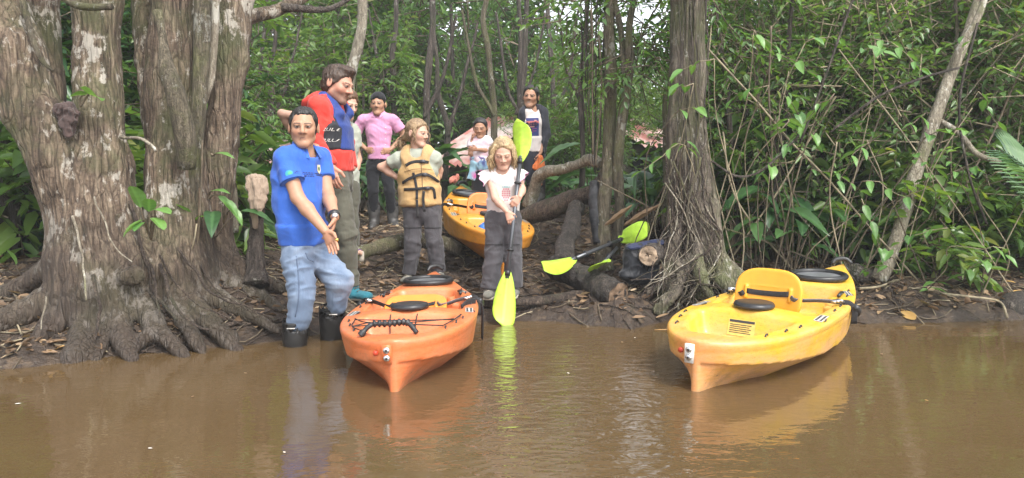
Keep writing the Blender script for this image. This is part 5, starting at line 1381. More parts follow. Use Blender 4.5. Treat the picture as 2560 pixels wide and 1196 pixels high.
for w0, w1, z0, z1 in ((0.0, 1.0, 0, 1),):
    a = np.linspace(.42, 2 * math.pi - .42, 28); c0 = J['neck'] + V(0, 0, .012)
    rings = []
    for rr_, zz, fw in ((.062, .030, .0), (.068, .036, .002), (.082, .005, .006), (.092, -.022, .012)):
        rings.append(np.array([c0 + f.fwd * (math.cos(t) * rr_ * 1.02 + fw) + f.lat * math.sin(t) * rr_ * 1.08 + V(0, 0, zz - .030 * (math.cos(t) + .3) * (1 if math.cos(t) > -.3 else 0)) for t in a]))
    vv = np.concatenate(rings); k = np.arange(27); F = [np.stack([i * 28 + k, i * 28 + k + 1, (i + 1) * 28 + k + 1, (i + 1) * 28 + k], 1) for i in range(3)]
part('collar', mesh_np('collar', vv, np.concatenate(F), M['polo_blue']), shirt)
b = MB(); ss = lerp(J['shR'], J['elR'], .555); ax = unit(J['elR'] - J['shR']); b.tube([ss - ax * .006, ss + ax * .012], [.0745, .075], 24, cap=False); part('cuff', b.mesh('cuff', M['polo_blue']), shirt)
# printed emblem on the sleeve, crest on the chest
ud = unit(V(1, -.25, 0)); vd = unit(lerp(J['shR'] - J['elR'], V(0, 0, 1), .3)); c = P(722, 433, 4.36)
v2, f2 = disc2d(.020, 14, -.012, 0); decal('emblem', v2, f2, c, ud, vd, sb, plain('emblem_teal', (.03, .25, .30), .7), shirt, local=False)
v2, f2 = disc2d(.011, 10, -.006, .002); decal('emblem', v2, f2, c, ud, vd, sb, plain('emblem_green', (.06, .30, .16), .7), shirt, off=.004, local=False)
rq = np.random.RandomState(3); its = []
for row in (.013, .003, -.007):
    xx = .012
    while xx < .058: w = rq.uniform(.004, .008); its.append(([(xx, row), (xx + w, row), (xx + w, row + .005), (xx, row + .005)], [(0, 1, 2, 3)])); xx += w + .0025
v2, f2 = merge2d(its); decal('emblem_text', v2, f2, c, ud, vd, sb, plain('emblem_ink', (.02, .025, .09), .7), shirt, off=.004, local=False)
c = P(802, 424, 4.58); ud = unit(f.lat * .6 + V(.6, -.1, 0)); 
v2, f2 = poly2d([(-.016, .028), (.016, .028), (.017, -.008), (0, -.03), (-.017, -.008)]); decal('crest', v2, f2, c, V(.55, .83, 0), V(0, 0, 1), sb, plain('crest_cream', (.6, .55, .35), .7), shirt, off=.004, local=False)
v2, f2 = disc2d(.0085, 10, 0, .004, .014); decal('crest', v2, f2, c, V(.55, .83, 0), V(0, 0, 1), sb, plain('crest_green', (.05, .12, .05), .7), shirt, off=.006, local=False)
def ops(v):
    v.ecc(P(755, 590, 4.59), P(759, 640, 4.59), (.134, .106), (.138, .110), f.lat, .04)
    for sd in 'RL':
        h, n, a = J['hip' + sd], J['kn' + sd], J['an' + sd]
        v.cone(h, n, .094, .081, .022); v.cone(n, lerp(n, a, .42 if sd == 'R' else .36), .080, .067, .02)
jn, jb = f.garment('jeans', ops, M['jeans'], .0075, .009, (7, 7, 15), 9)
boot(f, 'R', P(739, 801, 4.53), .084, M['boot_wet'], seed=1); boot(f, 'L', P(831, 766, 4.70), .086, M['boot_wet'], seed=2)
for c_ in (P(729, 822, 4.43), P(835, 787, 4.60)):
    b = MB(); b.tube([c_ + V(-.03, 0, 0), c_ + V(.02, 0, 0)], .0035, 6); part('boot_mark', b.mesh('boot_mark', M['print_grey']), f.root)
wa = unit(J['wrL'] - J['elL']); b = MB(); b.tube([J['wrL'] - wa * .030, J['wrL'] - wa * .004], [.036, .035], 18); w_ = part('watch', b.mesh('watch', M['watch']), f.root)
b = MB(); c_ = J['wrL'] - wa * .016 + V(.012, -.034, .0); b.tube([c_, c_ + V(.004, -.010, .002)], [.019, .017], 16); part('watch_face', b.mesh('watch_face', M['steel']), w_)
b = MB(); rc = P(842, 600, 4.30); b.tube([rc + V(-.008, 0, .002), rc + V(.008, 0, -.002)], .0105, 10); part('ring', b.mesh('ring', plain('gold', (.7, .5, .15), .3, 1.0)), f.root)

SEAMS = True
# ---- the man in red with the blue and black buoyancy vest
y0 = 5.50
f = Fig('tall bearded man in red hooded shirt and blue-black buoyancy vest looking down', y0, 1.06, tuple(G(885, 745, 0, 5.2)), 'ruddy', 1.06)
f.hs = 1.08
f.j(head=(846, 212, -.02), neck=(822, 262, .02), shR=(797, 268, -.17), shL=(846, 268, .19), elR=(788, 350, -.22), wrR=(828, 416, -.28), elL=(868, 352, .24), wrL=(880, 420, .16),
    hipR=(838, 452, -.09), hipL=(850, 452, .10), knR=(864, 580, -.12), anR=(878, 722, -.06), toeR=(918, 742, -.14), knL=(850, 585, .12), anL=(842, 720, .16), toeL=(880, 740, .1))
f.ready([(822, 282, 0, .165, .085), (829, 325, -.01, .185, .105), (836, 380, -.02, .175, .108), (838, 425, -.01, .172, .106)], (.88, -.36, -.30), (.25, 0, 1))
J = f.J
f.make_body([(('R', V(.10, -.03, -.5), V(.35, .9, 0), V(.9, -.35, .0)), dict(curl=.30, s=1.1))], .009, .004, dict(jaw=1.15, nose=1.15, brow=1.2), dict(brows=(.06, .036, .025), stubble=.62))
def ops(v): f.hair_cap(v, .014, front=.080, fz=.076, slope=1.25, low=-.07); v.ell(f.hp(0, .045, .108), V(.055, .05, .028) * f.hs, f.H, .02)
f.garment('hair', ops, M['hair_brown'], .006, .006, (34, 34, 22), 4)
def ops(v):
    f.torso(v, .014, .04, end=.15); f.shoulders(v, .016)
    for sd in 'RL':
        a, b_, c = J['sh' + sd], J['el' + sd], J['wr' + sd]; v.cone(a, b_, .062, .052, .014); v.ecc(b_, lerp(b_, c, .97), (.052, .052), (.042, .042), f.lat, .012, capk=.2)
    v.cone(J['neck'] - V(0, 0, .03), J['neck'] + V(0, 0, .02), .085, .075, .02)
shirt, sb = f.garment('shirt', ops, M['red_cloth'], .0078, .0075, (7, 7, 10), 7)
def ops(v):
    n = J['neck']; pts = [n + f.fwd * (.085 * math.cos(t)) + f.lat * .105 * math.sin(t) + V(0, 0, .035 + .02 * -math.cos(t)) for t in np.linspace(1.0, 5.28, 9)]
    for a, b_ in zip(pts[:-1], pts[1:]): v.cone(a, b_, .032, .034, .03)
    v.ell(n - f.fwd * .11 + V(0, 0, .012), (.095, .085, .05), None, .04)
f.garment('hood', ops, M['red_cloth'], .008, .010, (9, 9, 14), 8, parent=shirt)
S0, S1, S2 = f.sp[0], f.sp[1], f.sp[2]
def vops(g, lo):
    def ops(v):
        f.torso(v, g, .03, end=.2, upto=3)
        for sd in 'RL':
            v.cone(J['sh' + sd] + V(0, 0, -.03), J['sh' + sd] + (J['sh' + sd] - J['neck']) * .8 - V(0, 0, .10), .098, .10, .02, 's')     # arm holes
            v.cone(lerp(J['neck'], J['sh' + sd], .45) - f.fwd * .09 + V(0, 0, -.02), lerp(J['neck'], J['sh' + sd], .45) + V(0, 0, .065), .035, .035, .03); v.cone(lerp(J['neck'], J['sh' + sd], .45) + V(0, 0, .065), lerp(J['neck'], J['sh' + sd], .5) + f.fwd * .12 - V(0, 0, .06), .036, .04, .03)
        v.cone(J['neck'] + V(0, 0, .10), J['neck'] - V(0, 0, .02) + f.fwd * .05, .10, .085, .01, 's')
    return ops
def vcol(v):
    # panels: blue front and back, black at the side
    d = (v - S1[0]) @ f.fwd; ang = np.abs((v - S1[0]) @ f.lat)
    side = (d < .122 - .55 * np.maximum(0, v[:, 2] - S1[0][2])) & (d > -.12) & (v[:, 2] < S0[0][2] - .03)
    return np.where(side[:, None], V(.016, .017, .021), V(.020, .045, .20))
M['vest_two'] = cloth_mat('vest_two', (0.03, 0.06, 0.25), rough=.6, attr=True, bump=.3)
vest, vb = f.garment('buoyancy_vest', vops(.030, 0), M['vest_two'], .0085, .0035, (7, 7, 7), 11, colfn=vcol)
for (px, py, s_, ty, dx) in ((829, 325, 'ZULU', .031, 0), (824, 352, 'ZULU', .031, 0), (856, 352, 'Z', .031, 0), (858, 325, 'Z', .031, 0)):
    v2, f2 = text_tris(s_, ty, .35); decal('lettering', v2, f2, P(px, py, y0 - .20), V(.93, -.38, .03), V(0, 0, 1), vb, M['print_grey'], vest, off=.009, reach=.3, local=False)
def ops(v):
    v.ecc(P(840, 420, y0), P(844, 460, y0), (.155, .098), (.155, .102), f.lat, .04)
    for sd in 'RL':
        h, n, a = J['hip' + sd], J['kn' + sd], J['an' + sd]; v.cone(h, n, .094, .076, .022); v.ecc(n, lerp(n, a, .93), (.074, .074), (.066, .066), f.lat, .04, capk=.2)
f.garment('trousers', ops, M['olive'], .008, .0085, (8, 8, 12), 13)
for sd in 'RL': shoe(f, sd, M['teal_shoe'], M['sole_dark'], 1.2)

# ---- half hidden behind him: a red-haired boy with his elbows out
y0 = 6.25
f = Fig('auburn-haired child in sage shirt mostly hidden behind the man in red, elbow stuck out', y0, .86, tuple(G(880, 640, 0, 5.8)), 'fair', .95)
f.hs = 1.0
f.j(head=(866, 262, 0), neck=(846, 312, .04), shR=(792, 300, .0), shL=(880, 330, .10), elR=(704, 284, -.02), wrR=(735, 340, .12), elL=(895, 400, .16), wrL=(880, 450, .0),
    hipR=(832, 470, 0), hipL=(872, 470, .04), knR=(842, 555, .02), anR=(856, 622, .0), toeR=(885, 636, -.12), knL=(876, 555, 0), anL=(880, 620, -.02), toeL=(905, 634, -.12))
f.ready([(838, 328, .03, .15, .09), (842, 370, .03, .155, .1), (848, 430, .03, .14, .10), (850, 470, .02, .15, .1)], (.72, -.6, -.28))
J = f.J
f.make_body([(('R', V(.2, .1, -.3), V(.6, .2, 0), V(0, -1, 0)), dict(curl=.3, s=.85))], .009, .0045, {}, dict(brows=(.15, .08, .04)))
def ops(v): f.hair_cap(v, .016, front=.078, fz=.072, slope=1.3, low=-.07)
f.garment('hair', ops, M['hair_auburn'], .006, .006, (34, 34, 22), 14)
def ops(v):
    f.torso(v, .014, .04, end=.15); f.shoulders(v, .014)
    for sd in 'RL': v.ecc(J['sh' + sd], lerp(J['sh' + sd], J['el' + sd], .52), (.066, .066), (.066, .066), V(0, 0, 1), .03, capk=.15)
f.garment('shirt', ops, M['sage'], .009, .006, (6, 6, 9), 15)
def ops(v):
    v.ecc(P(850, 460, y0 + .03), P(852, 490, y0 + .03), (.145, .105), (.15, .11), f.lat, .05)
    for sd in 'RL': v.cone(J['hip' + sd], J['kn' + sd], .088, .07, .05); v.cone(J['kn' + sd], lerp(J['kn' + sd], J['an' + sd], .8), .07, .062, .03)
f.garment('trousers', ops, M['olive'], .01, .006, (6, 6, 12), 16)
for sd in 'RL':
    a, t = J['an' + sd], J['toe' + sd]; b = MB(); d = unit(V(t[0] - a[0], t[1] - a[1], 0)); z0 = t[2] - .024
    p0 = V(a[0], a[1], z0) - d * .05; p1 = V(t[0], t[1], z0) + d * .02
    b.tube([p0, lerp(p0, p1, .5), p1], [.034, .036, .036], 10, flat=(.008, .042, (0, 0, 1))); sn = part('sandal', b.mesh('sandal', M['sole']), f.root)
    b = MB(); lt = np.cross(d, V(0, 0, 1))
    for q_ in (.45, .72): c_ = lerp(p0, p1, q_); b.tube([c_ - lt * .04, c_ - lt * .02 + V(0, 0, .045), c_ + lt * .02 + V(0, 0, .045), c_ + lt * .04], .008, 6, smooth=9)
    part('strap', b.mesh('strap', plain('purple_strap', (.10, .04, .14), .7)), sn)

# ---- the teenager in the tan life vest
y0 = 6.35
f = Fig('child in tan life vest with black straps, hands on hips, looking aside', y0, .82, tuple(G(1055, 705, 0, 5.5)), 'fair', .92)
f.hs = .94
f.j(head=(1044, 334, -.02), neck=(1044, 380, 0), shR=(1000, 396, .0), shL=(1084, 394, -.02), elR=(952, 418, .03), wrR=(1008, 454, .05), elL=(1099, 426, .08), wrL=(1088, 466, .10),
    hipR=(1031, 520, 0), hipL=(1078, 520, 0), knR=(1033, 600, -.04), anR=(1023, 688, 0), toeR=(1012, 703, -.14), knL=(1085, 600, -.04), anL=(1096, 682, 0), toeL=(1103, 694, -.14))
f.ready([(1044, 396, 0, .135, .075), (1046, 430, 0, .145, .095), (1049, 470, 0, .13, .095), (1050, 510, 0, .14, .1)], (.86, -.50, -.12))
J = f.J
f.make_body([(('R', V(.4, .1, -.25), V(.3, .3, .4), V(.2, .3, .5)), dict(curl=.3, s=.8))], .009, .004, dict(child=1.0, nose=.78, brow=.75, jaw=.9), dict(brows=(.22, .13, .07), closed=False))
def ops(v): f.hair_cap(v, .012, front=.074, fz=.082, slope=1.6, low=-.08); v.cone(f.hp(0, -.09, -.02), f.hp(0, -.13, -.05), .03, .03, .03)
hr, _ = f.garment('hair', ops, M['hair_dkblond'], .006, .004, (30, 30, 60), 24)
def rt(rg):
    a = f.hp(rg.uniform(-.03, .03), -.12, -.03 + rg.uniform(-.02, .02)); c = f.hp(rg.uniform(-.05, .05), -.16 + rg.normal() * .03, -.16 + rg.normal() * .03); return a, f.hp(0, -.19, -.05), c
locks(f, 'ponytail', M['hair_dkblond'], rt, 34, 5, .009, wave=.02, parent=hr)
def rt(rg):
    sx = rg.choice([-1, 1]); a = f.hp(sx * .06, .05 + rg.uniform(-.03, .02), .075); c = f.hp(sx * (.085 + rg.uniform(0, .02)), .04 + rg.uniform(-.05, .03), -.05 - rg.uniform(0, .05)); return a, f.hp(sx * .10, .03, .04), c
locks(f, 'loose_strand', M['hair_dkblond'], rt, 12, 6, .006, wave=.012, spread=.006, parent=hr)
def ops(v):
    f.torso(v, .010, .04, end=.15); f.shoulders(v, .010)
    for sd in 'RL': v.ecc(J['sh' + sd], lerp(J['sh' + sd], J['el' + sd], .55), (.057, .057), (.056, .056), V(0, 0, 1), .03, capk=.15)
f.garment('shirt', ops, M['sage'], .0085, .005, (7, 7, 9), 25)
def ops(v):
    f.torso(v, .040, .03, end=.25, upto=4)
    for sd in 'RL':
        v.cone(J['sh' + sd] - V(0, 0, .045), J['sh' + sd] + (J['sh' + sd] - J['neck']) * 1.0 - V(0, 0, .09), .080, .10, .02, 's')
        m = lerp(J['neck'], J['sh' + sd], .50); v.cone(m + f.fwd * .07 - V(0, 0, .05), m + V(0, 0, .045), .038, .034, .03); v.cone(m + V(0, 0, .045), m - f.fwd * .08 - V(0, 0, .05), .034, .04, .03)
    v.cone(J['neck'] + V(0, 0, .1) + f.fwd * .02, J['neck'] - V(0, 0, .0) + f.fwd * .09, .07, .055, .01, 's'); v.cone(J['neck'] + f.fwd * .14, J['neck'] + f.fwd * .16 - V(0, 0, .14), .055, .010, .01, 's')
    v.cone(P(1052, 420, y0 - .19), P(1052, 520, y0 - .19), .006, .006, .012, 's')
vest, vb = f.garment('life_vest', ops, M['tan_vest'], .008, .007, (7, 7, 6), 27)
def band(name, pts, w, mat, root, bvh, lat, off=.006, n=22):
    """webbing laid on a surface through the given sight points"""
    p = smooth_path(np.array(pts), n); out = []
    for a in p:
        d = unit(a - V(0, 0, CAM_H)); h = bvh.ray_cast(Vector(a - d * .5), Vector(d), 1.0)
        out.append((np.array(h[0]) - d * off) if h[0] is not None else None)
    out = [o for o in out if o is not None]
    if len(out) < 3: return
    b = MB(); b.tube(out, 1, 8, flat=(.003, w, lat)); return part(name, b.mesh(name, mat), root)
for pts in ([(1014, 414), (1030, 406), (1052, 404), (1086, 408)], [(1006, 458), (1025, 446), (1055, 436), (1075, 440), (1098, 456)], [(1010, 474), (1040, 473), (1072, 470), (1084, 474), (1088, 497)]):
    band('strap', [P(x, y, y0) for x, y in pts], .012, M['black_web'], vest, vb, (0, 0, 1))
band('strap', [P(x, y, y0) for x, y in [(1033, 432), (1038, 452), (1042, 476), (1042, 498)]], .011, M['black_web'], vest, vb, (1, 0, 0))
for x, y in ((1057, 404), (1062, 437), (1068, 471)):
    h = vb.ray_cast(Vector(P(x, y, y0 - .5)), Vector(unit(P(x, y, y0) - P(x, y, y0 - .5))), 1.0)
    if h[0] is not None: b = MB(); b.box(np.array(h[0]) + V(0, -.010, 0), (.021, .007, .014)); part('buckle', b.mesh('buckle', plain('buckle_grey', (.06, .06, .065), .4), False), vest)
for pts in ([(1042, 500), (1043, 520), (1045, 545)], [(1060, 478), (1058, 500), (1061, 530)]):
    b = MB(); b.tube([P(x, y, y0 - .165) for x, y in pts], 1, 8, smooth=10, flat=(.003, .011, (1, 0, 0))); part('strap', b.mesh('strap', M['black_web']), vest)
def ops(v):
    v.ecc(P(1050, 500, y0), P(1051, 530, y0), (.142, .105), (.142, .108), f.lat, .04)
    for sd in 'RL':
        h, n, a = J['hip' + sd], J['kn' + sd], J['an' + sd]; v.cone(h, n, .084, .070, .014); v.ecc(n, lerp(n, a, .95), (.070, .070), (.060, .062), f.lat, .012, capk=.2)
tr, tb = f.garment('trousers', ops, M['grey_pants'], .008, .0075, (9, 9, 11), 28)
for sx in ((1008, 1020, 1052), (1058, 1070, 1102)): band('zip_seam', [P(x, 570, y0) for x in sx], .004, M['black_web'], tr, tb, (0, 0, 1), off=.002, n=14)
for sd in 'RL': shoe(f, sd, M['grey_shoe'], M['sole'], .95)

band('zip', [P(x, y, y0) for x, y in ((1053, 412), (1055, 440), (1056, 470), (1057, 497))], .0035, plain('vest_seam', (.16, .10, .05), .8), vest, vb, (1, 0, 0), off=.002, n=16)
for a_ in (((1010, 430), (1030, 424), (1052, 422)), ((1056, 422), (1075, 424), (1094, 430))): band('seam', [P(x, y, y0) for x, y in a_], .0022, M['vest_seam_'], vest, vb, (0, 0, 1), off=.0015, n=12)
band('seam', [P(x, y, 4.6) for x, y in ((741, 640), (747, 700), (746, 750), (738, 792))], .0035, M['denim_seam'], jn, jb, (1, 0, 0), off=.0015, n=20)
band('pocket_seam', [P(x, y, 4.6) for x, y in ((764, 632), (770, 648), (785, 655))], .0030, M['denim_seam'], jn, jb, (0, 0, 1), off=.0015, n=12)
# ---- the girl with the paddle
y0 = 5.58
f = Fig('blond girl in pale ruffled tee looking down at the paddle she holds', y0, .74, tuple(G(1250, 742, 0, 5.2)), 'fair', .92)
f.hs = .92
f.j(head=(1258, 384, -.0), neck=(1258, 424, .05), shR=(1224, 440, .04), shL=(1292, 438, .02), elR=(1238, 496, -.05), wrR=(1268, 530, -.15), elL=(1305, 474, -.02), wrL=(1300, 492, -.12),
    hipR=(1239, 545, .05), hipL=(1278, 545, .05), knR=(1236, 632, .02), anR=(1224, 722, .0), toeR=(1219, 741, -.13), knL=(1281, 632, .03), anL=(1284, 718, .05), toeL=(1280, 738, -.10))
f.ready([(1258, 440, .05, .108, .062), (1259, 465, .05, .112, .076), (1258, 500, .055, .104, .078), (1258, 530, .055, .112, .080)], (.0, -.90, -.42))
J = f.J
sh = unit(pB - pA)
f.make_body([(('R', V(.32, .0, -.75), V(.2, 1, 0), V(.8, .1, .3)), dict(curl=.42, s=.76)), (('L', V(-.45, -.05, -.55), V(.1, 1, 0), V(-.6, .1, .5)), dict(curl=.45, s=.74))], .008, .0036,
            dict(child=1.0, nose=.72, brow=.7, jaw=.9), dict(brows=(.26, .17, .09), lips=(.40, .17, .14), closed=True))
def ops(v):
    f.hair_cap(v, .013, front=.070, fz=.084, slope=2.0, low=-.10)
    for sx in (-1, 1): v.cone(f.hp(sx * .074, .0, .03), f.hp(sx * .088, .01, -.10), .024, .026, .03)
hr, _ = f.garment('hair', ops, M['hair_blond'], .006, .005, (26, 26, 50), 34)
def rt(rg):
    sx = rg.choice([-1, 1]); y = rg.uniform(-.09, .065); a = f.hp(sx * rg.uniform(.02, .06), y * .6, .095); c = f.hp(sx * (.092 + rg.uniform(-.01, .025)), y + .01, -.12 - rg.uniform(-.02, .05)); return a, f.hp(sx * .115, y, .04), c
locks(f, 'strand', M['hair_blond'], rt, 90, 7, .0085, wave=.016, spread=.008, parent=hr)
def ops(v):
    f.torso(v, .012, .04, end=.15); f.shoulders(v, .008)
    v.cone(J['neck'] + V(0, 0, .05) + f.fwd * .03, J['neck'] + f.fwd * .05, .05, .05, .006, 's')
shirt, sb = f.garment('tee', ops, M['white_tee'], .0075, .005, (8, 8, 9), 35)
for sd, sg in (('R', -1), ('L', 1)):                       # fluttering ruffle sleeves
    a = np.linspace(-2.0, 2.0, 30); s0 = J['sh' + sd]; out = f.lat * sg; rings = []
    for j, t in enumerate(np.linspace(0, 1, 8)):
        c = s0 + out * (-.02 + .062 * t) - V(0, 0, .052 * t * t); r = .050 + .026 * t
        rings.append(np.array([c + f.fwd * math.sin(w) * r * 1.1 + (V(0, 0, 1) * .9 + out * .5) * math.cos(w) * r + out * .009 * t * math.sin(w * 7) for w in a]))
    vv = np.concatenate(rings); k = np.arange(29); F = np.concatenate([np.stack([i * 30 + k, i * 30 + k + 1, (i + 1) * 30 + k + 1, (i + 1) * 30 + k], 1) for i in range(7)])
    part('sleeve', mesh_np('sleeve', vv, F, M['white_tee']), shirt)
    b = MB(); b.tube(rings[-1], .003, 5); part('sleeve_trim', b.mesh('sleeve_trim', M['pink']), shirt)
c = P(1265, 485, y0 - .1); its = []
rows = [(0.030, 3), (.016, 4), (.002, 4), (-.012, 4), (-.026, 3), (-.040, 2)]
for zz, n in rows:
    for i in range(n): its.append(disc2d(.0072, 8, (i - (n - 1) / 2) * .0165, zz * 1.15))
v2, f2 = merge2d(its); decal('pineapple_print', v2, f2, c, V(1, 0, 0), V(0, 0, 1), sb, plain('print_pink', (.50, .22, .25), .8), shirt, off=.003, local=False)
v2, f2 = merge2d([poly2d([(x_ - .006, .045), (x_ + .006, .045), (x_ * 1.3 + .002, .066 - abs(x_) * .5), (x_ * 1.3 - .002, .066 - abs(x_) * .5)]) for x_ in (-.022, -.011, 0, .011, .022)])
decal('leaf_print', v2, f2, c, V(1, 0, 0), V(0, 0, 1), sb, plain('print_teal', (.22, .42, .44), .8), shirt, off=.003, local=False)
def ops(v):
    v.ecc(P(1258, 522, y0 + .05), P(1259, 550, y0 + .05), (.114, .082), (.118, .09), f.lat, .03)
    for sd in 'RL':
        h, n, a = J['hip' + sd], J['kn' + sd], J['an' + sd]; v.cone(h, n, .080, .070, .012); v.ecc(n, lerp(n, a, .98), (.070, .072), (.066, .072), f.lat, .012, capk=.2)
tr, tb = f.garment('trousers', ops, M['grey_pants'], .0075, .0075, (9, 9, 11), 38)
for sx in ((1214, 1232, 1256), (1262, 1282, 1300)): band('zip_seam', [P(x, 612, y0) for x in sx], .004, M['black_web'], tr, tb, (0, 0, 1), off=.002, n=14)
for sd in 'RL': shoe(f, sd, M['grey_shoe'], M['sole'], .92)

# ---- the young man in the pink shirt
y0 = 8.70
f = Fig('young man in short-sleeved pink shirt and black backward cap, hands on hips', y0, .94, tuple(G(960, 570, 0, 8)), 'brown', .94)
f.hs = 1.03
f.j(head=(945, 262, -.02), neck=(946, 288, 0), shR=(908, 300, 0), shL=(983, 300, 0), elR=(881, 344, .06), wrR=(916, 374, -.05), elL=(1012, 340, .06), wrL=(976, 375, -.05),
    hipR=(932, 415, 0), hipL=(964, 415, 0), knR=(933, 480, -.05), anR=(936, 556, 0), toeR=(929, 570, -.14), knL=(974, 480, -.05), anL=(983, 556, 0), toeL=(993, 570, -.14))
f.ready([(946, 304, 0, .135, .07), (947, 330, 0, .128, .09), (948, 370, 0, .112, .088), (948, 398, 0, .12, .092)], (-.02, -1, -.02))
J = f.J
f.make_body([(('R', V(.5, -.3, -.1), V(0, .8, -.3), V(.1, 0, -1)), dict(curl=.3, s=1.0)), (('L', V(-.5, -.3, -.1), V(0, .8, -.3), V(-.1, 0, -1)), dict(curl=.3, s=1.0))], .010, .0055, {}, dict(brows=(.01, .008, .007)))
def ops(v):
    h = f.hs; v.ell(f.hp(0, -.014, .060), V(.087, .106, .085) * h, f.H, .01); v.cut(f.hp(0, 0, .052), f.H @ V(0, .05, -1), .006)
    v.ell(f.hp(0, -.12, .03), V(.06, .05, .012) * h, f.H, .01); v.ell(f.hp(0, .10, .062), V(.028, .03, .016) * h, f.H, .006, 's')
f.garment('cap', ops, M['charcoal'] if False else M['black_jeans'], .007, .002, (20, 20, 20), 41)
def ops(v): f.hair_cap(v, .006, front=.05, fz=.05, slope=1.3, low=-.06)
f.garment('hair', ops, M['hair_black'], .008, 0)
def ops(v):
    f.torso(v, .014, .03, end=.12); f.shoulders(v, .008)
    for sd in 'RL': v.ecc(J['sh' + sd], lerp(J['sh' + sd], J['el' + sd], .62), (.056, .056), (.068, .068), V(0, 1, 0), .025, capk=.12)
    v.cone(J['neck'] - V(0, 0, .03), J['neck'] + V(0, 0, .03), .072, .066, .02); v.cone(J['neck'] + V(0, 0, .08) + f.fwd * .05, J['neck'] - V(0, 0, .03) + f.fwd * .08, .05, .02, .006, 's')
    e = P(953, 408, y0 - .12); v.cone(e + V(0, 0, .05), e - V(0, 0, .05), .004, .05, .01, 's')
shirt, sb = f.garment('shirt', ops, M['pink'], .009, .008, (7, 7, 8), 42)
b = MB()
for i in range(6):
    h = sb.ray_cast(Vector(P(948, 312 + 15 * i, y0 - .5)), Vector((0, 1, 0)), 1.0)
    if h[0] is not None: b.tube([np.array(h[0]) + V(0, -.006, 0), np.array(h[0]) + V(0, .0, 0)], .006, 8)
part('buttons', b.mesh('buttons', M['white']), shirt)
for sg in (-1, 1):
    b = MB(); n = J['neck']; b.add([n + f.lat * sg * .02 + f.fwd * .085 + V(0, 0, -.045), n + f.lat * sg * .066 + f.fwd * .085 + V(0, 0, -.02), n + f.lat * sg * .075 + V(0, 0, .035), n + f.lat * sg * .05 + f.fwd * .06 + V(0, 0, .025)], [(0, 1, 2, 3)]); part('collar', b.mesh('collar', M['pink']), shirt)
def ops(v):
    v.ecc(P(948, 388, y0), P(948, 418, y0), (.122, .09), (.126, .095), f.lat, .03)
    for sd in 'RL': v.cone(J['hip' + sd], J['kn' + sd], .078, .060, .015); v.cone(J['kn' + sd], lerp(J['kn' + sd], J['an' + sd], .6), .060, .053, .015)
f.garment('jeans', ops, M['black_jeans'], .010, .006, (8, 8, 13), 44)
boot(f, 'R', P(934, 506, y0), .076, M['boot_grey'], seed=5); boot(f, 'L', P(980, 506, y0), .076, M['boot_grey'], seed=6)

# ---- the small girl with crossed arm
y0 = 8.45
f = Fig('small girl in white tie-dye tee with a tie-dye top knotted round her waist', y0, .74, (float(P(1200, 500, 8.45)[0]), 8.45, float(gz(P(1200, 500, 8.45)[0], 8.45))), 'brown', .9)
f.hs = .92
zf = float(f.root.location[2]); fy = 468 + (CAM_H - zf) * FPX / y0
f.j(head=(1201, 321, -.02), neck=(1201, 345, 0), shR=(1184, 354, 0), shL=(1220, 354, 0), elR=(1177, 385, -.05), wrR=(1180, 349, -.05), elL=(1224, 378, -.03), wrL=(1193, 374, -.14),
    hipR=(1193, 425, 0), hipL=(1212, 425, 0), knR=(1191, (425 + fy) / 2, -.04), anR=(1190, fy - 14, 0), toeR=(1186, fy - 3, -.10), knL=(1212, (425 + fy) / 2, -.04), anL=(1212, fy - 14, 0), toeL=(1216, fy - 3, -.10))
f.ready([(1202, 356, 0, .105, .06), (1203, 372, 0, .11, .075), (1203, 395, 0, .105, .078), (1203, 415, 0, .11, .08)], (-.12, -.97, -.22))
J = f.J
f.make_body([(('R', V(.1, -.1, .6), V(.7, .1, 0), V(.2, -.9, 0)), dict(curl=1.1, s=.72)), (('L', V(-.7, -.2, .05), V(0, .8, -.3), V(0, -.2, 1)), dict(curl=.5, s=.72))], .009, .005, dict(child=1.0, nose=.78, brow=.75, jaw=.9), dict(brows=(.015, .01, .008), closed=True))
def ops(v): f.hair_cap(v, .010, front=.070, fz=.084, slope=2.1, low=-.08); v.cone(f.hp(-.05, -.03, -.05), f.hp(-.06, .0, -.16), .025, .014, .02); v.cone(f.hp(.05, -.05, -.05), f.hp(.055, -.03, -.14), .025, .014, .02)
f.garment('hair', ops, M['hair_black'], .006, .002, (30, 30, 30), 51)
def dye(a, b_, c_, fr):
    def fn(v):
        n = fbm(v * fr, 3, 5); m = fbm(v * fr + 40, 3, 8); k = np.clip(n * 2.2, 0, 1)[:, None]; l = np.clip(m * 2.4, 0, 1)[:, None]
        return (V(*a) * (1 - k) + V(*b_) * k) * (1 - l) + V(*c_) * l
    return fn
def ops(v):
    f.torso(v, .014, .04, end=.15); f.shoulders(v, .010)
    for sd in 'RL': v.ecc(J['sh' + sd], lerp(J['sh' + sd], J['el' + sd], .5), (.052, .052), (.058, .058), V(0, 1, 0), .03, capk=.15)
f.garment('tee', ops, M['tie_dye'], .009, .006, (9, 9, 9), 52, colfn=dye((.66, .62, .65), (.42, .30, .45), (.62, .42, .48), 7))
def ops(v):
    v.ecc(P(1203, 398, y0), P(1203, 418, y0), (.125, .1), (.13, .105), f.lat, .03, capk=.4)
    v.ecc(P(1186, 405, y0 - .06), P(1177, 450, y0 - .06), (.05, .03), (.055, .02), V(1, 0, 0), .03, capk=.2); v.ecc(P(1205, 405, y0 - .09), P(1210, 424, y0 - .09), (.04, .03), (.05, .02), V(1, 0, 0), .03, capk=.2)
f.garment('waist_wrap', ops, M['tie_dye'], .008, .012, (14, 14, 4), 53, colfn=dye((.28, .46, .56), (.62, .14, .38), (.06, .07, .20), 9))
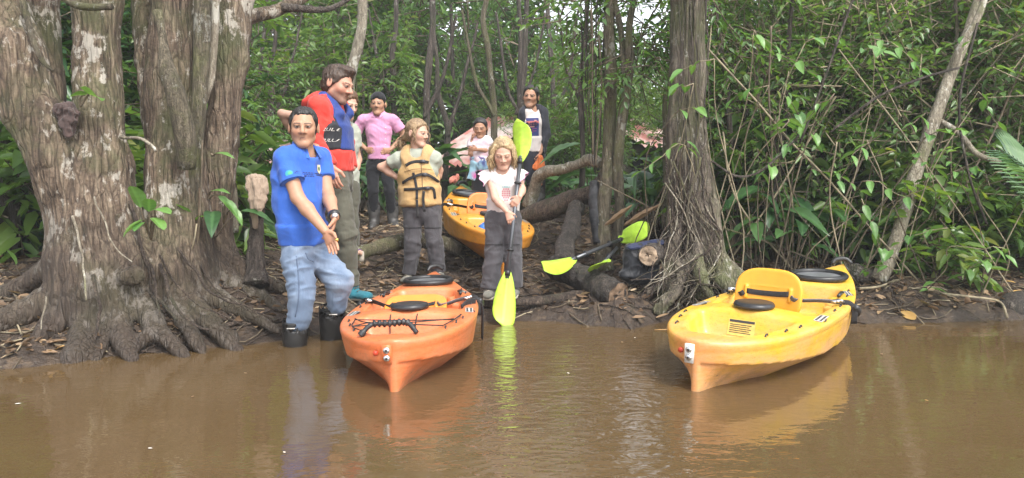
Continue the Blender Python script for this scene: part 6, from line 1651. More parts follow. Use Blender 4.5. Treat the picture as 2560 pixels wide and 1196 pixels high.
def ops(v):
    v.ecc(P(1203, 410, y0), P(1203, 432, y0), (.108, .08), (.11, .085), f.lat, .04)
    for sd in 'RL': v.cone(J['hip' + sd], J['kn' + sd], .068, .05, .04); v.cone(J['kn' + sd], J['an' + sd], .05, .036, .03)
f.garment('leggings', ops, M['black_jeans'], .010, .003, (8, 8, 13), 54)
for sd in 'RL': shoe(f, sd, M['black_jeans'], M['sole_dark'], .75)

# ---- the smiling young woman on the mound
y0 = 8.95
f = Fig('smiling young woman in open charcoal hoodie holding an orange cloth', y0, .88, tuple(G(1338, 506, 0, 8)), 'brown', .92)
f.hs = 1.08
f.j(head=(1327, 243, -.02), neck=(1331, 271, .01), shR=(1314, 283, -.05), shL=(1354, 283, .03), elR=(1312, 332, -.03), wrR=(1318, 380, -.06), elL=(1364, 336, -.0), wrL=(1351, 384, -.08),
    hipR=(1323, 385, -.03), hipL=(1345, 385, .02), knR=(1325, 440, -.06), anR=(1333, 492, -.02), toeR=(1322, 506, -.14), knL=(1350, 440, -.03), anL=(1351, 490, .04), toeL=(1343, 505, -.12))
f.ready([(1333, 286, 0, .125, .07), (1334, 310, -.01, .128, .09), (1334, 345, 0, .115, .088), (1334, 380, 0, .13, .098)], (-.22, -.97, -.03), (.08, 0, 1))
J = f.J
f.make_body([(('L', V(-.15, -.1, -.5), V(-.6, .3, 0), V(-.3, -.9, 0)), dict(curl=.8, s=.9))], .010, .0048, dict(nose=.95), dict(brows=(.012, .009, .008), smile=True))
def ops(v): f.hair_cap(v, .013, front=.068, fz=.090, slope=2.3, low=-.07); v.ell(f.hp(.02, -.10, -.035), V(.055, .045, .045) * f.hs, f.H, .02)
f.garment('hair', ops, M['hair_black'], .007, .003, (30, 30, 30), 61)
def ops(v): f.torso(v, .010, .04, end=.15); f.shoulders(v, .004); v.cone(J['neck'] + V(0, 0, .05) + f.fwd * .03, J['neck'] + f.fwd * .06 - V(0, 0, .02), .05, .04, .006, 's')
tee, tb = f.garment('tee', ops, M['white_tee'], .009, .004, (8, 8, 9), 62)
c = P(1328, 318, y0 - .1)
def sheet(w, h, cx, cy, nx=4, ny=3):
    v, fq = grid2d(w, h, nx, ny); return [(a + cx, b_ + cy) for a, b_ in v], fq
ud, vd = f.lat, V(0, 0, 1)
rq = np.random.RandomState(8)
for nm, col, its in (('print_block', (.035, .045, .17), [sheet(.17, .21, 0, .0, 6, 7)]), ('sunset_band', (.46, .13, .13), [sheet(.165, .028, 0, .055, 6, 2), sheet(.12, .02, -.01, .025, 5, 1)]), ('skyline_print', (.015, .012, .04), [sheet(rq.uniform(.008, .02), rq.uniform(.02, .07), -.07 + .018 * i, .03, 1, 2) for i in range(8)]),
                     ('water_print', (.26, .07, .22), [sheet(rq.uniform(.04, .09), .008, rq.uniform(-.03, .03), -.02 - .014 * i, 4, 1) for i in range(4)]), ('boat_print', (.55, .28, .24), [sheet(.05, .010, .0, .0, 3, 1), sheet(.035, .008, -.03, -.035, 2, 1), sheet(.03, .01, .04, .075, 2, 1)])):
    v2, f2 = merge2d(its); decal(nm, v2, f2, c, ud, vd, tb, plain(nm, col, .8), tee, off=.003 + .0015 * len(nm) % 4 * .001 + .001 * ['print_block', 'sunset_band', 'water_print', 'boat_print', 'skyline_print'].index(nm), local=False)
def ops(v):
    f.torso(v, .032, .04, end=.15); f.shoulders(v, .024)
    for sd in 'RL': v.cone(J['sh' + sd], J['el' + sd], .070, .062, .03); v.ecc(J['el' + sd], lerp(J['el' + sd], J['wr' + sd], .92), (.06, .06), (.046, .046), f.lat, .03, capk=.3)
    for t in np.linspace(.9, 5.4, 8): v.ell(J['neck'] + f.fwd * .075 * math.cos(t) + f.lat * .085 * math.sin(t) + V(0, 0, .0), (.036, .036, .034), None, .03)
    o = -f.lat * .045
    for a_, b2 in ((f.sp[0][0] + V(0, 0, .08), f.sp[1][0]), (f.sp[1][0], f.sp[2][0]), (f.sp[2][0], f.sp[3][0] - V(0, 0, .1))): v.ecc(a_ + o + f.fwd * .12, b2 + o + f.fwd * .12, (.105, .11), (.115, .11), f.lat, .01, 's')
f.garment('hoodie', ops, M['charcoal'], .009, .006, (7, 7, 9), 63)
def ops(v):
    v.ecc(P(1334, 372, y0), P(1334, 392, y0), (.128, .098), (.13, .1), f.lat, .04)
    for sd in 'RL': v.cone(J['hip' + sd], J['kn' + sd], .080, .060, .04); v.cone(J['kn' + sd], lerp(J['kn' + sd], J['an' + sd], .6), .06, .052, .03)
f.garment('jeans', ops, M['charcoal'], .010, .005, (8, 8, 13), 64)
for sd in 'RL': boot(f, sd, lerp(J['kn' + sd], J['an' + sd], .30), .070, M['boot_grey'], seed=7)
# ------------------------------------------------------------------ cloths, bags and other small things
def lump(name, label, cat, ops, mat, res=.008, amp=.01, freq=(8, 8, 8), seed=0, colfn=None, org=None, pname='fabric'):
    v, q = solid(ops, res); v = folds(v, q, amp, freq, seed)
    org = v.mean(0) if org is None else org
    o = empty(name, tuple(np.array([org[0], org[1], v[:, 2].min()]))); tag(o, label, cat)
    part(pname, mesh_np(pname, v, q, mat, attrs={'Col': colfn(v)} if colfn else None), o); return o
# beige towel over the post
def ops(v):
    v.ell(P(640, 447, 5.10), (.062, .05, .028), None, .02); v.ecc(P(660, 448, 5.06), P(664, 482, 5.04), (.018, .012), (.022, .012), V(1, .2, 0), .012)
    v.ecc(P(627, 452, 5.06), P(634, 500, 5.02), (.022, .012), (.032, .014), V(1, -.2, 0), .012); v.ecc(P(634, 500, 5.02), P(638, 568, 5.02), (.034, .014), (.016, .010), V(1, -.2, 0), .010)
    v.ecc(P(652, 450, 5.05), P(656, 498, 5.02), (.026, .014), (.026, .012), V(1, .2, 0), .010); v.ecc(P(656, 498, 5.02), P(650, 530, 5.0), (.026, .012), (.012, .008), V(1, .2, 0), .02)
    v.ecc(P(641, 450, 5.03), P(646, 520, 4.99), (.02, .012), (.018, .01), V(1, 0, 0), .015); v.ecc(P(625, 455, 5.06), P(617, 468, 5.05), (.03, .012), (.014, .01), V(1, 0, 0), .02)
lump('hanging_towel', 'crumpled beige towel draped over the bark-covered post', 'towel', ops, M['beige_cloth'], .005, .008, (34, 34, 5), 71)
def ops(v):
    v.ell(P(170, 278, 4.44), (.044, .040, .042), None, .015); v.ell(P(168, 305, 4.42), (.034, .035, .042), None, .015); v.ell(P(182, 290, 4.42), (.03, .03, .06), None, .02); v.ell(P(152, 280, 4.43), (.025, .03, .04), None, .02); v.ell(P(175, 330, 4.42), (.022, .025, .03), None, .02)
lump('wadded_rag', 'wadded mauve-brown rag stuffed in the fork of the massive tree', 'rag', ops, M['mauve_cloth'], .005, .016, (26, 26, 12), 73)
def ops(v):
    y = 8.80
    v.ell(P(1351, 393, y), (.03, .03, .03), None, .02)
    for x, yb, w in ((1338, 424, .05), (1346, 455, .035), (1356, 428, .045), (1350, 462, .02)): v.ecc(P(1351, 395, y), P(x, yb, y - .03), (.025, .018), (w, .016), V(1, 0, 0), .02, capk=.4)
lump('orange_cloth', 'bright orange cloth hanging from the smiling woman\'s hand', 'cloth', ops, M['orange_cloth'], .007, .012, (18, 18, 4), 75)
def ops(v):
    v.ell(P(1136, 448, 8.8), (.045, .03, .035), None, .03); v.ell(P(1130, 453, 8.78), (.03, .03, .02), None, .02); v.ell(P(1143, 441, 8.8), (.018, .02, .03), None, .02)
lump('pink_rag', 'small salmon pink cloth caught on leaves behind the bow of the amber kayak', 'cloth', ops, cloth_mat('salmon_cloth', (.60, .22, .16)), .007, .012, (20, 20, 20), 77)
# blue bag inside the amber kayak
def ops(v):
    v.ecc(P(1211, 572, 6.75), P(1212, 612, 6.62), (.055, .05), (.075, .06), V(1, 0, 0), .03); v.cone(P(1214, 560, 6.78), P(1208, 572, 6.75), .02, .035, .03)
lump('blue_bag', 'shiny blue dry bag lying in the amber kayak', 'bag', ops, M['bag_blue'], .007, .010, (14, 14, 8), 79)
# dark bag slumped by the vine-rooted tree
def ops(v):
    y = 5.72
    v.ecc(P(1606, 622, y), P(1600, 690, y - .02), (.125, .07), (.15, .10), V(1, .15, 0), .05, capk=.6); v.ell(P(1570, 690, y - .06), (.07, .06, .03), None, .04); v.ell(P(1640, 615, y + .02), (.07, .05, .03), None, .04)
bag = lump('dark_bag', 'slumped black bag with navy top on the bank beside the vine-rooted tree', 'bag', ops, M['bag_black'], .009, .016, (7, 7, 6), 81)
def ops(v): v.ecc(P(1572, 622, 5.70), P(1655, 608, 5.74), (.028, .07), (.028, .07), V(0, 0, 1), .03)
v_, q_ = solid(ops, .009); part('flap', mesh_np('flap', folds(v_, q_, .010, (9, 9, 9), 3), q_, M['bag_navy']), bag)

# huts glimpsed through the leaves
def corr_mat(name, a, b_):
    t = NT(name); v = t.coord()
    c = t.mix(t.ramp(t.noise(v, 1.2, 4, .65), [(.42, 0.0), (.62, 1.0)]), a, b_); t.bs(Base_Color=c, Roughness=.5); t.bs(Metallic=.0); return t.m
M['roof_red'] = corr_mat('roof_red', (.40, .16, .14), (.62, .57, .54))
M['hut_wall'] = plain('hut_wall', (.20, .17, .13), .8, noise=.3, nscale=4)
M['hut_dark'] = plain('hut_dark', (.02, .02, .02), .9)
def hut(label, eave_l, eave_r, rise, depth, hgt):
    """a shed with one visible corrugated roof slope facing the river; eaves given as world points"""
    a = np.asarray(eave_l, float); b_ = np.asarray(eave_r, float); u = unit((b_ - a) * V(1, 1, 0)); L = np.linalg.norm((b_ - a)[:2]); n = np.cross(V(0, 0, 1), u); n = n if n[1] > 0 else -n
    o = empty('hut', (a[0], a[1], a[2] - hgt)); tag(o, label, 'hut')
    N = int(L / .10) * 2 + 1; xs = np.linspace(-.2, L + .2, N); zz = np.where(np.arange(N) % 2 == 0, .03, -.03)
    for sgn in (0,):
        p0 = [a + u * x + V(0, 0, z) - n * .3 - V(0, 0, .3 * rise / depth) for x, z in zip(xs, zz)]; p1 = [a + u * x + V(0, 0, z + rise) + n * depth for x, z in zip(xs, zz)]
        if sgn: p0 = [a + u * x + V(0, 0, z + rise) + n * depth for x, z in zip(xs, zz)]; p1 = [a + u * x + V(0, 0, z - .05) + n * (2 * depth + .3) for x, z in zip(xs, zz)]
        vv = np.array(p0 + p1); k = np.arange(N - 1); F = np.stack([k, k + 1, N + k + 1, N + k], 1)
        part('roof', mesh_np('roof', vv, F, M['roof_red'], False), o)
    b = MB(); c = a + u * L / 2 + n * depth - V(0, 0, hgt / 2 + .08); R = np.stack([u, n, V(0, 0, 1)], 1); b.box(c, (L / 2 - .05, depth - .1, hgt / 2), R); w = part('wall', b.mesh('wall', M['hut_wall'], False), o)
    for t in (.25, .7):
        b = MB(); b.box(a + u * L * t + n * .095 - V(0, 0, hgt * .4), (.35, .02, .35), R); part('window', b.mesh('window', M['hut_dark'], False), o)
    return o
hut('hut with a red and white corrugated roof behind the small girl', P(1088, 396, 13.2), P(1200, 402, 12.4), .80, 1.5, 1.6)
hut('hut with a faded red roof glimpsed left of the man in blue', P(610, 398, 14.0), P(735, 396, 14.6), .75, 1.5, 1.4)
hut('pale-roofed hut half hidden between the twin trees and the vine-rooted tree', P(1600, 352, 15.0), P(1690, 350, 15.5), .6, 1.4, 1.6)
# ------------------------------------------------------------------ litter, roots and twigs on the bank
def litter():
    r = np.random.RandomState(31); n = 15000
    px = r.uniform(-300, 2900, n); d = 4.0 + 8.0 * r.uniform(0, 1, n) ** 1.4
    x = (px - 1280) / FPX * d; z = gz(x, d)
    k = z > 0.035 + .05 * r.rand(n); x, d, z = x[k], d[k], z[k]; n = len(x)
    base = np.stack([x, d, z + .012], 1); a = r.uniform(0, 6.28, n); dr = np.stack([np.cos(a), np.sin(a), r.normal(size=n) * .25], 1)
    nr = np.array([0, 0, 1.0]) + r.normal(size=(n, 3)) * .45
    L = r.uniform(.025, .10, n); v, q = leaf_quads(base, dr, nr, L, L * r.uniform(.3, .55, n), fold=.25, droop=-.1)
    return mesh_np('leaf_litter', v, q, M['leaf_dead'], False, {'rnd': np.repeat(r.uniform(0, .97, n) ** 1.5, 6)})
tag(link('leaf_litter', litter()), 'brown fallen leaves littering the mud', None, None, 'stuff')
def sticks():
    r = np.random.RandomState(32); b = MB(); n = 0
    while n < 2200:
        px = r.uniform(-200, 2800); d = 4.0 + 6.5 * r.rand() ** 1.3; x = (px - 1280) / FPX * d; z = float(gz(x, d))
        if z < .03: continue
        a = r.uniform(0, 6.28); l = r.uniform(.06, .38); w = r.normal(size=2) * .15 * l
        p = np.array([[x, d], [x + math.cos(a) * l * .5 + w[0], d + math.sin(a) * l * .5 + w[1]], [x + math.cos(a) * l, d + math.sin(a) * l]])
        p = smooth_path(p, 5); zz = gz(p[:, 0], p[:, 1]) + r.uniform(.0, .02) + r.uniform(0, .02) * np.linspace(0, 1, 5)
        b.tube(np.c_[p, zz], r.uniform(.002, .006), 4, m=r.randint(0, 3), cap=False); n += 1
    return b.mesh('twigs_on_mud', [M['twig'], M['twig_pale'], M['bark_root']])
tag(link('twigs_on_mud', sticks()), 'broken twigs strewn over the mud', None, None, 'stuff')
def rootmat():
    r = np.random.RandomState(33); b = MB(); n = 0
    while n < 640:
        px = r.uniform(-100, 2300) if r.rand() < .75 else r.uniform(560, 1700); d = 4.2 + 4.6 * r.rand() ** 1.2; x = (px - 1280) / FPX * d
        if float(gz(x, d)) < .02: continue
        a = r.choice([0, math.pi]) + r.normal() * .55; l = r.uniform(.3, 1.3); k = 12; pts = []
        for i in range(k):
            pts.append((x, d)); a += r.normal() * .28; x += math.cos(a) * l / k; d += math.sin(a) * l / k * .8
        p = np.array(pts); zz = gz(p[:, 0], p[:, 1]) + .004 + .02 * vnoise(np.c_[p * 5, p[:, :1] * 0], 3)
        if zz.min() < -.06: continue
        r0 = r.choice([.005, .008, .013, .018], p=[.4, .3, .2, .1]); b.tube(smooth_path(np.c_[p, zz], 20), np.linspace(r0, r0 * .35, 20), 6, cap=False); n += 1
    return b.mesh('root_mat', M['bark_root'])
tag(link('root_mat', rootmat()), 'mat of thin winding surface roots in the mud', None, None, 'stuff')

# ------------------------------------------------------------------ big-leaved plants: every leaf its own part
def big_leaf(name, L, W, mat, kind='lance', seed=0, arch=.35, nu=10, nv=6, stalk=.0):
    """one leaf blade in local space: base at the origin, along +X, face up"""
    r = np.random.RandomState(seed); vs, rn, ve = [], [], []
    for i in range(nu + 1):
        t = i / nu
        if kind == 'lance': w = math.sin(math.pi * min(1, t * .96 + .04) ** .72) ** .85
        elif kind == 'heart': w = (math.sin(math.pi * (t * .88 + .12) ** .62)) ** .8 * (1.0 if t > .1 else .92)
        else: w = math.sqrt(max(0, 1 - (2 * t - 1) ** 2))
        w *= W / 2
        for j in range(nv + 1):
            s = -1 + 2 * j / nv
            back = -.22 * L * abs(s) * max(0, 1 - t * 6) if kind == 'heart' else 0
            z = .16 * abs(s) * w * 2 - arch * L * t * t + .012 * L * math.sin(9 * t + 3 * s) + (.02 * L * (1 if i % 2 else -1) * abs(s) * (.3 if kind != 'heart' else .15))
            vs.append((L * t * (1 - .12 * arch) + back, s * w, z)); ve.append(max(0, 1 - abs(s) * nv * .55) + (.25 if i % 2 else 0)); rn.append(.5)
    q = np.array([(i * (nv + 1) + j, (i + 1) * (nv + 1) + j, (i + 1) * (nv + 1) + j + 1, i * (nv + 1) + j + 1) for i in range(nu) for j in range(nv)])
    return mesh_np(name, np.array(vs), q, mat, True, {'rnd': np.array(rn), 'vein': np.array(ve)})
LEAF = {'arum': [big_leaf('leaf', .42, .15, M['leaf_big'], 'lance', i, .30 + .12 * i) for i in range(3)],
        'heart': [big_leaf('leaf', .17, .13, M['leaf_bright'], 'heart', i, .2 + .1 * i) for i in range(2)],
        'oval': [big_leaf('leaf', .15, .10, M['leaf_bright'], 'oval', i, .15) for i in range(2)],
        'banana': [big_leaf('leaf', .75, .19, M['leaf_big'], 'lance', i + 5, .28 + .2 * i, 12, 6) for i in range(3)],
        'small': [big_leaf('leaf', .11, .045, M['leaf_bright'], 'lance', i + 9, .25, 6, 4) for i in range(2)]}
def leafplant(name, label, cat, base, leaves, mat='twig', group=None, twig=False):
    """leaves: (kind, stalk tip, direction, roll, size); one stalk and one blade each"""
    o = empty(name, tuple(base)); tag(o, label, cat, group); r = np.random.RandomState(int(abs(base[0] * 1000)) % 9999)
    b = MB()
    for k_, tip, d, roll, sz in leaves:
        tip = np.asarray(tip, float); d = unit(d)
        m_ = lerp(base, tip, .5) + V(0, 0, .12 * np.linalg.norm(tip - base)) + r.normal(size=3) * .01
        if not twig: b.tube([V(*base) - V(*base), m_ - base, tip - base], [.007 * sz ** .5, .006 * sz ** .5, .004 * sz ** .5], 5, smooth=8)
        y = unit(np.cross((0, 0, 1), d)); z = np.cross(d, y); y2 = y * math.cos(roll) + z * math.sin(roll); z2 = np.cross(d, y2)
        e = part_local('leaf', LEAF[k_][r.randint(0, len(LEAF[k_]))], o)
        Mx = Matrix((tuple(d) + (0,), tuple(y2) + (0,), tuple(z2) + (0,), (0, 0, 0, 1))).transposed(); Mx.translation = Vector(tip - base)
        e.matrix_local = Mx @ Matrix.Scale(sz, 4)
    if twig: b.tube([V(0, 0, 0)] + [np.asarray(l[1]) - base for l in leaves], np.linspace(.0045, .0018, len(leaves) + 1), 5)
    if twig:
        gx_, gy_ = base[0] + r.uniform(-.5, .5), base[1] + r.uniform(.25, .7); gp = V(gx_, gy_, float(gz(gx_, gy_)) - .02) - base
        b.tube([V(0, 0, 0), gp * .35 + V(r.uniform(-.15, .15), .05, .12 + .1 * gp[2] * -.3), gp * .75 + V(r.uniform(-.1, .1), 0, .1), gp], [.003, .004, .005, .006], 5, smooth=14)
    part_local('stalk', b.mesh('stalk', M[mat]), o); return o
rp = np.random.RandomState(44)
def clump(kind, base, n, h, sz, name, label, cat, group=None, spread=.35, tilt=.3, mat='twig'):
    L = []
    for i in range(n):
        a = 6.28 * i / n + rp.uniform(-.4, .4); rr_ = rp.uniform(.3, 1) * spread; hh = h * rp.uniform(.55, 1.1)
        tip = base + V(math.cos(a) * rr_, math.sin(a) * rr_, hh); L.append((kind, tip, V(math.cos(a), math.sin(a), rp.uniform(-.3, tilt)), rp.uniform(-.4, .4), sz * rp.uniform(.75, 1.2)))
    return leafplant(name, label, cat, base, L, mat, group)
def atpx(px, d): return onground(xat(px, d), d)
# glossy arum plants behind the yellow kayak
for i, (px, d, n, h, sz) in enumerate(((1890, 6.55, 9, .62, .95), (1985, 6.4, 9, .55, .9), (2055, 6.6, 8, .5, .85), (1940, 6.9, 8, .75, 1.0), (1840, 6.9, 7, .7, .9), (2110, 7.0, 7, .55, .8))):
    clump('arum', atpx(px, d), n, h, sz, 'arum_plant', 'glossy long-leaved plant on the bank behind the yellow kayak', 'plant', 'glossy plants behind the yellow kayak')
# long-leaved undergrowth behind the people
ug = [(770, 9.6), (850, 9.9), (905, 9.6), (1000, 9.4), (1040, 9.8), (1085, 9.8), (1165, 10.6), (1250, 9.9), (1300, 9.7), (1410, 9.6), (1480, 9.0), (1585, 8.4), (1620, 8.0), (1650, 8.6), (1690, 9.2), (600, 8.2), (520, 7.4), (745, 9.6), (1420, 9.8), (1545, 9.4), (1780, 8.0), (880, 9.2)]
for i, (px, d) in enumerate(ug):
    d = d + .7 if 850 < px < 1450 else d
    clump('banana' if i % 3 else 'arum', atpx(px, d), rp.randint(7, 11), rp.uniform(.45, .85), rp.uniform(.7, 1.05) * (1 if i % 3 else 1.4), 'broad_leaved_plant', 'long-leaved dark green plant in the undergrowth behind the people', 'plant', 'long-leaved plants behind the people', .30, .9)
# seedlings and leaves on and beside the massive tree
def P_(px, py, d): return P(px, py, d)
b0 = P(378, 600, 4.42)
leafplant('climbing_seedling', 'spotted five-leaved seedling growing from the foot of the massive tree', 'plant', b0,
          [('oval', P(352, 520, 4.36), V(-.1, -.35, .9), .1, 1.0), ('oval', P(372, 530, 4.33), V(.3, -.5, .75), -.2, .75), ('oval', P(385, 525, 4.35), V(.95, -.3, -.05), .2, .8), ('oval', P(380, 545, 4.32), V(.8, -.4, -.45), 0, .8), ('oval', P(358, 550, 4.32), V(-.7, -.45, -.55), 0, .95), ('oval', P(360, 556, 4.31), V(-.2, -.6, -.3), 0, .6)])
b0 = G(56, 735, 0, 3.8)
leafplant('seedling', 'lone two-leaved seedling in the mud at the far left', 'plant', b0, [('oval', P(40, 662, b0[1] - .05), V(-.25, -.2, .95), .2, .8), ('oval', P(38, 715, b0[1] - .08), V(-.9, -.2, -.15), 0, .55)])
leafplant('climbing_leaf', 'single bright heart-shaped leaf on a vine across the main stem of the massive tree', 'plant', P(200, 268, 4.42), [('heart', P(222, 236, 4.40), V(.75, -.45, -.12), -.5, .95), ('heart', P(214, 238, 4.41), V(-.85, -.4, .1), .3, .5)])
for px, py, L_ in ((528, 385, [(540, 384, .9, .0)]), (500, 590, [(478, 545, -.2, .5), (492, 550, .5, .3)]), (520, 500, [(530, 478, .8, .1), (548, 490, .7, -.5)]), (560, 560, [(565, 500, .8, -.7), (580, 520, .6, -.6)])):
    leafplant('climbing_leaf', 'bright leaf shoot beside the thin stems at the right edge of the massive tree', 'plant', P(px, py, 4.85), [('small' if i_ == 0 and px != 560 else 'small', P(a, b_, 4.8), V(c, -.3, e), .2, 1.3) for i_, (a, b_, c, e) in enumerate(L_)], group='leaf shoots by the massive tree')
clump('arum', P(535, 600, 5.0), 4, .20, .6, 'arum_plant', 'long strap-leaved plant sprouting between the massive tree and the towel post', 'plant', None, .25, .2)
# canes beside the stems
for x0, x1, y0_, y1_, d, r_, m in ((506, 492, 350, 640, 4.78, .006, 'twig'), (492, 474, 560, 640, 4.75, .005, 'twig_pale'), (500, 490, 470, 640, 4.80, .008, 'wood_cut')):
    b = MB(); b.tube(np.array([P(x0, y0_, d), P((x0 + x1) / 2 + 3, (y0_ + y1_) / 2, d - .03), P(x1, y1_, d)]) - P(x1, y1_, d), r_, 7, smooth=12)
    o = empty('cane', tuple(P(x1, y1_, d))); tag(o, 'thin upright cane leaning on the right side of the massive tree', 'cane', 'canes by the massive tree'); part_local('stalk', b.mesh('stalk', M[m]), o)
# leaf sprays hanging from branches in front of the vine-rooted tree and on the right bank
sp = [(1705, 190, 5.6), (1745, 250, 5.55), (1790, 130, 5.5), (1810, 260, 5.6), (1720, 360, 5.6), (1760, 330, 5.5), (1860, 210, 5.7), (1900, 120, 5.8), (1950, 330, 5.7), (1960, 200, 5.8), (2030, 90, 5.9), (2080, 260, 5.8), (2130, 150, 5.9), (2180, 330, 5.8), (2200, 470, 5.7), (2235, 350, 5.7), (2290, 480, 5.6), (2330, 430, 5.6), (2380, 560, 5.5), (2300, 260, 5.9), (2420, 480, 5.5), (2450, 590, 5.5),
      (2260, 700, 5.6), (2330, 720, 5.6), (2480, 250, 5.7), (2520, 150, 5.8), (2240, 90, 6.0), (2350, 110, 6.0), (2500, 620, 5.5), (1880, 380, 5.9), (1830, 470, 6.0), (2070, 420, 5.9), (2140, 500, 5.8), (2010, 330, 5.9), (1925, 60, 5.9), (2440, 380, 5.6), (2540, 540, 5.5), (1850, 60, 5.8)]
for i, (px, py, d) in enumerate(sp):
    b0 = P(px, py, d) + rp.normal(size=3) * .1; L = []
    tdir = unit(V(rp.normal(), rp.normal() * .5, rp.uniform(-.5, .4)))
    for k in range(rp.randint(3, 7)):
        tip = b0 + tdir * (.05 + .07 * k) + rp.normal(size=3) * .012 + V(0, 0, -.012 * k * k * .5); sgn = (-1) ** k; sd = unit(np.cross(tdir, V(0, -.3, 1))) * sgn
        L.append(('small' if i % 3 else 'heart', tip, tdir * .5 + sd * .8 + V(0, -.1, -.35), rp.uniform(-.5, .5), (rp.uniform(.7, 1.4) if i % 3 else rp.uniform(.35, .75))))
    leafplant('leaf_spray', 'leafy twig reaching out over the right bank', 'twig', b0, L, 'twig' if i % 2 else 'twig_pale', 'leafy twigs over the right bank', True)
# the palm frond at the right edge
def frond(label, base, tip, n, ll, sag):
    o = empty('palm_frond', tuple(base)); tag(o, label, 'palm frond'); ax = tip - base; b = MB()
    pts = smooth_path(np.array([V(0, 0, 0), ax * .5 + V(0, 0, sag), ax]), 20); b.tube(pts, np.linspace(.012, .003, 20), 6); part_local('rib', b.mesh('rib', M['leaf_palm']), o)
    lm = big_leaf('leaflet', ll, .034, M['leaf_palm'], 'lance', 3, .12, 8, 2)
    for i in range(n):
        for sg in (-1, 1):
            t = .12 + .86 * i / n; c = pts[int(t * 19)]; d = unit(unit(ax) * .75 + sg * unit(np.cross(ax, (0, -.6, 1))) * .8 + V(0, 0, .05))
            y = unit(np.cross((0, -.5, 1), d)); z = np.cross(d, y); e = part_local('leaflet', lm, o); Mx = Matrix((tuple(d) + (0,), tuple(y) + (0,), tuple(z) + (0,), (0, 0, 0, 1))).transposed(); Mx.translation = Vector(c); e.matrix_local = Mx @ Matrix.Scale(math.sin(.5 + 2.4 * t) * .9 + .15, 4)
    return o
frond('pale green palm frond reaching in at the right edge', P(2700, 560, 4.9), P(2500, 372, 5.0), 16, .42, .05)
frond('lower palm frond drooping at the right edge', P(2720, 640, 5.0), P(2540, 480, 4.9), 12, .34, .05)
# dried brown fronds hung on the twin trees
for pts, lab in (([(1512, 560, 6.2), (1545, 530, 6.1), (1580, 512, 6.0)], 'dried brown leaf hooked over the foot of the twin trees'), ([(1560, 560, 6.1), (1600, 530, 6.0), (1655, 508, 5.9)], 'large dried brown leaf slanting from the twin trees to the vine-rooted tree')):
    o = empty('dried_leaf', tuple(P(*pts[0]))); tag(o, lab, 'leaf'); p = smooth_path(np.array([P(*a) for a in pts]), 12) - P(*pts[0]); vs = []; w = .05 * np.sin(np.linspace(.25, 3.0, 12))
    for i in range(12):
        for s_ in (-1, -.5, 0, .5, 1): vs.append(p[i] + V(0, .5 * s_ * w[i], -.9 * abs(s_) * w[i] - .35 * s_ * w[i] + .004 * math.sin(i * 2 + s_ * 4)))
    q = np.array([(i * 5 + j, (i + 1) * 5 + j, (i + 1) * 5 + j + 1, i * 5 + j + 1) for i in range(11) for j in range(4)])
    part_local('blade', mesh_np('blade', np.array(vs), q, M['leaf_dead'], True, {'rnd': np.full(len(vs), .45)}), o)
# fallen yellow and tan leaves one can pick out
FL = [(1345, 592, .15, 'tan'), (1375, 588, .12, 'tan'), (700, 703, .12, 'tan'), (240, 862, .06, 'y'), (162, 872, .075, 'y'), (128, 884, .04, 'y'), (395, 865, .035, 'y'), (2285, 805, .17, 'y'), (2205, 782, .09, 'tan'), (2330, 770, .12, 'tan'), (2440, 760, .14, 'tan'), (2535, 735, .13, 'y'), (2538, 712, .09, 'y'), (2400, 762, .08, 'tan'), (1290, 775, .08, 'tan'), (1640, 800, .10, 'tan'), (1460, 545, .08, 'tan'), (1740, 752, .06, 'tan'), (560, 690, .07, 'tan'), (890, 640, .06, 'tan'), (100, 640, .12, 'tan')]
for i, (px, py, L, c) in enumerate(FL):
    g0 = G(px, py, .01, 3.6); me = big_leaf('fallen_leaf', L, L * .5, M['leaf_yellow' if c == 'y' else 'leaf_dead'], 'lance', i, .1 - .3 * (i % 2), 5, 4)
    me.attributes['rnd'].data.foreach_set('value', np.full(len(me.vertices), .1 + .07 * (i % 5) if c == 'y' else .6 + .07 * (i % 4), np.float32))
    o = link('fallen_leaf', me, None, tuple(g0 + V(0, 0, .015)), (rp.uniform(-.3, .3), rp.uniform(-.3, .3), rp.uniform(0, 6.28)))
    tag(o, 'curled yellow leaf fallen on the mud' if c == 'y' else 'curled tan dead leaf fallen on the mud', 'leaf', 'yellow fallen leaves' if c == 'y' else 'tan fallen leaves')
# bits of leaf and foam floating on the river
for i, (px, py, L, m) in enumerate(((1640, 830, .20, 'leaf_yellow'), (15, 1021, .025, 'white'), (350, 1136, .018, 'white'), (700, 1148, .015, 'white'), (1560, 862, .03, 'leaf_dead'), (1590, 850, .02, 'white'), (2215, 890, .03, 'leaf_dead'), (600, 940, .025, 'leaf_dead'), (1420, 940, .02, 'white'), (2330, 1010, .02, 'leaf_yellow'), (470, 1000, .02, 'leaf_dead'))):
    d_ = CAM_H * FPX / (py - HOR); me = big_leaf('floating_leaf', L, L * (.22 if i == 0 else .5), M[m], 'lance', i, .02, 4, 2); me.transform(Matrix.Scale(.25, 4, (0, 0, 1)))
    o = link('floating_leaf', me, None, (xat(px, d_), d_, .004), (0, 0, .1 if i == 0 else rp.uniform(0, 6.28))); tag(o, 'long yellow leaf floating by the roots of the vine-rooted tree' if i == 0 else 'tiny scrap of leaf or foam floating on the river', 'leaf', 'scraps floating on the river' if i else None)
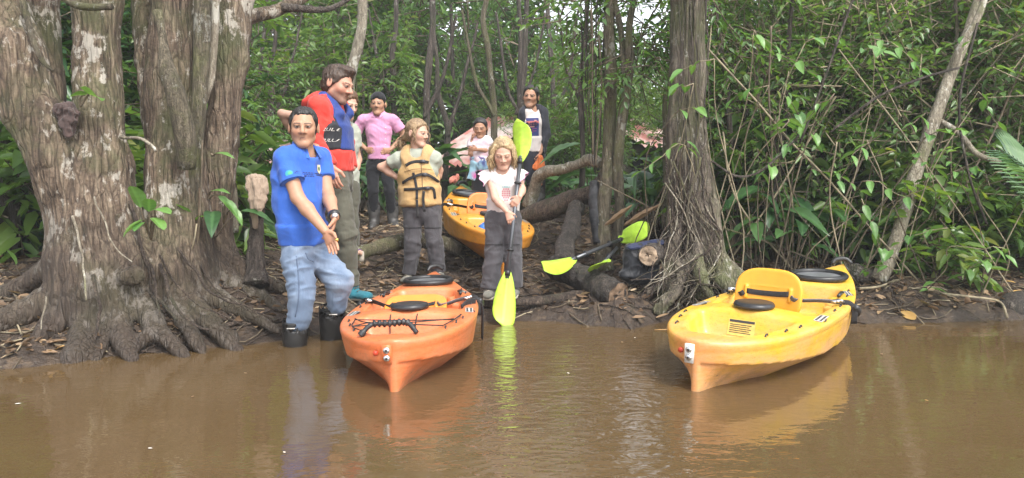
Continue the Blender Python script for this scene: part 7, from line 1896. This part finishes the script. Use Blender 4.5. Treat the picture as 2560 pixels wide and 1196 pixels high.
# thin vines and bare stems
def vine(pts, r, mat, label, group, name='vine'):
    p = smooth_path(np.array(pts), 22); p += .02 * np.stack([vnoise(p * 2.2 + 9 * i, int(abs(p[0, 0]) * 100)) for i in range(3)], 1)
    o = empty(name, tuple(p[0])); tag(o, label, 'vine', group); b = MB(); b.tube(p - p[0], r, 5); part_local('stem', b.mesh('stem', M[mat]), o)
for i in range(18):
    px = rp.uniform(1440, 1535); y0_ = rp.uniform(-60, 60); y1_ = rp.uniform(260, 480); d = 6.45 + rp.uniform(-.2, .5)
    vine([P(px, y0_, d), P(px + rp.uniform(-14, 14), (y0_ + y1_) / 2, d), P(px + rp.uniform(-16, 16), y1_, d)], rp.choice([.003, .005, .008]), ['twig', 'bark_dark', 'bark_dark'][i % 3], 'thin vine hanging down beside the twin trees', 'vines hanging by the twin trees')
for i in range(28):
    px = rp.uniform(1800, 2600); d = rp.uniform(5.7, 7.2); g0 = onground(xat(px, d), d); l = rp.uniform(1.0, 2.8); a = rp.normal() * .6
    e = g0 + V(math.sin(a) * l, rp.uniform(-.2, .3), math.cos(a) * l); m_ = lerp(g0, e, .5) + V(rp.normal() * .12, 0, rp.uniform(0, .15))
    vine([g0, m_, e], rp.choice([.004, .006, .009]), ['twig_pale', 'twig', 'twig_pale', 'bark_mossy'][i % 4], 'thin bare stem in the thicket on the right bank', 'bare stems on the right bank', 'bare_stem')
for pts, lab in (([(1780, 400), (1840, 440), (1900, 430), (1960, 380), (2010, 330)], 'dark liana sagging from the vine-rooted tree to the right'), ([(1850, 620), (1930, 700), (2000, 720)], 'dark stick leaning beside the yellow kayak'), ([(2150, 720), (2210, 715), (2290, 690), (2350, 665)], 'pale bent stick lying on the right bank'), ([(2360, 735), (2430, 745), (2500, 760), (2520, 800)], 'long pale stick reaching to the water at the right'), ([(2080, 330), (2200, 240), (2300, 200), (2400, 170)], 'dark twig arching across the right thicket'), ([(2000, 360), (2060, 200), (2110, 60), (2140, -20)], 'dark slanting branch in the upper right thicket'), ([(2470, 560), (2420, 420), (2400, 250), (2440, 60)], 'dark upright branch near the right edge')):
    d0 = 5.75; vine([P(x, y, d0 if y < 600 else float(np.clip(G(x, y, 0.05, 4)[1], 5.2, 6.4))) for x, y in pts], .010, 'twig_pale' if 'pale' in lab else 'bark_dark', lab, None)
# ------------------------------------------------------------------ humid air under the trees
hz = MB(); hz.box((0, 34, 6.1), (70, 46, 8.1))
hm = bpy.data.materials.new('haze'); hm.use_nodes = True
hm.node_tree.nodes.remove(hm.node_tree.nodes['Principled BSDF'])
pv = hm.node_tree.nodes.new('ShaderNodeVolumePrincipled')
pv.inputs['Color'].default_value = (0.93, 0.97, 1.0, 1); pv.inputs['Density'].default_value = 0.0026; pv.inputs['Anisotropy'].default_value = 0.0
hm.node_tree.links.new(pv.outputs[0], hm.node_tree.nodes['Material Output'].inputs['Volume'])
haze = link('haze', hz.mesh('haze', hm, False))
tag(haze, 'thin humid haze hanging between the trees', None, None, 'stuff')
# ------------------------------------------------------------------ tell look-alike plants apart by what they stand beside
MARKS = [(250, 'massive tree'), (640, 'towel post'), (760, 'man in blue'), (840, 'man in red'), (945, 'young man in pink'), (1050, 'child in tan vest'), (1200, 'small girl'), (1258, 'girl with paddle'), (1338, 'smiling woman'),
         (1540, 'twin trees'), (1720, 'vine-rooted tree'), (1910, 'upright kayak seat'), (2110, 'yellow bow'), (2310, 'pale leaning tree'), (2530, 'palm frond')]
ORD = ['first', 'second', 'third', 'fourth', 'fifth', 'sixth', 'seventh', 'eighth', 'ninth', 'tenth', 'eleventh', 'twelfth', 'thirteenth', 'fourteenth', 'fifteenth', 'sixteenth', 'seventeenth', 'eighteenth', 'nineteenth', 'twentieth']
def where(px):
    if px < 190: return 'left of the massive tree'
    if px > 2560: return 'past the palm frond'
    for m, n in MARKS:
        if abs(px - m) < 32: return 'level with the ' + n
    i = sum(m < px for m, n in MARKS)
    return 'between %s and %s' % (MARKS[i - 1][1], MARKS[i][1] if i < len(MARKS) else 'the frame edge')
def relabel(group, base):
    by = {}
    for o in bpy.data.objects:
        if o.parent is None and o.get('group') == group:
            px = 1280 + FPX * o.location[0] / max(o.location[1], .1); by.setdefault(where(px), []).append((px, o))
    for w, l in by.items():
        l.sort(key=lambda t: t[0])
        for k, (px, o) in enumerate(l):
            o['label'] = '%s %s' % (base, w) + ('' if len(l) == 1 else ', %s from left' % ORD[k])
for g_, b_ in (('thin trees in the undergrowth', 'thin dark tree'), ('glossy plants behind the yellow kayak', 'glossy long-leaved plant'), ('long-leaved plants behind the people', 'long-leaved undergrowth plant'), ('leafy twigs over the right bank', 'leafy twig'),
               ('bare stems on the right bank', 'thin bare stem'), ('vines hanging by the twin trees', 'thin hanging vine'), ('low bushes on the bank', 'low leafy bush'), ('pale twiggy trees on the right bank', 'pale twiggy shrub tree'),
               ('yellow fallen leaves', 'yellow fallen leaf'), ('tan fallen leaves', 'tan fallen leaf'), ('leaf shoots by the massive tree', 'bright leaf shoot'), ('canes by the massive tree', 'thin upright cane')):
    relabel(g_, b_)
